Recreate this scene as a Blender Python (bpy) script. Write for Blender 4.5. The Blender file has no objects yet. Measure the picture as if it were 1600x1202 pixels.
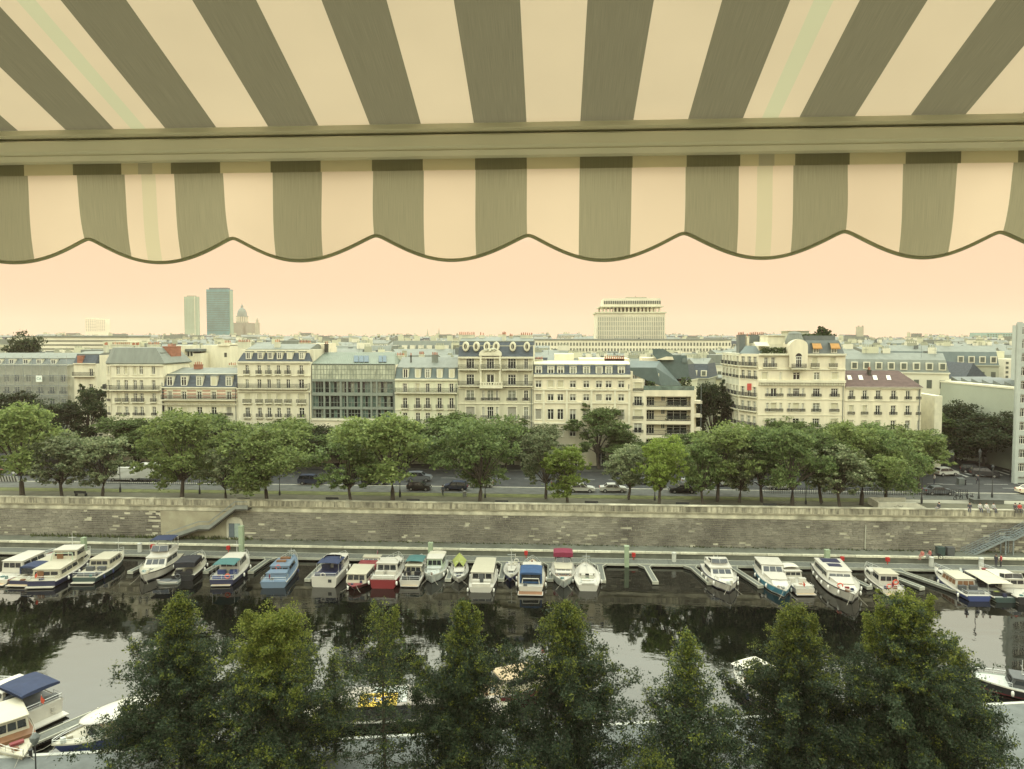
import bpy, bmesh, math, random
import numpy as np
from mathutils import Vector, Matrix
R_ = math.radians
random.seed(7)
HAZE = 1
sc = bpy.context.scene
C = sc.collection

# ---------------------------------------------------------------- camera
F = 1100.0                       # focal length in pixels of the 1600 px wide photograph
HOR = 525.0
PITCH = R_(2.5)
YAW = R_(3.3)
EYE = Vector((0, 0, 32.0))
PPY = HOR + F * math.tan(PITCH)
ROT = (Matrix.Rotation(YAW, 3, 'Z') @ Matrix.Rotation(math.pi / 2 - PITCH, 3, 'X'))
cd = bpy.data.cameras.new('camera')
cam = bpy.data.objects.new('camera', cd)
C.objects.link(cam)
cam.location = EYE
cam.rotation_euler = (math.pi / 2 - PITCH, 0, YAW)
cd.sensor_width = 36
cd.lens = 36 * F / 1600
cd.shift_y = (PPY - 601) / 1600
cd.clip_start = 0.05
cd.clip_end = 12000
sc.camera = cam

def ray(px, py):
    return ROT @ Vector(((px - 800) / F, -(py - PPY) / F, -1))
def at(px, py, Y=None, Z=None):
    d = ray(px, py)
    t = (Y - EYE.y) / d.y if Y is not None else (Z - EYE.z) / d.z
    return EYE + d * t

# ---------------------------------------------------------------- world, sun, exposure
SUN_EL, SUN_AZ = R_(52), R_(-18)          # azimuth from +Y towards +X
w = bpy.data.worlds.new('World')
sc.world = w
w.use_nodes = True
nt = w.node_tree
nt.nodes.clear()
N = nt.nodes.new
out = N('ShaderNodeOutputWorld')
bg_sky = N('ShaderNodeBackground'); bg_cloud = N('ShaderNodeBackground'); addw = N('ShaderNodeAddShader')
sky = N('ShaderNodeTexSky')
sky.sky_type = 'NISHITA'
sky.sun_disc = False
sky.sun_elevation = SUN_EL
sky.sun_rotation = SUN_AZ
sky.dust_density = 6
bg_sky.inputs['Strength'].default_value = 0.05
tint = N('ShaderNodeMix'); tint.data_type = 'RGBA'; tint.blend_type = 'MULTIPLY'
tint.inputs['Factor'].default_value = 1
tint.inputs[7].default_value = (0.12, 0.07, 0.02, 1)     # the thick warm overcast lets little of the blue through
nt.links.new(sky.outputs[0], tint.inputs[6])
nt.links.new(tint.outputs[2], bg_sky.inputs['Color'])
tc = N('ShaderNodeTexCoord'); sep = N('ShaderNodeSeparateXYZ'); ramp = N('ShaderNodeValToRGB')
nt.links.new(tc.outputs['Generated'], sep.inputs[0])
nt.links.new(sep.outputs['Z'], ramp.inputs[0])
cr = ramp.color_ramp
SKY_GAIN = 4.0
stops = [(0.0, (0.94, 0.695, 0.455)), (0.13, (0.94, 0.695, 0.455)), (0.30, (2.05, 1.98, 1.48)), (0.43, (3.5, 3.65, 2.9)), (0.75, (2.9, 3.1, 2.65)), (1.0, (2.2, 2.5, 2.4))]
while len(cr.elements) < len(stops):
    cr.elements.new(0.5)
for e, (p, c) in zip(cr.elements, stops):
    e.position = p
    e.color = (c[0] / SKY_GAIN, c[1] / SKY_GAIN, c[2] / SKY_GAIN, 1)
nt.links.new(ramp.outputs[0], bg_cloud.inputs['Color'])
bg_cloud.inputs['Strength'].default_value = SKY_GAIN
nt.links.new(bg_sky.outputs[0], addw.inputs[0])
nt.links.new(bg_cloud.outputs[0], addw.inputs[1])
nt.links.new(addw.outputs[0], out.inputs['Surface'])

sd = bpy.data.lights.new('sun', 'SUN')
sd.energy = 0.55
sd.angle = R_(14)
sd.color = (1.0, 0.97, 0.84)
sun = bpy.data.objects.new('sun', sd)
C.objects.link(sun)
sdir = Vector((math.sin(SUN_AZ) * math.cos(SUN_EL), math.cos(SUN_AZ) * math.cos(SUN_EL), math.sin(SUN_EL)))
sun.rotation_euler = sdir.to_track_quat('Z', 'Y').to_euler()
sun.location = (0, 0, 200)

sc.view_settings.view_transform = 'Standard'
sc.view_settings.look = 'None'
sc.view_settings.exposure = 0
sc.view_settings.gamma = 1
sc.view_settings.use_curve_mapping = False
sc.render.engine = 'CYCLES'
sc.cycles.max_bounces = 8
sc.cycles.transparent_max_bounces = 8
sc.cycles.volume_bounces = 1

# ---------------------------------------------------------------- materials
MATS = {}
def mat(name, col, rough=0.75, var=0.18, scale=1.5, metal=0.0, bump=0.0, spec=0.3, stretch=(1, 1, 1), col2=None, detail=4, trans=0.0, rnd=0.0, coords='Object', ior=None):
    """Principled material; base colour from noise between two tones, optional random tone per piece."""
    if name in MATS: return MATS[name]
    m = bpy.data.materials.new(name); MATS[name] = m
    m.use_nodes = True
    t = m.node_tree; n = t.nodes; l = t.links
    b = n['Principled BSDF']
    b.inputs['Roughness'].default_value = rough
    b.inputs['Metallic'].default_value = metal
    b.inputs['Specular IOR Level'].default_value = spec
    if ior: b.inputs['IOR'].default_value = ior
    co = n.new('ShaderNodeTexCoord'); mp = n.new('ShaderNodeMapping')
    mp.inputs['Scale'].default_value = stretch
    if coords == 'World':
        g = n.new('ShaderNodeNewGeometry'); l.new(g.outputs['Position'], mp.inputs[0])
    else:
        l.new(co.outputs[coords], mp.inputs[0])
    no = n.new('ShaderNodeTexNoise'); no.inputs['Scale'].default_value = scale; no.inputs['Detail'].default_value = detail
    no.inputs['Roughness'].default_value = 0.62
    l.new(mp.outputs[0], no.inputs['Vector'])
    r = n.new('ShaderNodeValToRGB')
    r.color_ramp.elements[0].position = 0.33; r.color_ramp.elements[1].position = 0.67
    a = col2 or tuple(c * (1 - var) for c in col)
    z = col if col2 else tuple(min(1, c * (1 + var)) for c in col)
    r.color_ramp.elements[0].color = (*a, 1); r.color_ramp.elements[1].color = (*z, 1)
    l.new(no.outputs['Fac'], r.inputs[0])
    src = r.outputs[0]
    if rnd:
        oi = n.new('ShaderNodeObjectInfo'); ge = n.new('ShaderNodeNewGeometry')
        ad = n.new('ShaderNodeMath'); ad.operation = 'ADD'
        l.new(oi.outputs['Random'], ad.inputs[0]); l.new(ge.outputs['Random Per Island'], ad.inputs[1])
        fr = n.new('ShaderNodeMath'); fr.operation = 'FRACT'; l.new(ad.outputs[0], fr.inputs[0])
        mr = n.new('ShaderNodeMapRange'); mr.inputs['To Min'].default_value = 1 - rnd; mr.inputs['To Max'].default_value = 1 + rnd
        l.new(fr.outputs[0], mr.inputs[0])
        mx = n.new('ShaderNodeMix'); mx.data_type = 'RGBA'; mx.blend_type = 'MULTIPLY'; mx.inputs['Factor'].default_value = 1
        l.new(src, mx.inputs[6]); l.new(mr.outputs[0], mx.inputs[7])
        src = mx.outputs[2]
    l.new(src, b.inputs['Base Color'])
    if bump:
        bp = n.new('ShaderNodeBump'); bp.inputs['Strength'].default_value = bump; bp.inputs['Distance'].default_value = 0.05
        no2 = n.new('ShaderNodeTexNoise'); no2.inputs['Scale'].default_value = scale * 4; no2.inputs['Detail'].default_value = 5
        l.new(mp.outputs[0], no2.inputs['Vector']); l.new(no2.outputs['Fac'], bp.inputs['Height'])
        l.new(bp.outputs[0], b.inputs['Normal'])
    if trans:
        tr = n.new('ShaderNodeBsdfTranslucent'); ms = n.new('ShaderNodeMixShader'); ms.inputs[0].default_value = trans
        l.new(src, tr.inputs[0]); l.new(b.outputs[0], ms.inputs[1]); l.new(tr.outputs[0], ms.inputs[2])
        l.new(ms.outputs[0], n['Material Output'].inputs['Surface'])
    return m

# ---------------------------------------------------------------- mesh helpers
class MB:
    def __init__(s):
        s.v = []; s.f = []; s.m = []
    def add(s, vs, fs, mi=0):
        o = len(s.v)
        s.v += [tuple(v) for v in vs]
        for f in fs:
            s.f.append(tuple(i + o for i in f)); s.m.append(mi)
        return s
    def box(s, x0, x1, y0, y1, z0, z1, mi=0, top=None):
        """axis box; top = (dx, dy) shrinks the upper face on each side"""
        tx, ty = top or (0, 0)
        vs = [(x0, y0, z0), (x1, y0, z0), (x1, y1, z0), (x0, y1, z0), (x0 + tx, y0 + ty, z1), (x1 - tx, y0 + ty, z1), (x1 - tx, y1 - ty, z1), (x0 + tx, y1 - ty, z1)]
        return s.hexa(vs, mi)
    def hexa(s, vs, mi=0):
        return s.add(vs, [(3, 2, 1, 0), (4, 5, 6, 7), (0, 1, 5, 4), (1, 2, 6, 5), (2, 3, 7, 6), (3, 0, 4, 7)], mi)
    def prism(s, poly, h0, h1, axis='z', mi=0):
        """polygon (2-D list) extruded along an axis"""
        n = len(poly)
        def p(a, h):
            return {'z': (a[0], a[1], h), 'x': (h, a[0], a[1]), 'y': (a[0], h, a[1])}[axis]
        vs = [p(a, h0) for a in poly] + [p(a, h1) for a in poly]
        fs = [tuple(range(n - 1, -1, -1)), tuple(range(n, 2 * n))] + [(i, (i + 1) % n, n + (i + 1) % n, n + i) for i in range(n)]
        return s.add(vs, fs, mi)
    def tube(s, pts, r, n=6, mi=0, cap=True):
        pts = [Vector(p) for p in pts]
        rs = r if isinstance(r, (list, tuple)) else [r] * len(pts)
        rings = []
        for i, p in enumerate(pts):
            d = (pts[min(i + 1, len(pts) - 1)] - pts[max(i - 1, 0)])
            d = d.normalized() if d.length > 1e-9 else Vector((0, 0, 1))
            a = d.cross(Vector((0, 0, 1)))
            if a.length < 1e-3: a = d.cross(Vector((1, 0, 0)))
            a.normalize(); b = d.cross(a)
            rings.append([p + (a * math.cos(2 * math.pi * k / n) + b * math.sin(2 * math.pi * k / n)) * rs[i] for k in range(n)])
        return s.loft(rings, mi, cap)
    def loft(s, rings, mi=0, cap=True, closed=True):
        n = len(rings[0]); vs = [v for r in rings for v in r]; fs = []
        for i in range(len(rings) - 1):
            for k in range(n if closed else n - 1):
                a = i * n + k; b = i * n + (k + 1) % n
                fs.append((a, b, b + n, a + n))
        if cap:
            fs.append(tuple(range(n - 1, -1, -1))); o = (len(rings) - 1) * n
            fs.append(tuple(range(o, o + n)))
        return s.add(vs, fs, mi)
    def lathe(s, prof, n=10, c=(0, 0, 0), mi=0, axis='z'):
        """profile [(r, z)]"""
        rings = []
        for r, z in prof:
            ring = []
            for k in range(n):
                a = 2 * math.pi * k / n
                q = (r * math.cos(a), r * math.sin(a), z)
                if axis == 'x': q = (q[2], q[0], q[1])
                if axis == 'y': q = (q[0], q[2], q[1])
                ring.append((c[0] + q[0], c[1] + q[1], c[2] + q[2]))
            rings.append(ring)
        return s.loft(rings, mi, True)
    def mesh(s, name, mats, smooth=False):
        me = bpy.data.meshes.new(name)
        me.from_pydata(s.v, [], s.f)
        for m in (mats if isinstance(mats, (list, tuple)) else [mats]):
            me.materials.append(m)
        if any(s.m): me.polygons.foreach_set('material_index', s.m)
        if smooth: me.polygons.foreach_set('use_smooth', [True] * len(me.polygons))
        me.update()
        return me

def recalc(me):
    bm = bmesh.new(); bm.from_mesh(me); bmesh.ops.recalc_face_normals(bm, faces=bm.faces[:]); bm.to_mesh(me); bm.free()
    return me

def obj(name, me, parent=None, loc=(0, 0, 0), rotz=0.0, scale=None, rot=None):
    o = bpy.data.objects.new(name, me)
    C.objects.link(o)
    o.location = loc
    if rot is not None: o.rotation_euler = rot
    elif rotz: o.rotation_euler = (0, 0, rotz)
    if scale is not None: o.scale = scale if isinstance(scale, (tuple, list)) else (scale,) * 3
    if parent is not None: o.parent = parent
    return o
def tag(o, label, cat, group=None):
    o['label'] = label; o['category'] = cat
    if group: o['group'] = group
    return o
def thing(name, label, cat, loc=(0, 0, 0), rotz=0.0, group=None, scale=None):
    return tag(obj(name, None, None, loc, rotz, scale), label, cat, group)
def struct(name, me, loc=(0, 0, 0)):
    o = obj(name, me, None, loc); o['kind'] = 'structure'; return o
def kids(o): return list(o.children)
def dup(root, loc, rotz=None, label=None, scale=None, group=None):
    r = root.copy(); C.objects.link(r); r.location = loc
    if rotz is not None: r.rotation_euler = (0, 0, rotz)
    if scale is not None: r.scale = scale if isinstance(scale, (tuple, list)) else (scale,) * 3
    if label: r['label'] = label
    if group: r['group'] = group
    for ch in kids(root):
        c = ch.copy(); C.objects.link(c); c.parent = r
        for g in kids(ch):
            d = g.copy(); C.objects.link(d); d.parent = c
    return r
# ---------------------------------------------------------------- ground, water, quays
ZS = 6.4                                   # street level on the far bank
YW = 102.7                                 # face of the far quay wall
M_asph = mat('asphalt', (0.040, 0.042, 0.040), 0.85, 0.25, 0.6, bump=0.2)
M_pave = mat('stone paving', (0.085, 0.088, 0.075), 0.85, 0.25, 0.8, bump=0.2)
M_quay = mat('quay paving', (0.125, 0.13, 0.10), 0.85, 0.25, 0.5, bump=0.25)
M_nearquay = mat('pale quay paving', (0.120, 0.130, 0.122), 0.85, 0.15, 0.9, bump=0.25)
M_lawn = mat('lawn', (0.095, 0.105, 0.032), 0.9, 0.35, 0.7, bump=0.3)
M_grav = mat('gravel path', (0.095, 0.092, 0.06), 0.95, 0.2, 0.5, bump=0.2)
M_line = mat('road paint', (0.34, 0.34, 0.30), 0.7, 0.12, 3)
M_city = mat('city ground', (0.26, 0.25, 0.19), 0.9, 0.4, 0.05)
M_conc = mat('pale concrete', (0.48, 0.46, 0.36), 0.8, 0.16, 1.2, bump=0.15)
M_dark = mat('dark stone', (0.06, 0.058, 0.045), 0.85, 0.3, 1)

def sheet(name, x0, x1, y0, y1, z, m, nx=1, kind='structure'):
    b = MB()
    b.add([(x0, y0, z), (x1, y0, z), (x1, y1, z), (x0, y1, z)], [(0, 1, 2, 3)])
    o = obj(name, b.mesh(name, m)); o['kind'] = kind
    return o

# water
m = bpy.data.materials.new('canal water'); m.use_nodes = True
t = m.node_tree; n = t.nodes; l = t.links; b = n['Principled BSDF']
b.inputs['Base Color'].default_value = (0.002, 0.003, 0.0022, 1)
b.inputs['Roughness'].default_value = 0.02
b.inputs['IOR'].default_value = 1.6
b.inputs['Specular IOR Level'].default_value = 0.5
g = n.new('ShaderNodeNewGeometry'); mp = n.new('ShaderNodeMapping'); mp.inputs['Scale'].default_value = (0.55, 1.0, 1)
l.new(g.outputs['Position'], mp.inputs[0])
n1 = n.new('ShaderNodeTexNoise'); n1.inputs['Scale'].default_value = 1.1; n1.inputs['Detail'].default_value = 3
n2 = n.new('ShaderNodeTexNoise'); n2.inputs['Scale'].default_value = 0.12; n2.inputs['Detail'].default_value = 2
l.new(mp.outputs[0], n1.inputs['Vector']); l.new(mp.outputs[0], n2.inputs['Vector'])
rr = n.new('ShaderNodeMapRange'); rr.inputs['From Min'].default_value = 0.42; rr.inputs['From Max'].default_value = 0.62
rr.inputs['To Min'].default_value = 0.15; rr.inputs['To Max'].default_value = 1.0
l.new(n2.outputs['Fac'], rr.inputs[0])
mu = n.new('ShaderNodeMath'); mu.operation = 'MULTIPLY'
l.new(n1.outputs['Fac'], mu.inputs[0]); l.new(rr.outputs[0], mu.inputs[1])
bp = n.new('ShaderNodeBump'); bp.inputs['Strength'].default_value = 0.36; bp.inputs['Distance'].default_value = 0.045
l.new(mu.outputs[0], bp.inputs['Height']); l.new(bp.outputs[0], b.inputs['Normal'])
M_water = m
sheet('water', -700, 700, 10, 100.2, 0.0, M_water)

# far bank ground, one sheet to the horizon, then the layers on it
sheet('ground', -2900, 2900, 103.0, 3300, ZS - 0.02, M_city)
sheet('gravel_path', -260, 260, 103.2, 110.4, ZS, M_grav)
sheet('lawn', -260, at(1385, 785, Z=ZS).x, 110.4, 112.8, ZS + 0.03, M_lawn)
bm_ = MB(); bm_.box(-260, 260, 112.8, 117.6, ZS - 0.3, ZS + 0.05); struct('promenade_pavement', bm_.mesh('promenade_pavement', M_pave))
bm_ = MB(); bm_.box(-260, 260, 117.6, 117.85, ZS - 0.3, ZS + 0.08); struct('kerb', bm_.mesh('kerb', M_conc))
sheet('road', -260, 260, 117.85, 132.6, ZS - 0.01, M_asph)
bm_ = MB(); bm_.box(-260, at(1450, 735, Z=ZS).x, 132.6, 139, ZS - 0.3, ZS + 0.12); struct('far_pavement', bm_.mesh('far_pavement', M_pave))
# side street at the right and its pavement island
xs0, xs1 = at(1462, 735, Z=ZS).x, at(1592, 735, Z=ZS).x
sheet('side_road', xs0, xs1 + 60, 132.6, 240, ZS - 0.005, M_asph)
sheet('side_road', -260, at(150, 735, Z=ZS).x - 1, 139, 260, ZS - 0.005, M_asph)
# road markings: lane dashes and the two crossings
bm_ = MB()
for k in range(-45, 60):
    bm_.add([(k * 5.0, 125.1, ZS), (k * 5.0 + 2.6, 125.1, ZS), (k * 5.0 + 2.6, 125.28, ZS), (k * 5.0, 125.28, ZS)], [(0, 1, 2, 3)])
o = obj('lane_marking', bm_.mesh('lane_marking', M_line)); o['kind'] = 'structure'
for k in range(7):
    q = at(1497 + k * 13, 741 - k * 0.6, Z=ZS)
    bm_ = MB(); bm_.add([(q.x, q.y - 2.6, ZS), (q.x + 0.55, q.y - 2.6, ZS), (q.x + 0.55, q.y + 2.0, ZS), (q.x, q.y + 2.0, ZS)], [(0, 1, 2, 3)])
    o = obj('crossing_stripe', bm_.mesh('crossing_stripe', M_line)); o['kind'] = 'structure'
for px, py, wd in ((1480, 757, 26), (1556, 757, 40), (1578, 763, 24)):
    q = at(px, py, Z=ZS)
    bm_ = MB(); bm_.add([(q.x - wd * .05, q.y - .12, ZS), (q.x + wd * .05, q.y - .12, ZS), (q.x + wd * .05, q.y + .12, ZS), (q.x - wd * .05, q.y + .12, ZS)], [(0, 1, 2, 3)])
    o = obj('stop_line', bm_.mesh('stop_line', M_line)); o['kind'] = 'structure'

# lower quay on the far side
bm_ = MB(); bm_.box(-260, 260, 99.75, YW + 0.5, -0.6, 1.3); struct('lower_quay', bm_.mesh('lower_quay', M_quay))
ql = thing('quay_edging', 'pale stone edging running along the lower quay above the pontoons', 'edging', (0, 99.6, 1.34))
eb = MB(); eb.box(-1.19, 1.19, -0.05, 0.4, -0.22, 0.03)
eme = eb.mesh('edging_stone', mat('edging stone', (0.50, 0.48, 0.36), 0.85, 0.2, 2, rnd=0.2))
for k in range(-38, 39):
    obj('edging_stone', eme, ql, (k * 2.42, random.uniform(-.02, .02), 0))

# ---------------------------------------------------------------- far quay wall
M_mortar = mat('pale mortar', (0.42, 0.40, 0.30), 0.9, 0.3, 0.25, coords='World')
M_stone = mat('weathered wall stone', (0.25, 0.235, 0.185), 0.9, 0.2, 0.16, coords='World', col2=(0.105, 0.097, 0.08), rnd=0.22, bump=0.25, detail=7)
M_coping = mat('coping stone', (0.36, 0.34, 0.25), 0.85, 0.45, 0.5, rnd=0.22, coords='World', bump=0.2, detail=8)
M_copdark = mat('stained parapet', (0.45, 0.42, 0.30), 0.88, 0.3, 0.9, rnd=0.25, coords='World', col2=(0.12, 0.11, 0.08), stretch=(2.5, 1, 0.5), bump=0.2, detail=8)
wl = thing('quay_wall', 'long weathered stone quay wall below the tree lined promenade', 'wall', (0, YW, 1.3))
core = MB(); core.box(-170, 170, 0.06, 0.6, -0.2, 4.95); obj('mortar_core', core.mesh('mortar_core', M_mortar), wl)
band = MB(); band.box(-170, 170, -0.10, 0.62, 4.25, 4.9); obj('plain_band', band.mesh('plain_band', M_coping), wl)
led = MB(); led.box(-170, 170, -0.24, 0.62, 4.9, 5.08); obj('ledge', led.mesh('ledge', mat('ledge stone', (0.24, 0.22, 0.15), 0.9, 0.3, 0.8, coords='World')), wl)
x = -120.0
while x < 120:
    L = random.uniform(2.0, 5.2)
    pb = MB(); pb.box(0.015, L - 0.015, -0.03 + random.uniform(-.015, .015), 0.45, 5.08, 5.9); pb.box(0.0, L, -0.10, 0.5, 5.9, 6.06, 1)
    obj('parapet_block', pb.mesh('parapet_block', [M_copdark, M_coping]), wl, (x, 0, 0))
    if random.random() < .12:
        pp = MB(); pp.box(-0.35, 0.35, -0.16, 0.5, 5.08, 6.12); obj('pilaster', pp.mesh('pilaster', M_coping), wl, (x, 0, 0))
    x += L
# stones course by course: the nearest 300 are objects, the others one mesh
sx0, sx1 = at(250, 830, Y=YW).x, at(357, 830, Y=YW).x
stones = []
zc = 0.0
while zc < 4.2:
    h = random.choice((0.25, 0.28, 0.31))
    if zc + h > 4.24: h = 4.24 - zc
    if h < 0.15: break
    x = -92 + random.uniform(-1, 0)
    while x < 88:
        L = random.uniform(0.5, 1.15)
        skip = random.random() < (0.02 + 0.10 * max(0, math.sin(x * 0.11 + 1)) ** 3)
        if sx0 - 3 < x < sx1 and random.random() < 0.3: skip = True     # the rendered stretch by the stairs
        if not skip: stones.append((x, zc, L, h, random.uniform(0.0, 0.03)))
        x += L
    zc += h
stones.sort(key=lambda q: (q[0] - 3) ** 2 + (q[1] - 30) ** 2)
smesh = {}
for q in stones[:300]:
    key = (round(q[2], 1), q[3])
    if key not in smesh:
        k = MB(); k.box(-key[0] / 2 + .022, key[0] / 2 - .022, -0.04, 0.1, 0.035, key[1] - 0.035, top=(0.008, 0.0)); smesh[key] = k.mesh('stone', M_stone)
    obj('stone', smesh[key], wl, (q[0] + q[2] / 2, q[4], q[1]))
k = MB()
for (x, z, L, h, d) in stones[300:]:
    k.box(x + .022, x + L - .022, -0.04 + d, 0.1, z + 0.035, z + h - 0.035, top=(0.008, 0))
o = obj('stone', k.mesh('stone', M_stone), wl); o['kind'] = 'stuff'
# weeds at the wall foot
M_weed = mat('wall weeds', (0.07, 0.085, 0.03), 0.9, 0.4, 2, rnd=0.4)
k = MB()
for i in range(2600):
    x = random.uniform(-80, 80)
    dens = 1.0 if x < -45 else 0.25
    if random.random() > dens: continue
    y = YW - 0.05 - abs(random.gauss(0, .25)); z = 1.3; hh = random.uniform(.1, .75 if x < -45 else .3); a = random.uniform(0, 6.28); ww = random.uniform(.08, .22)
    ox, oy = math.cos(a) * ww, math.sin(a) * ww * .5
    k.add([(x - ox, y - oy, z), (x + ox, y + oy, z), (x + ox * .6 + random.uniform(-.15, .15), y - .1, z + hh)], [(0, 1, 2)])
o = obj('weeds', k.mesh('weeds', M_weed)); o['kind'] = 'stuff'; o['label'] = 'weeds growing along the foot of the stone quay wall'

# ---------------------------------------------------------------- near bank under the balcony
qa, qb = at(0, 1183, Z=0.6), at(1600, 1098, Z=0.6)
dq = (qb - qa).normalized()
A2, B2 = qa - dq * 120, qb + dq * 160
bm_ = MB(); bm_.prism([(A2.x, A2.y), (A2.x, 18), (B2.x, 18), (B2.x, B2.y)][::-1], -0.6, 0.6); struct('near_quay', bm_.mesh('near_quay', M_nearquay))
def near_dock(u, w=0.0, z=0.6):
    """point u metres along the near quay edge, w metres out over the water"""
    nrm = Vector((-dq.y, dq.x, 0))
    p = qa + dq * u + nrm * w
    return Vector((p.x, p.y, z))
ANG = math.atan2(dq.y, dq.x)
ed = thing('near_quay_edging', 'white painted stone edge of the near quay under the trees', 'edging', (qa.x, qa.y, 0.6), ANG)
eb = MB(); eb.box(-1.24, 1.24, -0.22, 0.12, -0.3, 0.06)
eme = eb.mesh('edging_stone', mat('white edging', (0.42, 0.42, 0.37), 0.7, 0.12, 2))
for k in range(-4, 52): obj('edging_stone', eme, ed, (k * 2.5, 0, 0))
bm_ = MB(); bm_.box(-200, 200, 17, 18.2, 0, ZS); struct('near_bank_wall', bm_.mesh('near_bank_wall', M_conc))
bm_ = MB(); bm_.box(-300, 300, -20, 17.5, ZS - 0.5, ZS - 0.01); struct('near_street', bm_.mesh('near_street', M_asph))
# the house the balcony belongs to
k = MB(); k.box(-45, 45, -14, 0, 0, 34); hb = struct('near_house_wall', k.mesh('near_house_wall', mat('own facade', (0.60, 0.58, 0.46), 0.8, 0.12, 0.5)), (0, -1.3, ZS))
k = MB(); k.box(-45, 45, -12, -1.5, 34, 37, top=(0, 3)); struct('near_house_roof', k.mesh('near_house_roof', mat('own zinc', (0.30, 0.34, 0.31), 0.5, 0.12, 0.8, stretch=(1, 1, .3))), (0, -1.3, ZS))
# ---------------------------------------------------------------- buildings along the far boulevard
M_cream = mat('cream limestone', (0.60, 0.565, 0.42), 0.85, 0.15, 0.5, stretch=(1.6, 1, .28), coords='World', detail=7)
M_cream2 = mat('warm render', (0.64, 0.585, 0.43), 0.85, 0.11, 0.4, stretch=(1.6, 1, .28), coords='World', detail=6)
M_cream3 = mat('grey limestone', (0.50, 0.495, 0.375), 0.85, 0.17, 0.5, stretch=(1.8, 1, .25), coords='World', detail=7)
M_trim = mat('stone trim', (0.62, 0.59, 0.44), 0.8, 0.10, 0.8, coords='World')
M_slate = mat('blue slate', (0.062, 0.074, 0.084), 0.7, 0.22, 1.2, stretch=(1, 1, 2.5), coords='World', detail=6)
M_zinc = mat('zinc roof', (0.165, 0.180, 0.150), 0.65, 0.12, 0.5, stretch=(2, 1, .3), coords='World', detail=5)
M_zincb = mat('blue grey zinc', (0.11, 0.138, 0.128), 0.65, 0.12, 0.5, stretch=(2, 1, .3), coords='World')
M_zincd = mat('dark zinc', (0.12, 0.135, 0.125), 0.5, 0.15, 0.5, coords='World')
M_tile = mat('brown roof tiles', (0.10, 0.066, 0.056), 0.85, 0.18, 0.9, stretch=(1, 1, 4), coords='World', bump=0.3)
M_brick = mat('red brick', (0.27, 0.12, 0.075), 0.85, 0.2, 0.8, stretch=(1, 1, 3), coords='World')
M_brickp = mat('pink brick band', (0.42, 0.25, 0.18), 0.85, 0.15, 0.8, coords='World')
M_wfr = mat('white window paint', (0.66, 0.65, 0.55), 0.6, 0.08, 3)
M_iron = mat('black ironwork', (0.035, 0.037, 0.035), 0.6, 0.2, 3)
M_glassd = mat('dark glass', (0.018, 0.021, 0.02), 0.08, 0.3, 0.7, spec=0.6)
M_glassc = mat('curtained glass', (0.21, 0.22, 0.17), 0.15, 0.45, 1.4, spec=0.6)
M_glassg = mat('green glass', (0.10, 0.145, 0.12), 0.08, 0.4, 0.8, spec=0.6)
M_blind = mat('cream blind', (0.55, 0.52, 0.36), 0.8, 0.06, 2)
M_blindg = mat('grey roller blind', (0.30, 0.29, 0.23), 0.8, 0.08, 2)
M_pot = mat('clay pots', (0.33, 0.15, 0.09), 0.85, 0.25, 3, rnd=0.3)
M_steel = mat('painted steel grille', (0.17, 0.185, 0.16), 0.6, 0.12, 1)
M_plant = mat('balcony plants', (0.045, 0.065, 0.022), 0.9, 0.4, 3, rnd=0.4)

def quick_leaves(k, x0, x1, y0, y1, z0, z1, n, s, mi=0):
    for i in range(n):
        c = Vector((random.uniform(x0, x1), random.uniform(y0, y1), random.uniform(z0, z1)))
        a = Vector((random.gauss(0, 1), random.gauss(0, 1), random.gauss(0, 1))).normalized() * s
        b2 = a.cross(Vector((random.gauss(0, 1), random.gauss(0, 1), random.gauss(0, 1)))).normalized() * s * .7
        k.add([c - a, c + b2, c + a, c - b2], [(0, 1, 2, 3)], mi)

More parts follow.
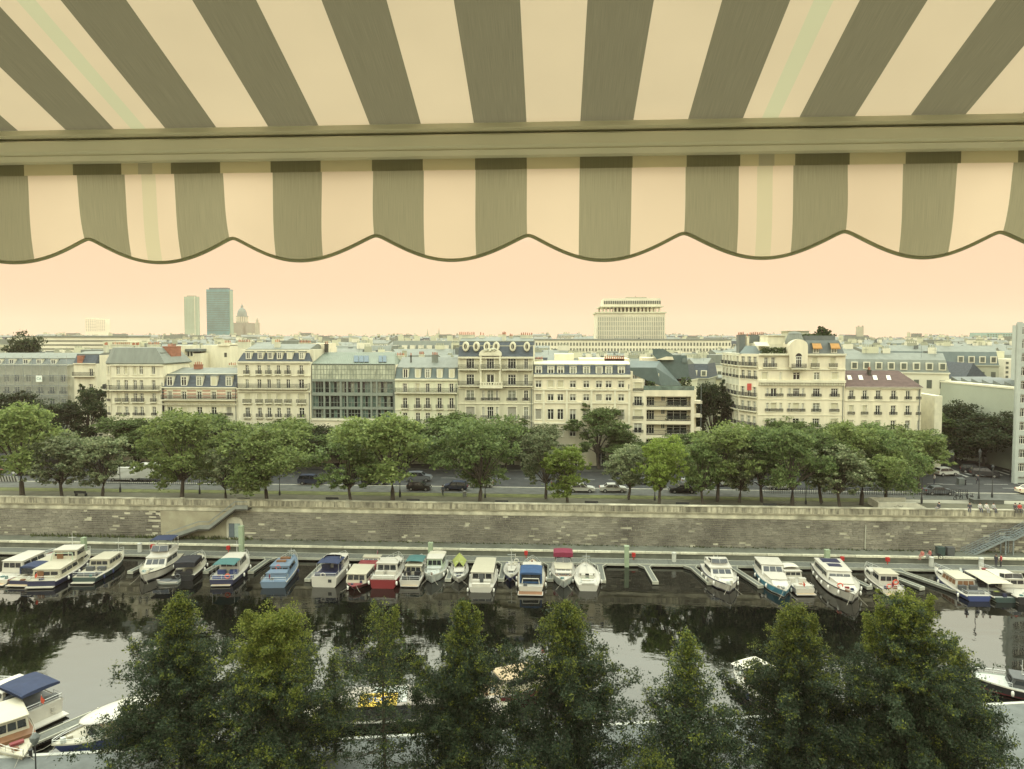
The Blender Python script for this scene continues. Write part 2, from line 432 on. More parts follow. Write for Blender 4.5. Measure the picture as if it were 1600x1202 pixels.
_win = {}
def window_mesh(w, h, style):
    """frame mesh and pane mesh, origin at the middle of the sill, outside at -y"""
    w = round(w, 1); h = round(h, 1)
    key = (w, h, style)
    if key in _win: return _win[key]
    k = MB(); p = MB(); t = 0.09
    fm, pm = M_wfr, M_glassd
    if style == 'round':
        n = 12
        def el(rx, rz, y): return [(rx * math.cos(2 * math.pi * i / n), y, h / 2 + rz * math.sin(2 * math.pi * i / n)) for i in range(n)]
        k.loft([el(w / 2 + .14, h / 2 + .14, 0), el(w / 2 + .14, h / 2 + .14, -.16), el(w / 2 - .06, h / 2 - .06, -.16), el(w / 2 - .06, h / 2 - .06, 0)], 0, False)
        k.box(-.03, .03, -.08, -.02, .08, h - .08)
        p.add(el(w / 2 - .05, h / 2 - .05, -.03), [tuple(range(n))]); fm = M_trim
    else:
        k.box(-w / 2, -w / 2 + t, -.06, .05, 0, h); k.box(w / 2 - t, w / 2, -.06, .05, 0, h)
        k.box(-w / 2 + t, w / 2 - t, -.06, .05, h - t, h); k.box(-w / 2 + t, w / 2 - t, -.06, .05, 0, t)
        if style in ('blind', 'shut'):
            nb = max(3, int(h / 0.28))
            for i in range(nb):
                z = t + i * (h - 2 * t) / nb
                p.box(-w / 2 + t, w / 2 - t, -.045, .03, z + .012, z + (h - 2 * t) / nb - .012)
            pm = M_blind if style == 'shut' else M_blindg
        else:
            p.box(-w / 2 + t, w / 2 - t, .0, .03, t, h - t)
            if style == 'wide':
                k.box(-w / 6 - .035, -w / 6 + .035, -.05, -.003, t, h - t); k.box(w / 6 - .035, w / 6 + .035, -.05, -.003, t, h - t)
            else:
                k.box(-.055, .055, -.06, -.003, t, h - t)
            if h > 1.2 and style != 'plain': k.box(-w / 2 + t, w / 2 - t, -.045, -.005, h * .70, h * .70 + .06)
            if style == 'half':
                k.box(-w / 2 + t, w / 2 - t, -.04, -.004, h * .52, h - t, 1)
            if style == 'curtain': pm = M_glassc
            if style == 'green': pm = M_glassg
    _win[key] = (recalc(k.mesh('window', [fm, M_blindg])), recalc(p.mesh('pane', pm)))
    return _win[key]

_rail = {}
def rail_mesh(L, h=0.95, d=0.75, slab=True, light=False):
    L = max(0.6, round(L, 1)); key = (L, h, d, slab, light)
    if key in _rail: return _rail[key]
    k = MB(); r = 0.03
    k.box(-L / 2, L / 2, -d, -d + .06, h - .06, h); k.box(-L / 2, L / 2, -d, -d + .04, .08, .13)
    n = int(L / 0.16)
    for i in range(n + 1):
        x = -L / 2 + .02 + (L - .04) * i / n
        k.box(x - .018, x + .018, -d + .01, -d + .045, .13, h - .06)
    k.box(-L / 2, L / 2, -d + .012, -d + .03, .30, .36); k.box(-L / 2, L / 2, -d + .012, -d + .03, .55, .60)
    for s in (-1, 1):
        k.box(s * L / 2 - .03 * (s > 0), s * L / 2 + .03 * (s < 0), -d + .06, 0, h - .06, h)
        for j in range(3): k.box(s * L / 2 - .02 * (s > 0), s * L / 2 + .02 * (s < 0), -d + .1 + j * .2, -d + .13 + j * .2, .05, h - .06)
    sl = None
    if slab:
        q = MB(); q.box(-L / 2 - .06, L / 2 + .06, -d - .06, 0, -.14, .05); nn = max(2, int(L / 2.4))
        for i in range(nn + 1):
            x = -L / 2 + .15 + (L - .3) * i / nn
            q.hexa([(x - .12, -.30, -.16), (x + .12, -.30, -.16), (x + .12, 0, -.55), (x - .12, 0, -.55), (x - .12, -d + .05, -.142), (x + .12, -d + .05, -.142), (x + .12, 0, -.142), (x - .12, 0, -.142)])
        sl = recalc(q.mesh('balcony', M_trim))
    _rail[key] = (sl, recalc(k.mesh('railing', M_iron)))
    return _rail[key]

STY = ['casement', 'casement', 'casement', 'curtain', 'casement', 'shut']
class Bld:
    def __init__(s, name, label, xa, xb, Y, group=None):
        a, b = at(xa, 690, Y), at(xb, 690, Y)
        s.Y = Y; s.xa = xa; s.xb = xb
        s.A = Vector((a.x, Y)); s.B = Vector((b.x, Y))
        s.o = Vector(((a.x + b.x) / 2, Y, ZS))
        s.root = thing(name, label, 'building', s.o, 0, group)
        s.wall = MB(); s.rng = random.Random(int(xa * 7 + Y))
    def z(s, py, Y=None): return at(800, py, Y or s.Y).z - ZS
    def X(s, px, Y=None): return at(px, 640, Y or s.Y).x - s.o.x
    def part(s, name, mb, mats, parent=None, loc=(0, 0, 0)):
        return obj(name, recalc(mb.mesh(name, mats)), parent or s.root, loc)
    def face(s, A, B, z0, z1, rows, mi=0, th=0.32, core=True, wo=None):
        """a wall from A to B (world x, y) with openings; rows = [(z0, z1, [(u, width, style)], rail)] in metres above street"""
        d = (B - A); L = d.length; d.normalize(); n = Vector((d.y, -d.x))
        o2 = Vector((s.o.x, s.o.y))
        def bx(u0, u1, zz0, zz1, w0=-th, w1=0.0, m_=mi):
            if u1 - u0 < 1e-3 or zz1 - zz0 < 1e-3: return
            q = [A + d * u + n * w - o2 for (u, w) in ((u0, w1), (u1, w1), (u1, w0), (u0, w0))]
            s.wall.hexa([(p.x, p.y, zz0) for p in q] + [(p.x, p.y, zz1) for p in q], m_)
        ang = math.atan2(d.y, d.x); zc = z0
        for (zb, zt, cols, rail) in sorted(rows, key=lambda r: r[0]):
            zb = max(zb, zc)
            bx(0, L, zc, zb); uc = 0
            cs = sorted([c for c in cols if c[0] - c[1] / 2 > .05 and c[0] + c[1] / 2 < L - .05])
            for c in cs:
                bx(uc, c[0] - c[1] / 2, zb, zt); uc = c[0] + c[1] / 2
            bx(uc, L, zb, zt); zc = zt
            for i, c in enumerate(cs):
                st = c[2] if len(c) > 2 and c[2] else s.rng.choice(STY)
                fr, pn = window_mesh(c[1], zt - zb, st)
                P = A + d * c[0] - n * (th - .12) - o2
                wo_ = obj('window', fr, s.root, (P.x, P.y, zb), ang); obj('pane', pn, wo_)
                # moulded surround and sill
                bx(c[0] - c[1] / 2 - .16, c[0] - c[1] / 2 - .003, zb, zt + .14, 0.001, .05, 1); bx(c[0] + c[1] / 2 + .003, c[0] + c[1] / 2 + .16, zb, zt + .14, 0.001, .05, 1)
                bx(c[0] - c[1] / 2 - .003, c[0] + c[1] / 2 + .003, zt + .003, zt + .14, 0.001, .05, 1)
                bx(c[0] - c[1] / 2 - .2, c[0] + c[1] / 2 + .2, zb - .14, zb - .004, 0.001, .10, 1)
                if rail == 'each' or rail == 'low':
                    sl, rl = rail_mesh(c[1] + .5, .8 if rail == 'each' else .55, .42 if rail == 'each' else .14, rail == 'each')
                    P = A + d * c[0] - o2
                    if sl:
                        so = obj('balcony', sl, s.root, (P.x, P.y, zb - .02), ang); obj('railing', rl, so)
                    else: obj('railing', rl, s.root, (P.x, P.y, zb), ang)
            if isinstance(rail, tuple) and rail[0] == 'long':
                u0, u1 = rail[1], rail[2]
                sl, rl = rail_mesh(u1 - u0, .95, .8)
                P = A + d * ((u0 + u1) / 2) - o2
                so = obj('balcony', sl, s.root, (P.x, P.y, zb - .02), ang); obj('railing', rl, so)
        bx(0, L, zc, z1)
        if core: bx(0.02, L - 0.02, z0, z1, -th - 0.9, -th - 0.03)
    def front(s, top, rows, mi=0, bot=0.0, xa=None, xb=None, Y=None):
        """rows in photo pixels: (y_top, y_bottom, [x ...], width_px, style or list, rail)"""
        Y = Y or s.Y; xa = xa or s.xa; xb = xb or s.xb
        A = Vector((at(xa, 640, Y).x, Y)); B = Vector((at(xb, 640, Y).x, Y)); ppm = (B.x - A.x) / (xb - xa)
        rr = []
        for (yt, yb, xs, wpx, st, rail) in rows:
            cols = []
            for i, x in enumerate(xs):
                ww = wpx[i] if isinstance(wpx, (list, tuple)) else wpx
                cols.append(((x - xa) * ppm, ww * ppm, (st[i % len(st)] if isinstance(st, (list, tuple)) else st)))
            if isinstance(rail, tuple): rail = ('long', max(.1, (rail[0] - xa) * ppm), min((B.x - A.x) - .1, (rail[1] - xa) * ppm))
            rr.append((s.z(yb, Y), s.z(yt, Y), cols, rail))
        s.face(A, B, bot, s.z(top, Y), rr, mi)
    def ledge(s, py, h=.3, d=.25, xa=None, xb=None, mi=1, Y=None):
        Y = Y or s.Y; y = Y - s.o.y
        s.wall.box(s.X(xa or s.xa, Y) + .02, s.X(xb or s.xb, Y) - .02, y - d, y - .003, s.z(py, Y) - h / 2, s.z(py, Y) + h / 2, mi)
    def box(s, mb, xa, xb, yt, yb, Y0, dep, mi=0, top=None):
        """box in front of / on the building given by photo pixels at depth Y0"""
        mb.box(s.X(xa, Y0), s.X(xb, Y0), Y0 - s.o.y, Y0 - s.o.y + dep, s.z(yb, Y0), s.z(yt, Y0), mi, top)
    def body(s, top, depth, mi=0, xa=None, xb=None, Y=None):
        Y = (Y or s.Y); y = Y - s.o.y
        s.wall.box(s.X(xa or s.xa, Y) + .03, s.X(xb or s.xb, Y) - .03, y + 1.3, y + depth, 0, s.z(top, Y) - .03, mi)
    def finish(s, mats):
        s.part('wall', s.wall, mats)
        if 135 < s.Y < 139 and s.xb - s.xa < 160:
            k = MB(); x = s.X(s.xb) - .35; k.tube([(x, -.12, 0.1), (x, -.12, s.z(600))], .07, 5); s.part('drain_pipe', k, M_zincd)
    def mansard(s, y_eave, y_brk, y_top, set1=1.6, set2=5.0, xa=None, xb=None, mats=None, depth=12, hip=0.0, name='roof'):
        """steep lower slope then a shallow upper slope, as one roof"""
        x0, x1 = s.X(xa or s.xa) + .04, s.X(xb or s.xb) - .04
        z0, z1 = s.z(y_eave), s.z(y_brk, s.Y + set1); z2 = s.z(y_top, s.Y + set2); h = hip
        k = MB()
        R = [[(x0, -.15, z0), (x1, -.15, z0), (x1, depth, z0), (x0, depth, z0)],
             [(x0 + h, set1, z1), (x1 - h, set1, z1), (x1 - h, depth - 1, z1), (x0 + h, depth - 1, z1)],
             [(x0 + h, set2, z2), (x1 - h, set2, z2), (x1 - h, max(set2 + .5, depth - 4), z2), (x0 + h, max(set2 + .5, depth - 4), z2)]]
        k.loft(R[:2], 0, False); k.loft(R[1:], 1, False); k.add(R[2], [(0, 1, 2, 3)], 1)
        k.box(x0, x1, -.32, -.14, z0 - .12, z0 + .12, 2)
        k.box(x0 + h, x1 - h, set1 - .08, set1 + .08, z1 - .04, z1 + .14, 1)
        return s.part(name, k, mats or [M_slate, M_zinc, M_trim])
    def dormer(s, x, yt, yb, wpx, style='casement', back=1.6, m=None, off=0.1, round_=False):
        ppm = (s.B.x - s.A.x) / (s.xb - s.xa); w = wpx * ppm; z0, z1 = s.z(yb), s.z(yt); X = s.X(x)
        k = MB(); y = off
        if round_:
            n = 12; rx, rz = w / 2 + .3, (z1 - z0) / 2 + .3; zc = (z0 + z1) / 2
            def el(a, b_, yy): return [(X + a * math.cos(2 * math.pi * i / n), yy, zc + b_ * math.sin(2 * math.pi * i / n)) for i in range(n)]
            k.loft([el(rx, rz, y), el(rx, rz, back)], 0, True)
        else:
            k.box(X - w / 2 - .14, X + w / 2 + .14, y, back, z0 - .1, z1 + .12); k.box(X - w / 2 - .24, X + w / 2 + .24, y - .12, back, z1 + .12, z1 + .28, 1)
        d = s.part('dormer', k, [m or M_trim, M_zinc])
        fr, pn = window_mesh(w, z1 - z0, style)
        wo_ = obj('window', fr, d, (X, y - .012, z0)); wo_.parent = d
        for q in (pn,): obj('window_pane', q, d, (X, y - .012, z0))
    def chimney(s, xa, xb, yt, yb, Y, dep=.8, m=None, pots=4):
        k = MB(); x0, x1 = s.X(xa, Y), s.X(xb, Y); zt = s.z(yt, Y); y = Y - s.o.y
        k.box(x0, x1, y, y + dep, s.z(yb, Y), zt); k.box(x0 - .06, x1 + .06, y - .06, y + dep + .06, zt, zt + .15, 0)
        c = s.part('chimney', k, [m or M_cream3])
        for i in range(pots):
            q = MB(); xx = x0 + (x1 - x0) * (i + .5) / pots
            q.lathe([(.10, zt + .15), (.12, zt + .25), (.09, zt + .62 + .15 * s.rng.random())], 7, (xx, y + dep / 2, 0))
            s.part('chimney_pot', q, M_pot, c)

M_cream4 = mat('pale greenish stone', (0.56, 0.56, 0.40), 0.85, 0.15, 0.45, stretch=(1.7, 1, .26), coords='World', detail=7)
M_cream5 = mat('sooty limestone', (0.47, 0.45, 0.325), 0.85, 0.2, 0.5, stretch=(1.7, 1, .26), coords='World', detail=8)
WM = [M_cream, M_trim, M_cream2]
WM4 = [M_cream4, M_trim, M_cream2]
WM5 = [M_cream5, M_trim, M_cream2]
# ---- corner house with the curved front
b = Bld('corner_house', 'curved cream corner house with grey zinc mansard above wraparound dark balconies', 175, 257, 138)
cols = [178, 186, 198, 212, 222, 241]
rw = [(574, 587, cols, 5.5, ['casement', 'curtain', 'shut', 'shut', 'casement', 'plain', 'plain', 'casement'], None),
      (596, 612, cols, 5.5, ['curtain', 'curtain', 'casement', 'casement', 'casement', 'casement'], (175, 252)),
      (617, 631.5, cols, 5.5, ['shut', 'shut', 'casement', 'casement', 'casement', 'curtain'], 'each'),
      (639, 653.5, cols, 5.5, ['curtain', 'shut', 'curtain', 'casement', 'casement', 'casement'], 'low'),
      (661, 675, cols, 5.5, ['shut', 'curtain', 'curtain', 'casement', 'curtain', 'casement'], 'each'),
      (686, 701, cols, 5.5, None, 'low'), (712, 733, [186, 212, 241], 10, 'casement', None)]
b.front(570, rw)
A = b.A; prev = A
zz = b.z
for (dx, dy) in ((-1.25, 0.75), (-1.05, 1.5), (-0.55, 1.9), (-.1, 6.0)):
    nx_ = prev + Vector((dx, dy)); L = (nx_ - prev).length
    rows = [(zz(yb), zz(yt), [(L / 2, .7, None)] if L < 3 else [(1.4, .8, None), (3.2, .8, None)], ('long', 0, L) if yb == 612 else ('each' if yb in (631.5, 675) and L > 3 else 'low' if yb != 587 else None)) for (yt, yb) in ((574, 587), (596, 612), (617, 631.5), (639, 653.5), (661, 675), (686, 701))]
    b.face(nx_, prev, 0, zz(570), rows, 0, core=False)
    prev = nx_
k = MB(); x0, x1 = b.X(149.5), b.X(257)
base = [(b.A.x - b.o.x - 2.85, 4.2), (b.A.x - b.o.x - 2.2, 2.2), (b.A.x - b.o.x - 1.2, .8), (b.A.x - b.o.x, 0), (x1, 0), (x1, 10.5), (b.A.x - b.o.x - 2.9, 10.5)]
cx, cy = sum(p[0] for p in base) / 7, 5
def shr(f, z): return [(cx + (p[0] - cx) * f, cy + (p[1] - cy) * f, z) for p in base]
b.part('roof', MB().loft([shr(1.02, zz(571)), shr(1.04, zz(569)), shr(.90, zz(556, 140)), shr(.76, zz(544, 141))], 0), [M_zinc])
b.wall.prism([(p[0] * .985, p[1] + (.5 if p[1] < 5 else 0)) for p in base], 0, zz(571) - .05, 'z', 0)
b.ledge(572, .25, .3); b.ledge(591.5, .22, .15); b.ledge(634, .2, .12); b.ledge(656, .2, .12)
for x in (178, 194, 226, 244): b.dormer(x, 554, 561, 4.5, 'plain', back=3.2, m=M_zinc, off=1.3)
for x in (164, 207, 213): b.chimney(x, x + 5, 541, 552, 143, pots=3)
b.chimney(256, 269, 543, 585, 142, 4, M_brick, 6)
b.chimney(232, 250, 540, 552, 146, pots=6); b.chimney(176, 204, 540, 546, 146, pots=9)
b.finish(WM)

# ---- low house with slate mansard and brick striped floor
b = Bld('brick_banded_house', 'low house with blue slate mansard and a pink brick striped storey', 254, 371.5, 138)
cols = [266, 288, 312, 334.5, 358]
b.front(608.5, [(614, 627, cols, 7, ['blind', 'casement', 'casement', 'casement', 'casement'], (254.5, 371)),
                (638.5, 653, cols, 8, ['plain', 'shut', 'casement', 'casement', 'blind'], 'low'), (663, 678, cols, 8, ['casement', 'casement', 'shut', 'casement', 'casement'], 'low'),
                (688, 703, cols, 8, None, 'low'), (713, 732, [266, 312, 358], 12, 'casement', None)])
for i, xx in enumerate([(254.4, 261), (271, 283), (293, 307), (317, 329.5), (339.5, 353), (363, 371)]):
    for yy in (612, 617, 622): b.wall.box(b.X(xx[0]), b.X(xx[1]), -.06, -.003, b.z(yy + 2.2), b.z(yy), 3)
for i in range(46): b.wall.box(b.X(255 + i * 2.53), b.X(256.1 + i * 2.53), -.5, -.01, b.z(636), b.z(633.2), 1)
b.mansard(608, 587, 576, 1.3, 7.5, mats=[M_slate, M_zinc, M_trim])
for x, st in zip(cols, ['casement', 'casement', 'curtain', 'shut', 'curtain']): b.dormer(x, 590.5, 605, 8, st)
b.chimney(304, 316, 572, 584, 144, .7, M_brick, 4); b.chimney(262, 271, 578, 586, 146, .6, None, 2); b.chimney(357, 369, 573, 580, 147, .7, None, 4)
b.body(586, 12); b.finish(WM + [M_brickp])

# ---- brick stack and blank gable houses behind it
b = Bld('blank_gable_house', 'plain cream gable wall rising behind the brick striped house', 316, 361, 156)
b.wall.box(b.X(316), b.X(361), 0, 11, 0, b.z(540)); b.wall.box(b.X(343), b.X(361), -.3, 10, b.z(541), b.z(538))
b.wall.box(b.X(352), b.X(356), -.04, 0, b.z(559), b.z(552), 3)
b.chimney(351, 361, 537, 552, 157, 1, None, 4); b.finish(WM + [M_dark])
b = Bld('brick_sided_house', 'small house with red brick flank and grey roof behind the mansard', 281, 318, 153)
b.wall.box(b.X(291), b.X(318), 0, 10, 0, b.z(553)); b.wall.box(b.X(281), b.X(291), .2, 9, 0, b.z(550), 3); b.wall.box(b.X(290), b.X(314), -.6, 9, b.z(550), b.z(546), 4)
fr, pn = window_mesh(1.4, 1.2, 'plain')
for x in (293.5, 299): wo_ = obj('window', fr, b.root, (b.X(x), -.03, b.z(558))); obj('pane', pn, wo_)
b.finish(WM + [M_brick, M_zincd])
b = Bld('pale_flank_house', 'tall pale flank wall beside the red brick chimney stack', 269, 283, 150)
b.wall.box(b.X(268), b.X(282), 0, 9, 0, b.z(541)); b.finish(WM)

# ---- six bay house with balconies
b = Bld('balcony_house', 'six bay cream house with blue slate mansard and rows of small iron balconies', 372, 486.5, 138)
cols = [387, 406, 421, 436, 451, 471.5]
b.front(566.5, [(571.5, 586, cols, 5.2, ['casement', 'casement', 'curtain', 'casement', 'casement', 'casement'], 'each'),
                (594, 608.5, cols, [5, 6, 6, 6, 6, 8], ['curtain', 'casement', 'plain', 'curtain', 'casement', 'casement'], (373, 482)),
                (617, 632, cols, [9, 7, 7, 7, 7, 11], 'shut', 'each'), (639.5, 655, cols, [7, 6, 6, 6, 6, 8], 'casement', 'each'),
                (663.5, 679, cols, 6, 'casement', 'low'), (689, 704, cols, 6, None, 'low'), (713, 733, [387, 421, 451], 10, 'casement', None)])
b.mansard(566.5, 547, 538, 1.8, 6.5, hip=.9)
for x, st in zip([389, 407.5, 423, 437.5, 453, 472], ['plain', 'casement', 'plain', 'casement', 'shut', 'curtain']): b.dormer(x, 551.5, 561.5, 6, st)
b.ledge(588.5, .2, .2); b.ledge(613.5, .3, .3); b.ledge(567.5, .3, .3)
b.chimney(430, 438, 536, 552, 141.5, .8, M_cream3, 3); b.chimney(468, 486, 537, 546, 146, .8, None, 7); b.chimney(373, 392, 536, 544, 147, .7, None, 7)
b.body(547, 13); b.finish(WM)
# pale gable between it and the glass house
b = Bld('pale_gable', 'pale pink gable wall between slate mansard and the glass fronted building', 487, 509, 147)
b.wall.box(b.X(487), b.X(508), 0, 8, 0, b.z(537)); b.chimney(508, 513, 539, 551, 146, .6, M_dark, 2); b.finish([M_cream2, M_trim])

# ---- glass fronted modern block
b = Bld('glass_front_building', 'modern grey block with glazed bays and a sloping zinc roof with solar panels', 487.5, 617.5, 138)
zc = b.z
M_bay = mat('grey painted metal', (0.20, 0.225, 0.185), 0.5, 0.1, 1)
bays = [(488.5, 505.5), (508, 514.5), (516.5, 531), (534, 541.5), (543.5, 563), (566, 579), (581.5, 587.5), (590, 614)]
b.wall.box(b.X(487.5), b.X(617.5), .75, 12, 0, zc(571))
b.wall.box(b.X(487.5), b.X(617.5), 0, .74, 0, zc(656))
for (yt, yb) in ((594, 597.3), (615.5, 619.8), (638, 641.3)): b.wall.box(b.X(487.5), b.X(617.5), -.05, .7, zc(yb), zc(yt), 3)
xs = [487.5] + [x for bb in bays for x in bb] + [617.5]
for i in range(0, len(xs), 2): b.wall.box(b.X(xs[i]), b.X(xs[i + 1]), -.02, .7, zc(656), zc(594), 3)
b.ledge(657.5, .4, .3)
for (yt, yb) in ((597.3, 615.5), (619.8, 638), (641.3, 655.5)):
    for (xa, xb) in bays:
        W = b.X(xb) - b.X(xa); H = zc(yt) - zc(yb); k = MB(); p = MB()
        k.box(-W / 2, W / 2, -.04, .06, .9, .98); k.box(-W / 2, W / 2, -.04, .06, 0, .08); k.box(-W / 2, W / 2, -.04, .06, H - .07, H - .003)
        nm = max(1, round(W / .62))
        for i in range(nm + 1):
            x = -W / 2 + W * i / nm
            k.box(max(-W / 2, x - .035), min(W / 2, x + .035), -.045, .055, .085, H - .075)
        f = obj('window', recalc(k.mesh('window', M_bay)), b.root, (b.X((xa + xb) / 2), .3, zc(yb)))
        for i in range(nm):
            p = MB(); p.box(-W / 2 + W * i / nm + .03, -W / 2 + W * (i + 1) / nm - .03, .06, .09, .05, H - .05)
            obj('pane', recalc(p.mesh('pane', b.rng.choice([M_glassd, M_glassg, M_glassg, M_glassc, M_glassd]))), f)
# glazed terrace storey and roof
k = MB(); p = MB()
W0, W1 = b.X(488), b.X(617)
for i in range(29):
    x = W0 + (W1 - W0) * i / 28; k.box(x - .04, x + .04, .0, .08, zc(594), zc(570))
for yy in (594, 586, 578, 571): k.box(W0, W1, -.01, .09, zc(yy) - .04, zc(yy) + .04)
f = b.part('glazed_screen', k, M_bay)
M_scr = mat('pale screen glass', (0.52, 0.54, 0.40), 0.3, 0.45, 0.9, stretch=(1.4, 1, .5), coords='World', detail=8, spec=.4, col2=(0.20, 0.22, 0.165))
for i in range(14):
    p = MB(); p.box(W0 + (W1 - W0) * (i * 2) / 28 + .045, W0 + (W1 - W0) * (i * 2 + 2) / 28 - .045, .03, .05, zc(593.5), zc(571)); b.part('pane', p, M_scr, f)
k = MB(); k.hexa([(W0, .6, zc(571.5)), (W1, .6, zc(571.5)), (W1, 12, zc(571.5)), (W0, 12, zc(571.5)), (W0, .3, zc(569.5)), (W1, .3, zc(569.5)), (b.X(614, 145), 9, zc(551, 147)), (b.X(491, 145), 9, zc(551, 147))])
for i in range(42):
    x = W0 + (W1 - W0) * (i + .5) / 42; x2 = b.X(491, 145) + (b.X(614, 145) - b.X(491, 145)) * (i + .5) / 42
    k.hexa([(x - .03, .32, zc(569.5) + .01), (x + .03, .32, zc(569.5) + .01), (x2 + .03, 8.9, zc(551, 147) + .01), (x2 - .03, 8.9, zc(551, 147) + .01), (x - .03, .32, zc(569.5) + .07), (x + .03, .32, zc(569.5) + .07), (x2 + .03, 8.9, zc(551, 147) + .07), (x2 - .03, 8.9, zc(551, 147) + .07)])
b.part('roof', k, [mat('pale green zinc', (0.165, 0.195, 0.148), .65, .08, .6, coords='World')])
M_solar = mat('solar panel glass', (0.075, 0.115, 0.14), 0.6, 0.15, 1.5, spec=.2)
def roofpt(px, py):
    for t in range(200):
        Y = 138.3 + 8.7 * t / 200
        if b.z(py, Y) + 0 <= zc(569.5) + (zc(551, 147) - zc(569.5)) * t / 200: break
    return Vector((b.X(px, Y), Y - b.o.y, b.z(py, Y)))
for (xa, xb, n_) in ((553.5, 577.5, 3), (592, 605, 2)):
    for i in range(n_):
        x0, x1 = xa + (xb - xa) * i / n_ + .5, xa + (xb - xa) * (i + 1) / n_ - .5
        q = [roofpt(x0, 567.5), roofpt(x1, 567.5), roofpt(x1, 557.5), roofpt(x0, 557.5)]; up = Vector((0, -.08, .12))
        b.part('solar_panel', MB().hexa([v + up * .8 for v in q] + [v + up * 1.6 for v in q]), M_solar)
b.front(657, [(668, 684, [500, 516, 531, 560, 590], 8, 'plain', None), (700, 731, [500, 530, 560, 590], 12, 'plain', None)], Y=137.9, xa=487.8, xb=617.2)
b.finish([M_cream2, M_trim, M_cream, M_bay])

# ---- five bay house
b = Bld('attic_house', 'five bay cream house with pale zinc attic storey and one long iron balcony', 617.5, 715.5, 138)
cols = [633, 653, 668.5, 687, 705.5]
b.front(594, [(600, 614, cols, 6.4, ['casement', 'shut', 'casement', 'casement', 'casement'], (618.5, 715)), (622.5, 639, cols, 6.8, 'casement', 'each'),
              (646, 662, cols, 6.8, 'casement', 'each'), (671, 686, cols, 6.8, None, 'low'), (694, 708, cols, 6.8, None, None), (714, 733, [633, 668, 705], 11, 'casement', None)])
b.mansard(593.5, 575.5, 558.5, 1.2, 7, mats=[M_zincb, M_zinc, M_trim])
for x, st in zip([634, 653, 668.5, 687, 706], ['plain', 'shut', 'curtain', 'shut', 'shut']): b.dormer(x, 577.5, 591.5, 7, st)
b.ledge(594, .3, .35); b.ledge(641.5, .18, .12)
b.chimney(675, 684, 556, 572, 142, .9, M_zinc, 4); b.chimney(620, 632, 557, 564, 146, .7, None, 5); b.chimney(641.5, 643.5, 557, 567, 142, .3, M_dark, 1); b.chimney(655, 663, 555, 560, 147, .5, None, 4)
b.body(575, 12); b.finish(WM4)

# ---- the tall ornate house
b = Bld('ornate_house', 'tallest ornate cream house with slate mansard of oval dormers and carved central pediment', 716, 833, 138)
cols = [735, 766.5, 800, 822]
wd = [12.5, 12, 12.5, 6.5]
b.front(558.5, [(560, 576.5, cols, wd, ['wide', 'wide', 'wide', 'casement'], None), (585, 602, cols, wd, ['wide', 'plain', 'wide', 'casement'], None),
                (610, 626.5, [735, 755.5, 766.5, 777, 800, 822], [13, 4, 10, 4, 13, 7], ['curtain', 'curtain', 'curtain', 'casement', 'curtain', 'casement'], 'low'),
                (636, 655.5, [735, 755.5, 766.5, 777, 800, 822], [14, 4, 10, 4, 14, 7], ['blind', 'curtain', 'wide', 'curtain', 'blind', 'curtain'], 'each'),
                (661.5, 680, [735, 755.5, 766.5, 777, 800, 822], [12, 4, 10, 4, 12, 7], ['curtain', 'casement', 'curtain', 'casement', 'curtain', 'curtain'], 'each'),
                (689, 705, cols, wd, None, None), (712, 733, [727, 760, 800, 819], [8, 8, 9, 13], 'casement', None)])
b.mansard(558.5, 534, 527, 1.9, 6)
for x, st in zip([727.5, 744, 760.5, 775, 801, 823], 'round round round round round round'.split()): b.dormer(x, 536.5, 547, 5.4, st, round_=True, back=2.4)
k = MB(); k.box(b.X(750), b.X(753), -.5, -.003, b.z(602), b.z(556)); k.box(b.X(780), b.X(783), -.5, -.003, b.z(602), b.z(556)); b.wall.box(b.X(749), b.X(784), -.62, 1.2, b.z(556), b.z(553.5), 1)
n_ = 10; k.prism([(b.X(766.5) + (b.X(784) - b.X(766.5)) * math.cos(math.pi * i / n_), b.z(553.4) + 1.1 * math.sin(math.pi * i / n_)) for i in range(n_ + 1)], -.55, 1.4, 'y')
b.part('pediment', k, M_trim)
k = MB()
for i in range(26):
    a = b.rng.uniform(0, 3.14); r_ = b.rng.uniform(.1, .25)
    k.lathe([(.02, -r_), (r_, 0), (.02, r_)], 6, (b.X(766.5) + b.rng.uniform(-1.2, 1.2), -.6, b.z(549.5) + abs(b.rng.gauss(0, .35))))
b.part('carving', k, M_cream3)
for (x0, x1, yy) in ((717, 748, 577.5), (785, 832, 577.5), (717, 749, 603), (787, 832, 603), (752, 781, 577)):
    sl, rl = rail_mesh(b.X(x1) - b.X(x0), .95, .8); so = obj('balcony', sl, b.root, (b.X((x0 + x1) / 2), 0, b.z(yy))); obj('railing', rl, so)
k = MB(); k.box(b.X(750), b.X(786), -1.0, -.003, b.z(606.5), b.z(601.5))
for i in range(9): k.box(b.X(751 + i * 4), b.X(753 + i * 4), -.98, -.75, b.z(601.4), b.z(598.2))
k.box(b.X(750), b.X(786), -1.02, -.72, b.z(598.1), b.z(597)); b.part('stone_balcony', k, M_trim)
for yy, hh, dd in ((559, .35, .4), (631, .2, .14), (658, .2, .14), (683, .3, .2), (607, .25, .16)): b.ledge(yy, hh, dd)
for x0, x1, yt in ((717, 742, 524.5), (749, 757, 525), (784.5, 790.5, 526.5), (796, 801, 527), (813, 832, 525)): b.chimney(x0, x1, yt, 535, 143, .8, M_cream3, max(2, int((x1 - x0) / 3)))
b.chimney(784.5, 790.5, 524, 545, 140.6, .9, M_cream3, 3)
b.body(540, 14); b.finish(WM5)

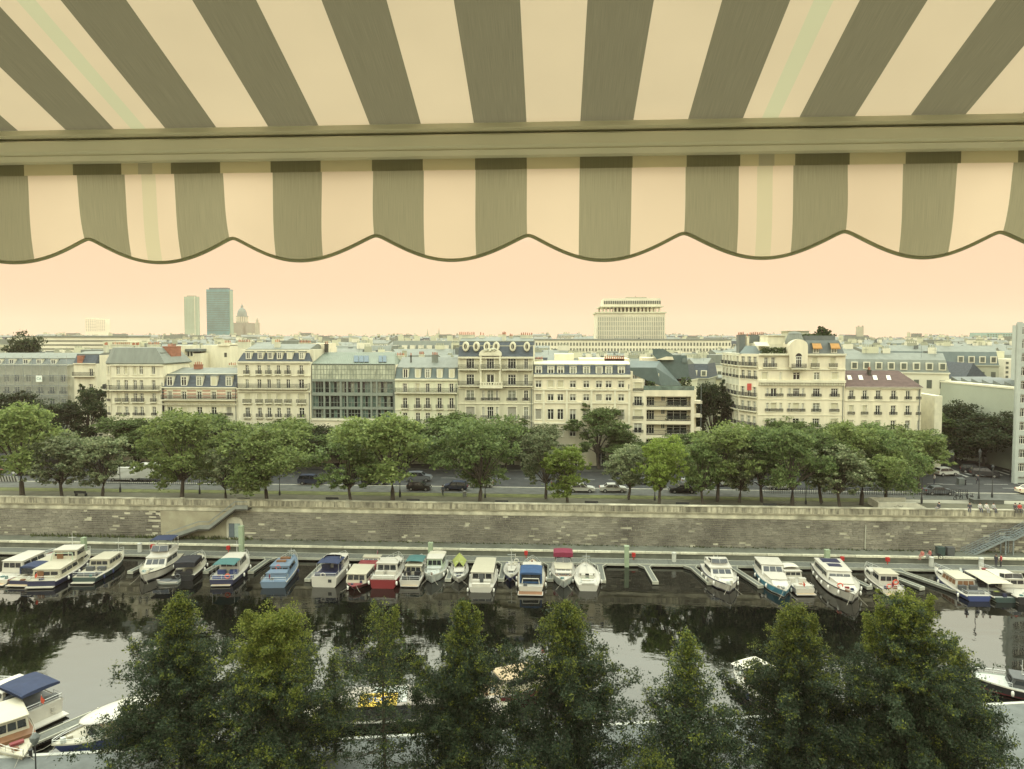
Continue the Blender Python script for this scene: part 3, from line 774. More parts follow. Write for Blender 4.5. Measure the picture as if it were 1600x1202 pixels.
# ---- cream block with square windows
b = Bld('pilaster_building', 'wide cream block with slate dormer storey and square windows between pilasters', 833.5, 985, 138)
cols = [841.4, 860.6, 875.8, 895.3, 916.3, 936, 951, 970.6]
ST = [['half', 'half', 'half', 'curtain', 'curtain', 'blind', 'curtain', 'half'], ['half', 'shut', 'shut', 'half', 'half', 'half', 'half', 'half'],
      ['blind', 'casement', 'casement', 'half', 'half', 'blind', 'half', 'half'], ['blind', 'casement', 'casement', 'half', 'half', 'half', 'half', 'blind']]
b.front(586, [(594.5, 605.5, cols, 9.5, ST[1], None), (615.5, 626, cols, 9.5, ST[2], None), (639, 655.5, cols, 10, ST[3], None), (670, 681.5, cols, 10, ST[1], None), (694, 703, cols, 9, None, None),
              (706, 731, [847, 872, 903, 940], [10, 9, 9, 14], ['plain'], None)])
b.mansard(586, 569.5, 565, 1.0, 3.0, mats=[M_slate, M_trim, M_trim])
for x, st in zip(cols, ST[0]): b.dormer(x, 573, 584, 9, st, back=1.3)
for x in (849.5, 885.5, 924, 960.5, 983): b.wall.box(b.X(x - 1.7), b.X(x + 1.7), -.22, -.003, b.z(660), b.z(609.5), 1)
b.ledge(587, .5, .5); b.ledge(608.5, .3, .3); b.ledge(629, .3, .2); b.ledge(661, .35, .25)
k = MB(); k.prism([(b.X(940 + 7 * math.cos(math.pi * i / 8)), b.z(706) + .9 * math.sin(math.pi * i / 8)) for i in range(9)], -.3, .1, 'y'); b.part('door_arch', k, M_dark)
b.chimney(836, 848, 563, 570, 142, .8, None, 4); b.wall.box(b.X(905, 146), b.X(982, 146), 7, 14, b.z(570, 146), b.z(560, 146), 0); b.wall.box(b.X(866, 150), b.X(896, 150), 11, 16, b.z(570, 150), b.z(553, 150), 2)
b.chimney(944, 975, 561, 566, 145, .6, M_brick, 10)
b.body(571, 13); b.finish([M_cream2, M_trim, M_cream2])

# ---- narrow wing and loggia building
b = Bld('loggia_building', 'modern cream building with deep balcony loggias and a stepped dark metal roof', 985, 1098, 138.6)
zc = b.z
b.wall.box(b.X(985), b.X(988.3), 0, 10, 0, zc(580)); 
b.front(592, [(597, 611, [997], 13, 'shut', 'low'), (618.5, 633, [997], 13, 'wide', 'low'), (639, 654, [997], 13, 'shut', 'low'), (660, 675, [997], 13, 'half', 'low'), (685, 702, [997], 12, 'half', None), (710, 733, [997], 8, 'plain', None)], xa=988.3, xb=1005)
b.wall.box(b.X(1005), b.X(1085), 1.8, 12, 0, zc(617))
b.wall.box(b.X(1005), b.X(1010), -.02, 1.8, 0, zc(609)); b.wall.box(b.X(1079.5), b.X(1085), -.02, 1.8, 0, zc(609))
for (yt, yb) in ((609, 618.5), (634.5, 639), (656.5, 661.5), (678.5, 684), (701, 707)): b.wall.box(b.X(1010), b.X(1079.5), .0, 1.8, zc(yb), zc(yt))
for (yt, yb) in ((618.5, 634.5), (639, 656.5), (661.5, 678.5), (684, 701)):
    for (x, ww, st, y0, y1) in ((1018, 13, 'wide', yt + 2, yb - .6), (1038, 6.5, 'plain', yt + 1, yt + 8.5), (1060, 32, 'wide', yt + 2, yb - .6)):
        fr, pn = window_mesh((b.X(x + ww / 2) - b.X(x - ww / 2)), zc(y0) - zc(y1), st); wo_ = obj('window', fr, b.root, (b.X(x), 1.72, zc(y1))); obj('pane', pn, wo_)
    W = b.X(1079) - b.X(1010.5); k = MB(); k.box(-W / 2, W / 2, 0, .05, .92, 1.0); k.box(-W / 2, W / 2, 0, .05, .05, .12)
    for i in range(70): k.box(-W / 2 + W * i / 70, -W / 2 + W * i / 70 + .03, .01, .04, .12, .92)
    b.part('railing', k, M_iron, loc=(b.X(1044.7), .08, zc(yb)))
    k = MB(); quick_leaves(k, b.X(1040), b.X(1078), .15, .7, zc(yb) + .1, zc(yb) + 1.1, 90, .16); o = b.part('planting', k, M_plant); o['kind'] = 'stuff'
# balconies at the side
for (yt, yb) in ((623, 630), (644, 651), (665, 672), (688, 695)):
    b.wall.box(b.X(1085.05), b.X(1098), .6, 2.6, zc(yb), zc(yb - 4.5)); b.wall.box(b.X(1085.05), b.X(1092), 2.7, 9, zc(yb), zc(yt - 14))
k = MB(); quick_leaves(k, b.X(1006), b.X(1084), .1, 1.4, zc(609) + .1, zc(604), 420, .2)
quick_leaves(k, b.X(1066), b.X(1082), .5, 2.5, zc(609), zc(590), 200, .24); quick_leaves(k, b.X(1011), b.X(1024), .5, 2, zc(609), zc(596), 120, .26)
o = b.part('roof_planting', k, M_plant); o['kind'] = 'stuff'
k = MB(); k.box(b.X(1005.5), b.X(1084.5), .0, .05, zc(609) + .03, zc(602.2)); b.part('terrace_screen', k, M_glassg)
# penthouse and sloping roofs
b.wall.box(b.X(985), b.X(1032), 2.2, 9, zc(609), zc(583, 141)); b.wall.box(b.X(1005), b.X(1084), 1.9, 12, zc(617), zc(609))
for x, ww in ((992, 9), (1014, 16)):
    fr, pn = window_mesh(ww * .126, 2.2, 'wide'); wo_ = obj('window', fr, b.root, (b.X(x, 140.8), 2.16, zc(587, 140.8) - 2.0)); obj('pane', pn, wo_)
k = MB()
def rp(px, py, Y): return (b.X(px, Y), Y - b.o.y, b.z(py, Y))
k.loft([[rp(983, 574, 140.6), rp(1024, 574, 140.6), rp(1032, 601, 140.6), rp(1032, 602, 140.6), rp(983, 583, 140.6)], [rp(985, 563, 147), rp(1030, 564, 147), rp(1064, 600, 147), rp(1064, 603, 147), rp(985, 570, 147)]], 0)
k.loft([[rp(1019, 545, 150), rp(1036, 545, 150), rp(1052, 555, 150), rp(1072, 555, 150), rp(1077, 590, 150), rp(1050, 592, 150), rp(1019, 553, 150)], [rp(1019, 545, 158), rp(1036, 545, 158), rp(1052, 555, 158), rp(1072, 555, 158), rp(1077, 590, 158), rp(1050, 592, 158), rp(1019, 553, 158)]], 0)
b.part('roof', k, mat('dark metal roof', (0.08, 0.108, 0.10), .6, .12, .8, coords='World'))
b.wall.hexa([rp(1024, 562, 149), rp(1052, 562, 149), rp(1052, 562, 156), rp(1024, 562, 156), rp(1040, 557, 149), rp(1050, 557, 149), rp(1050, 557, 156), rp(1040, 557, 156)])
b.wall.box(b.X(1004, 152), b.X(1052, 152), 12.6, 20, zc(590, 152), zc(559, 152), 2)
b.part('skylight', MB().box(b.X(1065, 149.9), b.X(1073, 149.9), 11.2, 11.38, b.z(566, 149.9), b.z(559.5, 149.9)), M_zincb)
b.finish([M_cream2, M_trim, M_cream2])

# ---- the great corner block with the domed bay
b = Bld('domed_corner_building', 'large cream corner block with zinc dome over a round arched bay and roof terraces', 1184, 1319.5, 136)
zc = b.z; ppm = (b.B.x - b.A.x) / (1319.5 - 1184)
C4 = [1208, 1244, 1275.5, 1303.7]
c8 = [1199, 1208.5, 1220, 1233.5, 1244, 1254.5, 1275.5, 1303.7]; w8 = [3.5, 9, 3.5, 3.5, 10, 3.5, 11, 11]
b.front(553, [(557.5, 573, [1196, 1207, 1244, 1272, 1300], [6, 6, 11, 8, 8], ['casement', 'casement', 'wide', 'shut', 'shut'], 'each'),
              (580.5, 592, [1194, 1219, 1244, 1275.5, 1303.7], [9, 2.5, 11, 9, 10], ['shut', 'plain', 'casement', 'curtain', 'shut'], None),
              (605, 618, c8, w8, ['casement', 'plain', 'shut', 'plain', 'wide', 'curtain', 'wide', 'wide'], 'low'), (627.5, 641, c8, w8, ['curtain', 'shut', 'curtain', 'curtain', 'shut', 'curtain', 'curtain', 'shut'], 'low'),
              (651, 664.5, c8, w8, ['shut', 'curtain', 'shut', 'shut', 'casement', 'casement', 'wide', 'shut'], 'low'), (675, 688, c8, w8, None, 'low'), (698, 711, c8, w8, None, None), (716, 734, [1205, 1244, 1275, 1304], 12, 'casement', None)], mi=2)
# chamfer and receding flank
A1 = Vector((at(1154, 640, 140.5).x, 140.5)); A0 = Vector((A1.x - .6, 152.0))
rows = []
for (yt, yb, sty, rl) in ((557, 572, 'casement', 'each'), (578.5, 592, 'casement', 'low'), (604, 619, 'casement', 'each'), (626, 641, 'curtain', 'each'), (649, 665, 'curtain', 'each'), (674, 688, None, 'low'), (698, 711, None, None)):
    rows.append((zc(yb), zc(yt), [(1.1, .9, sty), (2.9, .9, sty), (4.5, .8, sty)], rl))
LC = (b.A - A1).length
b.face(A1, b.A, 0, zc(553), [(r[0], r[1], [(u * LC / 5.6, w_, s_) for (u, w_, s_) in r[2]], r[3]) for r in rows], 2)
LF = (A1 - A0).length
b.face(A0, A1, 0, zc(553), [(r[0], r[1], [(u * LF / 9 , 1.0, None) for u in (1.2, 3, 4.8, 6.6, 8.2)], r[3]) for r in rows], 0)
b.wall.prism([(A1.x - b.o.x + .5, 5.5), (b.A.x - b.o.x + .3, 1.3), (b.B.x - b.o.x - .03, 1.3), (b.B.x - b.o.x - .03, 14), (A1.x - b.o.x + .3, 14)], 0, zc(553) - .04, 'z', 0)
for yy, hh, dd in ((553.5, .35, .5), (576, .25, .25), (594.5, .45, .55), (599, .2, .2), (622, .15, .1), (646, .15, .1)): b.ledge(yy, hh, dd)
for i in range(52): b.wall.box(b.X(1186 + i * 2.55), b.X(1187.2 + i * 2.55), -.45, -.01, zc(600.5), zc(597), 1)
# domed bay: arched gable and zinc dome
k = MB(); n_ = 12; xc_, rx = b.X(1244), 14 * ppm
k.prism([(xc_ - rx, zc(573)), (xc_ + rx, zc(573))] + [(xc_ + rx * math.cos(math.pi * i / n_), zc(541) + 1.35 * math.sin(math.pi * i / n_)) for i in range(n_ + 1)], -.9, -.52, 'y')
k.prism([(xc_ - rx, zc(553.4)), (xc_ + rx, zc(553.4))] + [(xc_ + rx * math.cos(math.pi * i / n_), zc(541) + 1.35 * math.sin(math.pi * i / n_)) for i in range(n_ + 1)], -.5, 3.2, 'y')
b.part('arched_gable', k, M_cream2)
fr, pn = window_mesh(9 * ppm, 2.1, 'wide'); wo_ = obj('window', fr, b.root, (xc_, -.92, zc(573))); obj('pane', pn, wo_)
k = MB(); k.prism([(xc_ + 5 * ppm * math.cos(math.pi * i / 8), zc(556.8) + .7 * math.sin(math.pi * i / 8)) for i in range(9)], -.95, -.905, 'y'); b.part('fanlight', k, M_glassd)
sl, rl = rail_mesh(22 * ppm, .9, .5); so = obj('balcony', sl, b.root, (xc_, -.9, zc(574.5))); obj('railing', rl, so)
k = MB()
prof = [(rx * 1.02, zc(537.5)), (rx * 1.0, zc(534)), (rx * .93, zc(530)), (rx * .82, zc(526)), (rx * .72, zc(522.5)), (rx * .74, zc(521.8)), (rx * .6, zc(519.6)), (.05, zc(518.4))]
k.lathe(prof, 20, (xc_, 1.6, 0)); b.part('dome', k, M_zinc)
# right mansard with dormers and orange awnings
k = MB(); x0, x1 = b.X(1259), b.X(1318)
k.loft([[(x0, 0, zc(553)), (x1, 0, zc(553)), (x1, 11, zc(553)), (x0, 11, zc(553))], [(x0, 1.2, zc(532)), (x1 - .6, 1.2, zc(532)), (x1 - .6, 9, zc(532)), (x0, 9, zc(532))]], 0); b.part('roof', k, M_zincd)
M_orange = mat('orange awning cloth', (0.55, 0.31, 0.11), .8, .08, 2, trans=.3)
for x in (1273.5, 1301.5):
    b.dormer(x, 537.5, 551, 9, 'curtain', back=1.3, m=M_zincb)
    k = MB(); X_ = b.X(x); k.hexa([(X_ - .85, -.75, zc(543.5)), (X_ + .85, -.75, zc(543.5)), (X_ + .8, .02, zc(536.5)), (X_ - .8, .02, zc(536.5)), (X_ - .85, -.76, zc(543.5) + .04), (X_ + .85, -.76, zc(543.5) + .04), (X_ + .8, .02, zc(536.5) + .05), (X_ - .8, .02, zc(536.5) + .05)])
    k.box(X_ - .85, X_ + .85, -.79, -.75, zc(545), zc(543.5)); b.part('window_awning', k, M_orange)
# left terrace storey, hedge, chimney blocks
k = MB(); k.box(b.X(1192), b.X(1231), 3.2, 10, zc(553), zc(537, 139)); k.box(b.X(1207), b.X(1234), 3.6, 9, zc(537, 139) + .01, zc(525, 140)); k.box(b.X(1206), b.X(1235), 3.3, 9.3, zc(525, 140) + .01, zc(524, 140))
b.part('terrace_storey', k, M_cream)
k = MB(); quick_leaves(k, b.X(1190), b.X(1229), .5, 1.8, zc(552.5), zc(543), 700, .17); o = b.part('terrace_hedge', k, M_plant); o['kind'] = 'stuff'
k = MB(); X_ = b.X(1194); k.hexa([(X_ - 1.3, 1.6, zc(541)), (X_ + 1.3, 1.6, zc(541)), (X_ + 1.3, 3.2, zc(535)), (X_ - 1.3, 3.2, zc(535)), (X_ - 1.3, 1.6, zc(540.5)), (X_ + 1.3, 1.6, zc(540.5)), (X_ + 1.3, 3.2, zc(534.5)), (X_ - 1.3, 3.2, zc(534.5))]); b.part('window_awning', k, M_blind)
b.chimney(1153.5, 1163, 524.5, 553, 144, 2.2, M_zincd, 4); b.chimney(1171, 1194, 524.5, 550, 146, 2, M_zincd, 8); b.chimney(1165, 1169, 527, 550, 145, 1, M_cream2, 1)
k = MB(); k.hexa([(b.X(1152, 141), 4.2, zc(553)), (b.X(1190, 138), 1.6, zc(553)), (b.X(1196), 8, zc(553)), (b.X(1155, 146), 10, zc(553)), (b.X(1162, 143), 6.4, zc(541)), (b.X(1190, 140), 4.6, zc(541)), (b.X(1196), 8, zc(541)), (b.X(1162, 146), 10, zc(541))]); b.part('corner_roof', k, M_zincb)
k = MB(); k.box(b.X(1229, 142), b.X(1262, 142), 6, 10, zc(553), zc(518, 142)); k.box(b.X(1226, 142), b.X(1263, 142), 5.7, 10.3, zc(518, 142) + .01, zc(517, 142)); b.part('lift_housing', k, M_cream3)
k = MB(); k.box(b.X(1262), b.X(1310), 2.2, 9, zc(532) + .01, zc(524.5, 138.2)); b.part('roof_pavilion', k, M_zincd)
k = MB(); quick_leaves(k, b.X(1258), b.X(1312), 2.2, 4.0, zc(525, 138.3), zc(522, 138.3), 260, .2); quick_leaves(k, b.X(1287), b.X(1306), 2.6, 5.5, zc(525, 139), zc(515, 139), 260, .26); quick_leaves(k, b.X(1290), b.X(1297), 3, 5, zc(517, 139), zc(511, 139), 90, .24)
o = b.part('roof_garden', k, M_plant); o['kind'] = 'stuff'
k = MB(); k.box(-.5, .5, -.32, -.28, 0, 1.3); b.part('red_cloth', k, mat('red cloth', (.5, .09, .07), .8, .15, 2), loc=(b.X(1170, 138), 1.9, zc(608, 138)))
b.finish([M_cream3, M_trim, M_cream2, M_cream])

# ---- house with the brown tiled roof
b = Bld('tiled_roof_house', 'cream house with a brown tiled hipped roof and four skylights', 1320, 1439, 136)
zc = b.z
cols = [1330, 1351, 1372, 1396, 1418.5, 1435]; wd = [7, 7, 7.5, 7.5, 7, 3]
b.front(603, [(607.5, 621.5, cols, wd, ['casement', 'casement', 'casement', 'casement', 'plain', 'curtain'], 'low'), (630.5, 645, cols, wd, ['shut', 'shut', 'casement', 'casement', 'casement', 'curtain'], 'low'),
              (653, 667, cols, wd, ['shut', 'shut', 'shut', 'casement', 'casement', 'curtain'], None), (677, 691, cols, wd, None, None), (699, 711, cols, wd, None, None), (716, 734, [1340, 1372, 1405], 12, 'casement', None)], mi=2)
b.ledge(623.8, .16, .12); b.ledge(669, .16, .12); b.ledge(603.5, .3, .3)
k = MB()
x0, x1 = b.X(1319.8), b.X(1441); z0 = zc(603); zr = b.z(577.5, 142)
e = [(x0, -.4, z0), (x1, -.4, z0), (x1, 12.4, z0), (x0, 12.4, z0)]
k.add(e + [(x0, 6, zr), (b.X(1402, 142), 6, zr)], [(0, 1, 5, 4), (1, 2, 5), (2, 3, 4, 5), (3, 0, 4), (3, 2, 1, 0)])
b.part('roof', k, M_tile)
for x in (1327, 1344.5, 1367, 1388):
    # on the slope between the eave and the ridge
    t0, t1 = .42, .68
    def rs(px, t): Yq = b.Y - .4 + 6.4 * t; return Vector((b.X(px, Yq), -.4 + 6.4 * t, z0 + (zr - z0) * t))
    q = [rs(x - 3, t0), rs(x + 3.5, t0), rs(x + 1.0, t1), rs(x - 5.0, t1)]; up = Vector((0, -.05, .09))
    b.part('skylight', MB().hexa([v + up * .3 for v in q] + [v + up for v in q]), M_wfr)
b.chimney(1356, 1360, 578, 591, 140, .8, M_dark, 2)
k = MB(); k.prism([(b.X(1443, 142), 2), (b.X(1454.5, 142), 2), (b.X(1454.5, 142), 11), (b.X(1443, 142), 11)], 0, b.z(613, 142), 'z'); b.part('side_wing', k, M_trim)
b.body(603, 12.3, 0); b.finish([M_cream2, M_trim, M_cream2])

# ---- big pale green flank wall in the side street
b = Bld('blank_flank_building', 'long pale green windowless flank wall running back along the side street', 1455, 1588, 150)
P0, P1 = at(1455, 600, 163), at(1588, 600, 138.5)
h1 = at(1588, 609, 138.5).z - ZS
M_green = mat('pale green render', (0.34, 0.365, 0.285), .85, .05, .25, coords='World', detail=6)
A, B_ = Vector((P0.x, P0.y)), Vector((P1.x, P1.y))
d_ = (B_ - A).normalized(); nn = Vector((-d_.y, d_.x)); o2 = Vector((b.o.x, b.o.y))
q = [A - o2, B_ - o2, B_ + nn * 14 - o2, A + nn * 14 - o2]
b.wall.prism([(p.x, p.y) for p in q], 0, h1, 'z')
q2 = [A - o2 - nn * .12, B_ - o2 - nn * .12, B_ + nn * 14 - o2, A + nn * 14 - o2]
b.wall.prism([(p.x, p.y) for p in q2], h1 + .003, h1 + .35, 'z', 1)
for i in range(8):   # saw tooth roof lights
    c0 = A - o2 + d_ * (3 + i * 3.1) + nn * 2.5
    k = MB(); pts = [c0, c0 + d_ * 2.4, c0 + d_ * 2.4 + nn * 9, c0 + nn * 9]
    k.hexa([(p.x, p.y, h1 + .36) for p in pts] + [(pts[0].x, pts[0].y, h1 + 1.2), (pts[1].x, pts[1].y, h1 + .5), (pts[2].x, pts[2].y, h1 + .5), (pts[3].x, pts[3].y, h1 + 1.2)])
    b.part('roof_light', k, M_zincd)
an = math.atan2(d_.y, d_.x)
for i, u in enumerate((1.2, 2.7, 4.2)):
    for zz_ in (4.0, 8.6):
        fr, pn = window_mesh(.8, 1.3, 'plain'); P = A + d_ * u - nn * .03 - o2; wo_ = obj('window', fr, b.root, (P.x, P.y, zz_), an); obj('pane', pn, wo_)
b.finish([M_green, M_trim])

# ---- modern block cut by the frame at the right
b = Bld('banded_office_block', 'modern white block with dark window bands at the end of the side street', 1591, 1660, 126)
zc = b.z
q0_, q1_ = at(1588.5, 600, Y=126), at(1590.5, 600, Y=150)
b.wall.prism([(q0_.x - b.o.x, .6), (b.X(1720), .6), (b.X(1720), 24), (q1_.x - b.o.x, 24)], 0, zc(506), 'z')
b.wall.box(b.X(1588.5), b.X(1594), 0, .6, 0, zc(504))
M_wht = mat('white cladding', (.38, .41, .365), .6, .06, .6)
for i in range(11):
    yt = 511 + i * 20.6
    b.wall.box(b.X(1594), b.X(1720), .1, .6, zc(yt + 19.6), zc(yt + 12.4), 0)
    for j in range(7):
        xx = 1594.5 + j * 12
        fr, pn = window_mesh(b.X(xx + 11.6) - b.X(xx), zc(yt) - zc(yt + 12.2), 'wide'); wo_ = obj('window', fr, b.root, (b.X(xx + 6), .5, zc(yt + 12.2))); obj('pane', pn, wo_)
b.finish([M_wht, M_trim])

# ---- scaffolded terrace at the far left
b = Bld('scaffolded_building', 'grey stone terrace wrapped in scaffolding netting with a small banner', -60, 117, 160)
zc = b.z; cols = [-45, -25, -5, 12, 28, 46, 64, 82, 100]
b.front(572, [(588, 600, cols, 8, ['casement', 'curtain'], None), (608, 619, cols, 8, ['casement', 'casement', 'curtain'], 'low'), (627, 638, cols, 8, ['curtain', 'casement'], None), (646, 657, cols, 8, 'casement', None), (668, 680, cols, 8, 'casement', None)], mi=0)
b.mansard(572, 562, 553, 1.2, 5, mats=[M_zincd, M_zinc, M_cream3])
for x in (0, 20, 42, 63, 85): b.dormer(x, 563.5, 570.5, 7, 'plain', back=1.2)
b.body(563, 12); b.finish([M_cream3, M_trim])
# scaffold: posts, rails, netting, each bay its own netting part
M_scaf = mat('galvanised scaffold tube', (.38, .40, .37), .45, .1, 2, metal=.3)
m = bpy.data.materials.new('scaffold netting'); m.use_nodes = True; t = m.node_tree; n = t.nodes
tr = n.new('ShaderNodeBsdfTransparent'); ms = n.new('ShaderNodeMixShader'); ms.inputs[0].default_value = .36
n['Principled BSDF'].inputs['Base Color'].default_value = (.27, .30, .28, 1); n['Principled BSDF'].inputs['Roughness'].default_value = .9
t.links.new(tr.outputs[0], ms.inputs[1]); t.links.new(n['Principled BSDF'].outputs[0], ms.inputs[2]); t.links.new(ms.outputs[0], n['Material Output'].inputs[0])
M_net = m
scf = thing('scaffold', 'tube scaffold hung with grey netting across the stone terrace', 'scaffold', (b.o.x, 158.2, ZS))
X0 = b.X(-60); XE = b.X(114)
nb_ = 13; zt_ = zc(556)
tb = MB(); tb.tube([(0, 0, 0), (0, 0, zt_)], .05, 5); tme = tb.mesh('scaffold_post', M_scaf)
for i in range(nb_ + 1): obj('scaffold_post', tme, scf, (X0 + (XE - X0) * i / nb_, 0, 0))
rb = MB(); rb.tube([(X0, 0, 0), (XE, 0, 0)], .045, 5); rb.box(X0, XE, .1, 1.1, -.12, -.05); rme = rb.mesh('scaffold_deck', M_scaf)
for i in range(8): obj('scaffold_deck', rme, scf, (0, 0, 2.2 + i * (zt_ - 2.2) / 8))
nm_ = MB(); bw = (XE - X0) / nb_
nm_.add([(.03, 0, 0), (bw * .5, -.1, 0), (bw - .03, 0, 0), (bw - .03, 0, zt_ - 2.6), (bw * .5, -.06, zt_ - 2.6), (.03, 0, zt_ - 2.6)], [(0, 1, 4, 5), (1, 2, 3, 4)]); nme = nm_.mesh('netting', M_net)
for i in range(nb_): obj('netting', nme, scf, (X0 + bw * i, -.14, 1.2))
def text_obj(name, s, size, m, parent, loc, rot=(math.pi / 2, 0, 0), ext=.012, align='CENTER'):
    cu = bpy.data.curves.new(name, 'FONT'); cu.body = s; cu.size = size; cu.extrude = ext; cu.align_x = align; cu.align_y = 'CENTER'
    cu.materials.append(m); o = bpy.data.objects.new(name, cu); C.objects.link(o)
    dg = bpy.context.evaluated_depsgraph_get(); me = bpy.data.meshes.new_from_object(o.evaluated_get(dg)); bpy.data.objects.remove(o)
    if not me.materials: me.materials.append(m)
    r = obj(name, me, parent, loc, rot=rot); return r
bn = thing('banner', 'small white banner lettered in green on the scaffold netting', 'banner', at(61, 592, 157.8))
k = MB(); k.box(-.75, .75, -.02, .02, -.75, .75); obj('cloth', k.mesh('cloth', mat('white banner cloth', (.72, .76, .68), .7, .05, 2)), bn)
text_obj('lettering', 'CA', .85, mat('green print', (.05, .22, .16), .7, .1, 2), bn, (0, -.03, 0))
b = Bld('side_street_house', 'cream house with slate attic and dark balcony next to the scaffold', 117, 152, 158)
b.front(570, [(578, 590, [121, 144], [8, 6], ['plain', 'plain'], (117.5, 150)), (603, 616, [127, 143], 6, 'casement', 'low'), (627, 640, [127, 143], 6, 'casement', None), (650, 663, [127, 143], 6, None, None)])
b.mansard(570, 555, 550, 1.2, 4, mats=[M_slate, M_zinc, M_trim])
k = MB(); k.box(b.X(123), b.X(131), -.1, 1, b.z(569), b.z(557)); b.part('brick_dormer', k, M_brick)
b.body(556, 10); b.finish(WM)
# ---------------------------------------------------------------- trees
def leaf_mat(name, c1, c2, tr=.35):
    m = bpy.data.materials.new(name); m.use_nodes = True; t = m.node_tree; n = t.nodes; l = t.links
    b = n['Principled BSDF']; b.inputs['Roughness'].default_value = .55; b.inputs['Specular IOR Level'].default_value = .2
    g = n.new('ShaderNodeNewGeometry'); r = n.new('ShaderNodeValToRGB'); l.new(g.outputs['Random Per Island'], r.inputs[0])
    r.color_ramp.elements[0].color = (*c1, 1); r.color_ramp.elements[1].color = (*c2, 1)
    r.color_ramp.elements[0].position = .1; r.color_ramp.elements[1].position = .95
    oi = n.new('ShaderNodeObjectInfo'); mr = n.new('ShaderNodeMapRange'); mr.inputs['To Min'].default_value = .8; mr.inputs['To Max'].default_value = 1.22
    l.new(oi.outputs['Random'], mr.inputs[0])
    mx = n.new('ShaderNodeMix'); mx.data_type = 'RGBA'; mx.blend_type = 'MULTIPLY'; mx.inputs['Factor'].default_value = 1
    l.new(r.outputs[0], mx.inputs[6]); l.new(mr.outputs[0], mx.inputs[7])
    l.new(mx.outputs[2], b.inputs['Base Color'])
    tl = n.new('ShaderNodeBsdfTranslucent'); l.new(mx.outputs[2], tl.inputs[0])
    ms = n.new('ShaderNodeMixShader'); ms.inputs[0].default_value = tr
    l.new(b.outputs[0], ms.inputs[1]); l.new(tl.outputs[0], ms.inputs[2]); l.new(ms.outputs[0], n['Material Output'].inputs[0])
    return m
LF = {'mid': leaf_mat('plane leaves', (.082, .125, .040), (.205, .265, .095), .45),
      'light': leaf_mat('light plane leaves', (.112, .160, .046), (.275, .33, .110), .45),
      'silver': leaf_mat('silvery leaves', (.095, .135, .058), (.31, .335, .18), .4),
      'bright': leaf_mat('young green leaves', (.130, .185, .03), (.25, .31, .07), .5),
      'dark': leaf_mat('dark leaves', (.024, .038, .016), (.066, .086, .034)),
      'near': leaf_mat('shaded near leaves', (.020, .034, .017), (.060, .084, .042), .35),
      'near_lit': leaf_mat('lit yellow green near leaves', (.065, .092, .016), (.22, .24, .045), .5)}  # shaded and lit parts of the near crowns put into two leaf colours
M_bark = mat('bark', (.060, .050, .036), .9, .3, 2.5, stretch=(1, 1, .4), bump=.4)

def leaf_mesh(name, sprays, mats, seed):
    """sprays = [(centre, spread xy, spread z, count, leaf size, up bias, material)]; one four sided leaf each, all random"""
    rs = np.random.RandomState(seed)
    cnt_ = np.array([q[3] for q in sprays]); N_ = int(cnt_.sum())
    rep = lambda a: np.repeat(np.array(a, dtype=np.float64), cnt_, axis=0)
    c = rep([tuple(q[0]) for q in sprays]); sx = rep([q[1] for q in sprays]); sz = rep([q[2] for q in sprays]); ls = rep([q[4] for q in sprays]) * rs.uniform(.6, 1.3, N_); up = rep([q[5] for q in sprays]); mi = np.repeat(np.array([q[6] for q in sprays], dtype=np.int32), cnt_)
    g = rs.normal(size=(N_, 3)); c = c + np.stack([g[:, 0] * sx, g[:, 1] * sx, g[:, 2] * sz], 1)
    n = rs.normal(size=(N_, 3)); n[:, 2] += up; n /= np.linalg.norm(n, axis=1, keepdims=True) + 1e-9
    a = np.cross(n, rs.normal(size=(N_, 3))); a /= np.linalg.norm(a, axis=1, keepdims=True) + 1e-9
    b = np.cross(n, a) * .62; L = ls[:, None]; dr = n * L * .15
    v = np.stack([c - a * L, c + b * L - dr, c + a * L, c - b * L - dr], 1).reshape(-1, 3)
    me = bpy.data.meshes.new(name); me.vertices.add(4 * N_); me.vertices.foreach_set('co', v.ravel())
    me.loops.add(4 * N_); me.loops.foreach_set('vertex_index', np.arange(4 * N_, dtype=np.int32))
    me.polygons.add(N_); me.polygons.foreach_set('loop_start', np.arange(0, 4 * N_, 4, dtype=np.int32))
    for m in (mats if isinstance(mats, list) else [mats]): me.materials.append(m)
    me.polygons.foreach_set('material_index', mi); me.update(calc_edges=True)
    return me

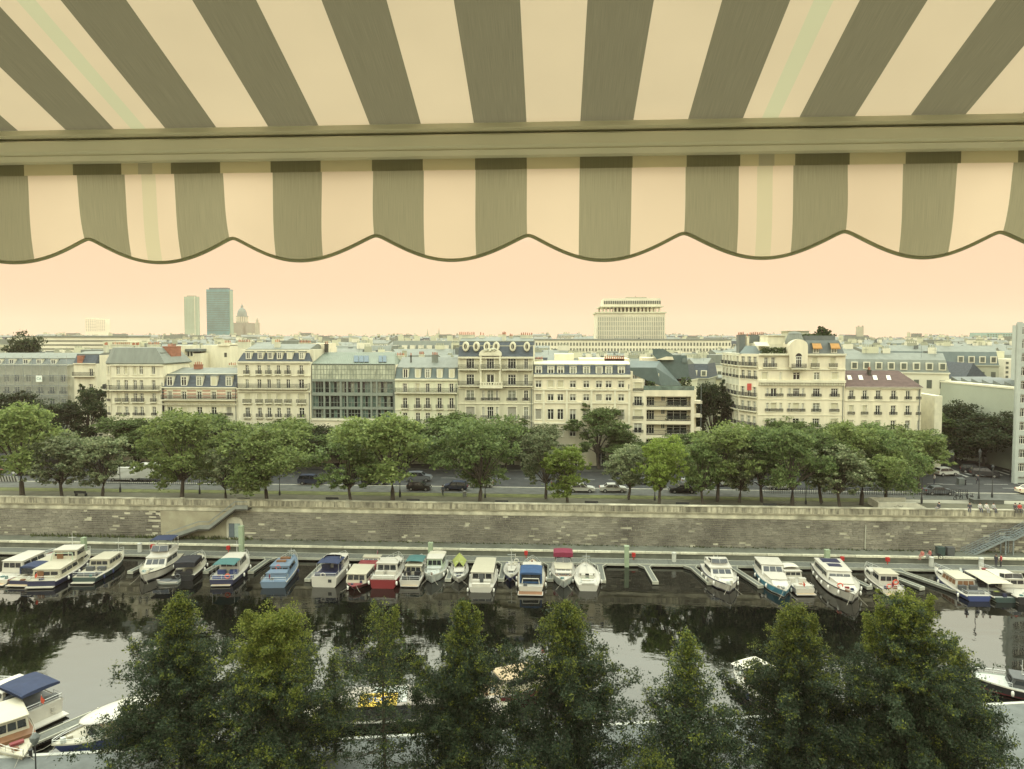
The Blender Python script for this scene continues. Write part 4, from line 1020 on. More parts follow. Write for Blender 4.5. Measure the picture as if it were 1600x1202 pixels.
def crown_tree(seed, W, H, trunk_h, n_leaf, leaf_s, flat=.9):
    """plane tree: trunk, spreading limbs, and twig clumps along a lobed crown; base at the origin; returns crown mesh and trunk"""
    rng = random.Random(seed); tk = MB(); sp = []
    cz = trunk_h + (H - trunk_h) * .5; rz = (H - trunk_h) * .5; rx = W / 2
    lobes = []; nl = rng.randint(18, 25)
    for i in range(nl):
        a = 2 * math.pi * (i / nl) * 2.4 + rng.uniform(-.4, .4); rr = rng.uniform(.30, .90) * rx; zz = cz + rng.uniform(-.85, .80) * rz
        sh = max(.45, 1 - ((zz - cz) / rz) ** 2) ** .5
        lobes.append((Vector((rr * sh * math.cos(a), rr * sh * math.sin(a), zz)), rng.uniform(.15, .38) * rx))
    lobes.append((Vector((0, 0, cz + .5 * rz)), .40 * rx))
    tr_ = .026 * H; base = trunk_h * 1.25
    top = Vector((rng.uniform(-.3, .3), rng.uniform(-.3, .3), base))
    tk.tube([(0, 0, -.1), (0.02, 0, .25), top * .5, top, Vector((top.x * .5, top.y * .5, cz))], [tr_ * 1.25, tr_, tr_ * .85, tr_ * .72, tr_ * .35], 8)
    for (c, r) in lobes:
        st = top * rng.uniform(.80, 1.0)
        tk.tube([st, (st + c) * .5 + Vector((0, 0, .25 * r)), c + Vector((0, 0, .2 * r))], [tr_ * .40, tr_ * .24, tr_ * .08], 5, cap=False)
    tot = sum(r * r for c, r in lobes)
    for (c, r) in lobes:
        n = int(n_leaf * r * r / tot); ncl = max(8, int(n / 30))
        for j in range(ncl):
            d = Vector((rng.gauss(0, 1), rng.gauss(0, 1), rng.gauss(0, 1) * .9 + .15)).normalized()
            rad = r * rng.uniform(.5, 1.12); sg = rng.uniform(.12, .26) * r
            sp.append((c + Vector((d.x * rad, d.y * rad, d.z * rad * flat)), sg, sg * .55, n // ncl, leaf_s, .8, 0))
    return leaf_mesh('crown', sp, LF['mid'], seed), tk

PROTO = {}
for i, (W, H, T, nl_, ls) in enumerate([(11.5, 12, 2.6, 14000, .20), (12.5, 11.4, 2.6, 15000, .20), (9.0, 10.5, 2.0, 10000, .19), (7.0, 8.0, 1.7, 7500, .17), (10.5, 13.5, 2.8, 13000, .20), (13.0, 11.8, 2.7, 16000, .20)]):
    k, tk = crown_tree(100 + i, W, H, T, nl_, ls)
    PROTO[i] = (k, recalc(tk.mesh('trunk', M_bark, True)), W, H)
CROWNS = {}
def far_tree(px, py, top, wpx, tone, proto, label, Y=None, group='plane trees along the far promenade', cx=None):
    """base pixel, crown top pixel, crown width in pixels"""
    p = at(px, py, Y=Y) if Y else at(px, py, Z=ZS)
    if Y: p = Vector((p.x, Y, ZS))
    me, tm, W, H = PROTO[proto]
    if (proto, tone) not in CROWNS:
        c = me.copy(); c.materials[0] = LF[tone]; CROWNS[(proto, tone)] = c
    h = EYE.z - (top - HOR) / F * p.y * 1.0 - ZS
    t = thing('plane_tree', label, 'tree', p, random.uniform(0, 6.28), group)
    sx = 1.22 * wpx * p.y / F / W; sz = 1.04 * h / H
    obj('crown', CROWNS[(proto, tone)], t, (0, 0, 0), scale=(sx, sx, sz)); obj('trunk', tm, t, (0, 0, 0), scale=(min(sx, sz), min(sx, sz), sz))
    return t
FT = [
 (35, 775, 640, 128, 'light', 0, 'broad sunlit tree cut by the picture edge above the striped road barrier'),
 (97, 779, 688, 96, 'silver', 2, 'small silvery leaved tree between the striped barrier and a bench'),
 (160, 779, 690, 80, 'silver', 3, 'small dark trunked silvery tree just past the bench beneath the corner house'),
 (284, 783, 662, 132, 'light', 1, 'big yellow green tree with twin trunks in front of the brick banded house'),
 (353, 784, 706, 72, 'silver', 3, 'slender young tree with a stick thin trunk above the wall stair head'),
 (417, 784, 674, 138, 'light', 5, 'wide domed tree in front of the six bay balcony house'),
 (548, 786, 690, 104, 'mid', 2, 'drooping dark tree whose leaves almost reach the parapet below the glass front'),
 (614, 786, 652, 134, 'light', 0, 'tall stout trunked tree between the glass front and attic house'),
 (750, 788, 664, 130, 'mid', 5, 'wide rounded tree in front of the tall ornate house'),
 (853, 780, 676, 62, 'silver', 4, 'narrow greyish tree by the dark doorway at the ornate house edge'),
 (887, 789, 700, 70, 'bright', 3, 'small bright green tree with thin stem before the white taxi'),
 (982, 781, 694, 66, 'silver', 2, 'light leaved tree drooping over the second white car'),
 (1030, 791, 683, 70, 'bright', 2, 'upright fresh green tree in front of the loggia building'),
 (1098, 790, 690, 60, 'mid', 2, 'shaded tree with low side shoots at the lawn beside the bench'),
 (1121, 784, 672, 116, 'light', 1, 'broad pale yellow tree before the gap between two buildings'),
 (1155, 785, 700, 66, 'silver', 3, 'low silvery tree beside the small white hatchback'),
 (1190, 785, 678, 78, 'mid', 4, 'tree with leafy top before the chamfered flank of the domed block'),
 (1238, 794, 668, 96, 'mid', 0, 'leaning shaded tree with thick trunk near the fallen branches on the lawn'),
 (1283, 788, 672, 74, 'mid', 2, 'thin trunked tree beneath the domed corner block'),
 (1312, 795, 690, 86, 'silver', 2, 'tree with big pale spotted leaves nearest the end of the lawn'),
 (1346, 789, 664, 96, 'light', 0, 'rounded tree in front of the brown tiled roof house, near the low block wall'),
 (1384, 784, 676, 92, 'mid', 1, 'dense tree standing behind the low concrete ramp wall'),
 (1436, 762, 668, 84, 'light', 2, 'last tree of the promenade row beside the street crossing'),
]
for a in FT: far_tree(*a)
BK = [(60, 742, 690, 100, 'mid', 1), (128, 742, 694, 90, 'dark', 0), (250, 742, 672, 100, 'mid', 0), (380, 742, 676, 110, 'dark', 1), (530, 742, 684, 90, 'mid', 5), (640, 742, 668, 96, 'mid', 1), (990, 742, 690, 80, 'mid', 0), (1130, 742, 690, 84, 'dark', 1), (1330, 742, 670, 90, 'mid', 1), (210, 742, 664, 110, 'mid', 1), (318, 742, 656, 120, 'mid', 5), (440, 742, 660, 120, 'mid', 0), (500, 742, 668, 100, 'dark', 4), (575, 742, 660, 96, 'mid', 2), (690, 742, 652, 110, 'mid', 0),
      (790, 742, 658, 80, 'mid', 4), (838, 742, 672, 84, 'silver', 1), (935, 742, 636, 92, 'mid', 4), (1075, 742, 676, 84, 'mid', 2), (1170, 742, 668, 80, 'mid', 0), (1226, 742, 662, 90, 'mid', 1), (1290, 742, 664, 90, 'mid', 5), (1370, 742, 660, 92, 'mid', 0), (1425, 742, 668, 80, 'mid', 2)]
names = {60: 'tree on the far pavement behind the broad edge tree', 128: 'dark tree behind the two small silvery trees', 250: 'tree between the corner house and the brick banded house', 380: 'dark tree in front of the joint of brick banded and six bay houses', 530: 'tree in front of the first glass bays', 640: 'tree at the joint of glass front and attic house', 990: 'tree in front of the narrow wing beside the loggias', 1130: 'dark tree closing the foot of the gap beside the chamfered flank', 1330: 'tree at the joint of domed block and brown roofed house', 210: 'tree against the curved corner house, behind the yellow green tree', 318: 'tall tree rising against the brick banded house facade', 440: 'tree whose top reaches the balconies of the six bay house', 500: 'dark shaded tree against the pale plinth of the glass building',
         575: 'tree in front of the pale ground floor under the glass bays', 690: 'tall tree between the attic house and the ornate house', 790: 'narrow tree growing up against the ornate house', 838: 'grey leaved tree by the joint of ornate house and pilaster building',
         935: 'tallest tree, standing in front of the square windowed pilaster building', 1075: 'tree below the loggia balconies', 1170: 'tree below the red cloth on the chamfered flank', 1226: 'tree below the round arched bay of the domed block', 1290: 'tree below the orange awning dormers', 1370: 'tree in front of the brown roofed house facade', 1425: 'tree at the far corner of the brown roofed house'}
for (px, py, top, wpx, tone, pr) in BK: far_tree(px, py, top, wpx, tone, pr, names[px], Y=134.2 + random.uniform(-.5, .5), group='street trees along the far pavement')
DK = [(-18, 700, 630, 90, 'dark', 0, 150, 'dark tree in the shade before the scaffold at the picture edge'), (45, 700, 616, 66, 'dark', 4, 152, 'dark pointed tree in front of the banner scaffold'), (98, 720, 640, 96, 'dark', 1, 146, 'wide dark tree filling the side street below the scaffold'), (140, 720, 608, 60, 'dark', 4, 148, 'dark tall tree against the side of the curved corner house'),
      (1112, 730, 596, 62, 'dark', 4, 150, 'dark tall tree in the gap beside the loggia building'), (1135, 730, 612, 50, 'dark', 2, 146, 'dark tree in the gap beside the chamfered flank'), (1462, 735, 640, 70, 'mid', 2, 146, 'olive tree against the side of the brown roofed house'),
      (1492, 735, 634, 70, 'dark', 1, 149, 'dark dense tree before the small windows of the green flank wall'), (1537, 735, 645, 104, 'dark', 5, 141, 'wide dark street tree with a clear trunk by the black cars'), (1572, 735, 652, 52, 'dark', 2, 143, 'dark tree close to the banded office block'), (40, 560, 538, 70, 'dark', 1, 205, 'far dark tree below the long banded building')]
for (px, py, top, wpx, tone, pr, Y, lab) in DK: far_tree(px, py, top, wpx, tone, pr, lab, Y=Y, group='trees in the side streets')

# near trees under the balcony: leaders, ascending branches and sprays of small leaves
def near_tree(seed, H, prof, n_leaf, leaf_s, spires, base_r=.16, sparse=False, boost=1.0):
    """prof(t) = crown radius at height fraction t"""
    rng = random.Random(seed); tk = MB()
    tk.tube([(0, 0, -.2), (.05, 0, H * .25), (-.05, .05, H * .55), (0, 0, H * .97)], [base_r, base_r * .8, base_r * .5, .02], 8)
    pts = []
    nb = 110 if sparse else 300
    for i in range(nb):
        t = .08 + .88 * (i / nb) ** .92; a = i * 2.4 + rng.uniform(-.5, .5)
        L = prof(t) * (.72 + .30 * math.sin(3.1 * a + 5 * t + seed)) * rng.uniform(.75, 1.15)
        p0 = Vector((0, 0, H * t)); rise = rng.uniform(.05, .42) * (1.5 if t > .75 else 1)
        tip = p0 + Vector((math.cos(a) * L, math.sin(a) * L, L * rise - (.25 * L if t < .45 else 0)))
        mid = p0 + (tip - p0) * .55 + Vector((0, 0, -.08 * L))
        if i % 3 == 0 or sparse: tk.tube([p0, mid, tip], [.05 * (1.15 - t), .03 * (1.15 - t), .006], 4, cap=False)
        ns = max(3, int(L * 6.2))
        for j in range(ns):
            f = (.22 if t < .6 else .08) + .82 * (j + rng.random()) / ns
            c = p0 + (tip - p0) * f + Vector((rng.gauss(0, .24), rng.gauss(0, .24), rng.gauss(0, .16)))
            pts.append((c, .09 + .15 * rng.random(), t, f))
    # side leaders: limbs that climb out of the crown and carry heads of their own
    for m_ in range(0 if sparse else 9):
        a = m_ * 2.4 + rng.uniform(-.4, .4) + seed; t0 = rng.uniform(.12, .50); R0 = prof(t0) * rng.uniform(.55, .92); z1 = H * (t0 + rng.uniform(.16, .30)); e = Vector((math.cos(a) * R0, math.sin(a) * R0, z1)); s0 = Vector((0, 0, H * t0)); mid = (s0 + e) * .5 + Vector((math.cos(a), math.sin(a), -.6)) * R0 * .15
        tk.tube([s0, mid, e], [.07, .04, .01], 5, cap=False); hw_ = rng.uniform(.55, .95)
        for j in range(70):
            f = rng.random(); ax = mid.lerp(e, f); rad = hw_ * (1.15 - .85 * f); pts.append((ax + Vector((rng.gauss(0, rad * .6), rng.gauss(0, rad * .6), rng.gauss(0, .25))), .10 + .12 * rng.random(), t0 + .3 * f, f))
    for (x, y, z0, z1, r) in spires:
        tk.tube([(x * .4, y * .4, z0 - 1.6), (x * .8, y * .8, z0), (x, y, z1)], [.035, .022, .006], 4, cap=False)
        m_ = int((z1 - z0) * 22)
        for j in range(m_):
            f = j / m_; rad = r * (1.05 - f) + .08; a = rng.uniform(0, 6.28)
            pts.append((Vector((x * (.8 + .2 * f) + math.cos(a) * rad * rng.random(), y * (.8 + .2 * f) + math.sin(a) * rad * rng.random(), z0 + (z1 - z0) * f)), .13, 1.0, 1.0))
    per = max(6, int(n_leaf / len(pts))); sp = []
    for (c, s, t, f) in pts:
        # light on the tops and outer ends painted in with the yellower leaf tone
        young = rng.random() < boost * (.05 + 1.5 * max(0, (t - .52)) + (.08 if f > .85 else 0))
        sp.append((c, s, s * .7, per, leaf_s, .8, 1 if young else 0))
    return leaf_mesh('crown', sp, [LF['near'], LF['near_lit']], seed), tk
def place_near(px_top, py_top, Y, spec, label):
    p = at(px_top, py_top, Y=Y); z0 = .6; H = p.z - z0
    PR = spec['prof']; wide = spec.get('wide', 1.42)
    me, tk = near_tree(spec['seed'], H, (lambda t: PR(t) * (1 + (wide - 1) * min(1, (1 - t) * 2.2))), int(spec['n'] * spec.get('dens', 2.4) * 1.45), spec.get('s', .076), [(x, y, z0_ * H, z1_ * H, r) for (x, y, z0_, z1_, r) in spec.get('sp', [])], sparse=spec.get('sparse', False), boost=spec.get('boost', 1.0))
    t = thing('riverside_tree', label, 'tree', (p.x, Y, z0), 0, 'trees in the garden below the balcony')
    obj('crown', me, t); obj('trunk', recalc(tk.mesh('trunk', M_bark, True)), t)
    return t
def cone(r0, r1, rm, pk=.35):
    def f(t):
        if t < pk: return r0 + (rm - r0) * t / pk
        return rm + (r1 - rm) * ((t - pk) / (1 - pk)) ** .92
    return f
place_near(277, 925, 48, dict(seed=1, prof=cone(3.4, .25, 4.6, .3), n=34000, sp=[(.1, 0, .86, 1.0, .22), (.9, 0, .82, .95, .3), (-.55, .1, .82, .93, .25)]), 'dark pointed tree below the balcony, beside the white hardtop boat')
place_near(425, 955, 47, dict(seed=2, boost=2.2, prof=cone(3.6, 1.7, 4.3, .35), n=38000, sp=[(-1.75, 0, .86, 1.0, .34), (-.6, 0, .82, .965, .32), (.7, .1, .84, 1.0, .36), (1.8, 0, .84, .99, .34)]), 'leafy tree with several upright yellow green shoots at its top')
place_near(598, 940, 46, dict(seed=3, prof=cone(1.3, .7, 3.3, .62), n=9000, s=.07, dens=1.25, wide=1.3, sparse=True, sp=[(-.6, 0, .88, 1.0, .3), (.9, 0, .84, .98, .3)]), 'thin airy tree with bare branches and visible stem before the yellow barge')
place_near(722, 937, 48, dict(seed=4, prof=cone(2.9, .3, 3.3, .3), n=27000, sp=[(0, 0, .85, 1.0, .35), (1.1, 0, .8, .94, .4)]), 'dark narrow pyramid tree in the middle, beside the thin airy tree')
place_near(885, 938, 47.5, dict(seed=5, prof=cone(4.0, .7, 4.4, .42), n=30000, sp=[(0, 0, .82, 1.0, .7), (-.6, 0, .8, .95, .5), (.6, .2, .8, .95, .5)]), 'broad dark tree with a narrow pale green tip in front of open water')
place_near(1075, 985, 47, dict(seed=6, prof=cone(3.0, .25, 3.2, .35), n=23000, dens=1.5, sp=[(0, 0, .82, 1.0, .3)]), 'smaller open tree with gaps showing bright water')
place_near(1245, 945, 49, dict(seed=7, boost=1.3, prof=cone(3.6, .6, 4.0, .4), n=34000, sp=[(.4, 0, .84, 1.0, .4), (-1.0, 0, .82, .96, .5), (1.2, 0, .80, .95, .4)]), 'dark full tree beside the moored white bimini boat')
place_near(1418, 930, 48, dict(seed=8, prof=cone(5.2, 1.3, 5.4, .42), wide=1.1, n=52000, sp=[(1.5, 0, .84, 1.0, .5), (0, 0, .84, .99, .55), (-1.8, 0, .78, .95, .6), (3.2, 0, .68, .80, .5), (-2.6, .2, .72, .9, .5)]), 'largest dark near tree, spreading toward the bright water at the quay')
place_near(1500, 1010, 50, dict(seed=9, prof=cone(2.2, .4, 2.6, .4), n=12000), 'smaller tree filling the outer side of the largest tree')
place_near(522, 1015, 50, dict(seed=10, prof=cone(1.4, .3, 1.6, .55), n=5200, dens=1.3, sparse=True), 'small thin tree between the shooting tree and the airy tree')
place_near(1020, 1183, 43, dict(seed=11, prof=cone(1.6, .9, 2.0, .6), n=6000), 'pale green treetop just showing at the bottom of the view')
# ---------------------------------------------------------------- boats
def paint(name, c, r=.35, v=.05): return mat(name, c, r, v, .8, spec=.5)
BC = {'white': paint('white gelcoat', (.47, .445, .38)), 'cream': paint('cream gelcoat', (.42, .39, .295)), 'navy': paint('navy hull paint', (.022, .026, .060)), 'black': paint('black hull paint', (.018, .019, .02)),
      'blue': paint('blue hull paint', (.035, .055, .16)), 'sky': paint('pale blue paint', (.125, .175, .235)), 'maroon': paint('maroon paint', (.19, .035, .04)), 'red': paint('red hull paint', (.19, .025, .026)), 'teal': paint('teal hull paint', (.05, .19, .26)),
      'grey': paint('grey hull paint', (.38, .40, .36)), 'green': paint('bottle green paint', (.035, .06, .055)), 'mint': paint('pale mint paint', (.34, .40, .29)), 'tan': paint('teak deck', (.36, .27, .16), .7, .15), 'wood': paint('varnished wood', (.16, .075, .032), .5, .2), 'dgrey': paint('dark grey', (.07, .075, .075), .6)}
CL = {'navy': mat('navy canvas', (.025, .036, .075), .85, .12, 1.5), 'teal': mat('teal canvas', (.05, .125, .12), .85, .12, 1.5), 'black': mat('black canvas', (.022, .023, .027), .85, .2, 1.5), 'blue': mat('blue canvas', (.026, .062, .135), .85, .12, 1.5), 'crimson': mat('crimson canvas', (.165, .022, .045), .85, .12, 1.5), 'lime': mat('lime canvas', (.30, .33, .095), .85, .12, 1.5), 'white': mat('white canvas', (.50, .47, .39), .85, .06, 1.5), 'grey': mat('pinkish grey roof felt', (.30, .27, .23), .85, .1, 1.5), 'cream': mat('cream canvas', (.44, .41, .32), .85, .06, 1.5)}
M_bglass = mat('boat glass', (.02, .024, .026), .06, .3, 1.5, spec=.7)
M_chrome = mat('stainless rail', (.62, .62, .57), .3, .05, 2, metal=.6)
M_fend = mat('white fender', (.72, .70, .62), .6, .06, 3)
M_fendn = mat('navy fender', (.03, .04, .10), .6, .06, 3)
M_ring = mat('lifebuoy orange', (.55, .09, .05), .6, .1, 3)
M_boot = mat('antifouling', (.03, .03, .035), .7, .2, 1.5)

BOATS = []
class Boat:
    def __init__(s, label, near, L, B, bow_out=False, yaw=0.0, hull='white', deck='white', fb=(.75, 1.15), transom=.85, boot='black', name='motorboat', cat='boat', group='boats moored along the far pontoon', Z=0.0, heading=None, full=2.2, stripe=None):
        p = at(near[0], near[1], Z=Z)
        if heading is None:
            h = (-math.pi / 2 if bow_out else math.pi / 2) + yaw
            L = max(5.5, min(L, (96.2 - p.y) / math.cos(yaw)))
            fwd = Vector((math.cos(h), math.sin(h), 0))
            c = p - fwd * (L / 2) if bow_out else p + fwd * (L / 2)
        else:
            h = heading; c = p
        s.L, s.B, s.fb, s.tr, s.full = L, B, fb, transom, full
        s.root = thing(name, label, cat, (c.x, c.y, Z), h, group, (1, 1, .9)); BOATS.append(s)
        s.h0 = fb[0]
        k = MB(); rings = []; ns = 15
        s.prof = []
        for i in range(ns):
            t = i / (ns - 1); b = s.beam(t); z = s.sheer(t); x = -L / 2 + L * t
            rk = lambda zz: x - (.09 * L * (1 - max(0, zz) / max(z, .1)) * t ** 5)
            pts = []
            for (fy, zz) in ((1.0, z), (1.03, z - .07), (1.03, z - .15), (.985, z - .17), (.93 if t < .8 else .72, .22), (.90 if t < .8 else .66, .10), (.62, -.3)):
                pts.append((rk(zz), b * fy, zz))
            ring = pts + [(rk(-.4), 0, -.42)] + [(q[0], -q[1], q[2]) for q in reversed(pts)]
            rings.append(ring); s.prof.append((x, b, z))
        n = len(rings[0]); vs = [v for r in rings for v in r]; fs = []; ms = []
        rowm = [2, 2, 2, 0, 3 if stripe else 0, 1, 1, 1, 1, 3 if stripe else 0, 0, 2, 2, 2]
        for i in range(ns - 1):
            for q in range(n - 1):
                fs.append((i * n + q, i * n + q + 1, (i + 1) * n + q + 1, (i + 1) * n + q)); ms.append(rowm[q])
        fs.append(tuple(range(n))); ms.append(0)
        k.v = vs; k.f = fs; k.m = ms
        me = recalc(k.mesh('hull', [BC[hull], BC[boot] if boot in BC else M_boot, BC['white'] if hull != 'white' else BC[stripe or 'white'], BC[stripe or 'white']]))
        obj('hull', me, s.root)
        dk = MB(); vs = []
        for (x, b, z) in s.prof: vs += [(x - .01, b * .985, z - .10), (x - .01, -b * .985, z - .10)]
        dk.add(vs, [(2 * i, 2 * i + 1, 2 * i + 3, 2 * i + 2) for i in range(ns - 1)])
        for i in range(ns - 1):   # bulwark inside
            for sg in (1, -1):
                a, c2 = s.prof[i], s.prof[i + 1]
                dk.add([(a[0], sg * a[1] * .985, a[2] - .10), (c2[0], sg * c2[1] * .985, c2[2] - .10), (c2[0], sg * c2[1], c2[2]), (a[0], sg * a[1], a[2])], [(0, 1, 2, 3)])
        obj('deck', recalc(dk.mesh('deck', BC[deck])), s.root)
    def beam(s, t):
        if t < .4: return s.B / 2 * (s.tr + (1 - s.tr) * math.sin(.5 * math.pi * t / .4))
        return max(.03, s.B / 2 * (1 - ((t - .4) / .6) ** s.full))
    def sheer(s, t): return s.fb[0] + (s.fb[1] - s.fb[0]) * t * t
    def x(s, t): return -s.L / 2 + s.L * t
    def pp(s, name, k, m, smooth=False): return obj(name, recalc(k.mesh(name, m, smooth)), s.root)
    def cabin(s, t0, t1, w, h, col='white', roof=None, rake=.5, back=.1, z=None, win=(.45, .85), nwin=3, frac=.9, wf=None, over=.12, name='cabin', front=True, rear=True, taper=.12, wmat=None):
        """tapered cabin with a roof slab and window panes let into its sides"""
        x0, x1 = s.x(t0), s.x(t1); z0 = s.sheer((t0 + t1) / 2) - .12 if z is None else z
        wf = wf or w * frac; a, b = w / 2, wf / 2
        vs = [(x0, -a, z0), (x1, -b, z0), (x1, b, z0), (x0, a, z0), (x0 + back, -a + taper, z0 + h), (x1 - rake, -b + taper, z0 + h), (x1 - rake, b - taper, z0 + h), (x0 + back, a - taper, z0 + h)]
        k = MB(); k.hexa(vs)
        c = s.pp(name, k, BC[col])
        r = MB(); o = over
        top = [(x0 + back - o, -a + taper - o), (x1 - rake + o, -b + taper - o), (x1 - rake + o * 1.6, 0), (x1 - rake + o, b - taper + o), (x0 + back - o, a - taper + o)]
        r.loft([[(p[0], p[1], z0 + h) for p in top], [(p[0], p[1], z0 + h + .05) for p in top], [(p[0] * .985 + (x0 + x1) * .0075, p[1] * .92, z0 + h + .10) for p in top]])
        rf = roof or col
        s.pp('roof', r, CL[rf[1:]] if rf.startswith('@') else BC[rf])
        f0, f1 = win; wm = wmat or M_bglass
        V = [Vector(v) for v in vs]
        def quad(bl, br, tl, tr, u0, u1, off):
            q = []
            for (u, f) in ((u0, f0), (u1, f0), (u1, f1), (u0, f1)):
                lo = bl.lerp(br, u); hi = tl.lerp(tr, u); q.append(lo.lerp(hi, f) + off)
            kk = MB(); kk.hexa([p - off * .6 for p in q] + [p + off * .25 for p in q]); s.pp('window', kk, wm)
        def row(bl, br, tl, tr, n, off, m=.06):
            for i in range(n): quad(bl, br, tl, tr, m + (1 - 2 * m) * i / n + .02, m + (1 - 2 * m) * (i + 1) / n - .02, off)
        if nwin:
            row(V[0], V[1], V[4], V[5], nwin, Vector((0, -.03, .004))); row(V[3], V[2], V[7], V[6], nwin, Vector((0, .03, .004)))
            if front: row(V[1], V[2], V[5], V[6], 3 if wf > 1.6 else 2, Vector((.03, 0, .01)))
            if rear: row(V[0], V[3], V[4], V[7], 3 if w > 2 else 2, Vector((-.03, 0, .004)))
        return z0 + h + .1
    def screen(s, t, w, h, z, rake=.45, wrap=1.0, m=None):
        """raked windscreen with side wings"""
        x = s.x(t); k = MB(); g = m or M_bglass
        P = [(x - wrap, -w / 2), (x, -w / 2 * .86), (x + .18, 0), (x, w / 2 * .86), (x - wrap, w / 2)]
        lo = [(p[0], p[1], z) for p in P]; hi = [(p[0] - rake, p[1] * .92, z + (h if 0 < i < 4 else h * .8)) for i, p in enumerate(P)]
        k.loft([lo, hi], 0, False, False); s.pp('windscreen', k, g)
        f = MB(); f.tube(hi, .03, 5)
        for a, b in zip(lo, hi): f.tube([a, b], .022, 4)
        s.pp('windscreen_frame', f, BC['white'])
    def canopy(s, t0, t1, w, z0, z1, col, sides=0.0, arch=.16, poles=True, win=False):
        """arched cloth on poles; sides = how far the cloth comes down (fraction)"""
        x0, x1 = s.x(t0), s.x(t1); n = 7; rings = []
        for i in range(5):
            t = i / 4; x = x0 + (x1 - x0) * t; dip = .10 * (1 - abs(2 * t - 1)); ring = []
            for j in range(n):
                a = math.pi * j / (n - 1); ring.append((x, -w / 2 * math.cos(a), z1 + arch * math.sin(a) + dip * .5))
            if sides: ring = [(x, -w / 2, z1 - (z1 - z0) * sides)] + ring + [(x, w / 2, z1 - (z1 - z0) * sides)]
            rings.append(ring)
        k = MB(); k.loft(rings, 0, False, False); k2 = [[(v[0], v[1], v[2] - .03) for v in r] for r in rings]; k.loft(k2, 0, False, False)
        if sides:
            for r in (rings[0], rings[-1]): k.add(r, [tuple(range(len(r)))])
        me = k.mesh('canopy', CL[col]); obj('canopy', me, s.root)
        if poles and not sides:
            p = MB()
            for xx in (x0 + .05, x1 - .05, (x0 + x1) / 2):
                for sg in (-1, 1): p.tube([(xx, sg * w / 2, z1), ((xx + x0 + x1) / 3 * 1.0 if False else xx, sg * w / 2 * .98, z0)], .022, 5)
            s.pp('canopy_frame', p, M_chrome)
        if sides and win:
            for sg in (-1, 1):
                q = MB(); zz0, zz1 = z1 - (z1 - z0) * .75, z1 - .12
                q.hexa([(x0 + .25, sg * (w / 2 + .012), zz0), (x1 - .25, sg * (w / 2 + .012), zz0), (x1 - .25, sg * (w / 2 - .01), zz0), (x0 + .25, sg * (w / 2 - .01), zz0), (x0 + .25, sg * (w / 2 + .012), zz1), (x1 - .25, sg * (w / 2 + .012), zz1), (x1 - .25, sg * (w / 2 - .01), zz1), (x0 + .25, sg * (w / 2 - .01), zz1)]); s.pp('window', q, M_bglass)
            q = MB(); xx = x0 if True else x1
            q.box(xx - .02, xx + .012, -w / 2 + .2, w / 2 - .2, zz0, zz1); s.pp('window', q, M_bglass)
    def rail(s, t0=.45, h=.5, mid=True, t1=1.0, closed=True):
        k = MB(); P = []
        N_ = 9
        for sg in (1, -1):
            row = []
            for i in range(N_):
                t = t0 + (t1 - t0) * i / (N_ - 1); row.append((s.x(t) - (.05 if t > .97 else 0), sg * s.beam(t) * .95, s.sheer(t)))
            P.append(row)
            for i in range(0, N_, 2): k.tube([row[i], (row[i][0], row[i][1], row[i][2] + h)], .018, 4)
            k.tube([(p[0], p[1], p[2] + h) for p in row], .022, 4)
            if mid: k.tube([(p[0], p[1], p[2] + h * .5) for p in row], .012, 4)
        s.pp('railing', k, M_chrome)
    def stern_rail(s, h=.55):
        k = MB(); x = s.x(0) + .06; w = s.beam(0) * .95; z = s.fb[0]; P = [(x + 1.2, -w, z + h), (x, -w, z + h), (x, w, z + h), (x + 1.2, w, z + h)]
        k.tube(P, .022, 4); k.tube([(p[0], p[1], z + h * .5) for p in P], .014, 4)
        for p in P + [(x, 0, z + h)]: k.tube([p, (p[0], p[1], z)], .018, 4)
        s.pp('stern_rail', k, M_chrome)
    def fenders(s, ts, side=(1, -1), m=None):
        k = MB(); k.lathe([(.02, -.30), (.11, -.22), (.13, 0), (.11, .22), (.02, .30)], 7); me = k.mesh('fender', m or M_fend, True)
        for sg in side:
            for t in ts: obj('fender', me, s.root, (s.x(t), sg * (s.beam(t) * 1.03 + .12), s.sheer(t) - .48))
    def platform(s, w=None, l=.75, col='white', m2='tan'):
        w = w or s.B * .8; k = MB(); x = s.x(0); k.box(x - l, x + .02, -w / 2, w / 2, .16, .26); s.pp('swim_platform', k, BC[col])
        k = MB(); k.box(x - l + .06, x - .04, -w / 2 + .08, w / 2 - .08, .262, .275); s.pp('platform_deck', k, BC[m2])
    def mast(s, t, h, boom=0, r=.05, z=None):
        k = MB(); z = z or s.sheer(t); k.tube([(s.x(t), 0, z - .1), (s.x(t), 0, z + h)], [r, r * .6], 6)
        if boom: k.tube([(s.x(t), 0, z + 1.0), (s.x(t) - boom, 0, z + .9)], r * .8, 5)
        k.tube([(s.x(t), -.5, z + h * .7), (s.x(t), .5, z + h * .7)], r * .4, 4)
        s.pp('mast', k, M_chrome)
    def arch(s, t, w, h, z, col='white', lean=-.5):
        k = MB(); x = s.x(t); k.tube([(x, -w / 2, z), (x + lean, -w / 2 * .9, z + h), (x + lean, w / 2 * .9, z + h), (x, w / 2, z)], .07, 6); s.pp('radar_arch', k, BC[col])
    def ring(s, t, y, z, m=None):
        k = MB(); n = 12; r = .3; pts = [(0, r * math.cos(2 * math.pi * i / n), r * math.sin(2 * math.pi * i / n)) for i in range(n + 1)]; k.tube(pts, .075, 6); o = s.pp('lifebuoy', k, m or M_ring); o.location = (s.x(t), y, z)
    def box(s, name, t0, t1, w, z0, z1, col, y=0, top=None):
        k = MB(); k.box(s.x(t0), s.x(t1), y - w / 2, y + w / 2, z0, z1, 0, top); s.pp(name, k, BC.get(col) or CL.get(col))
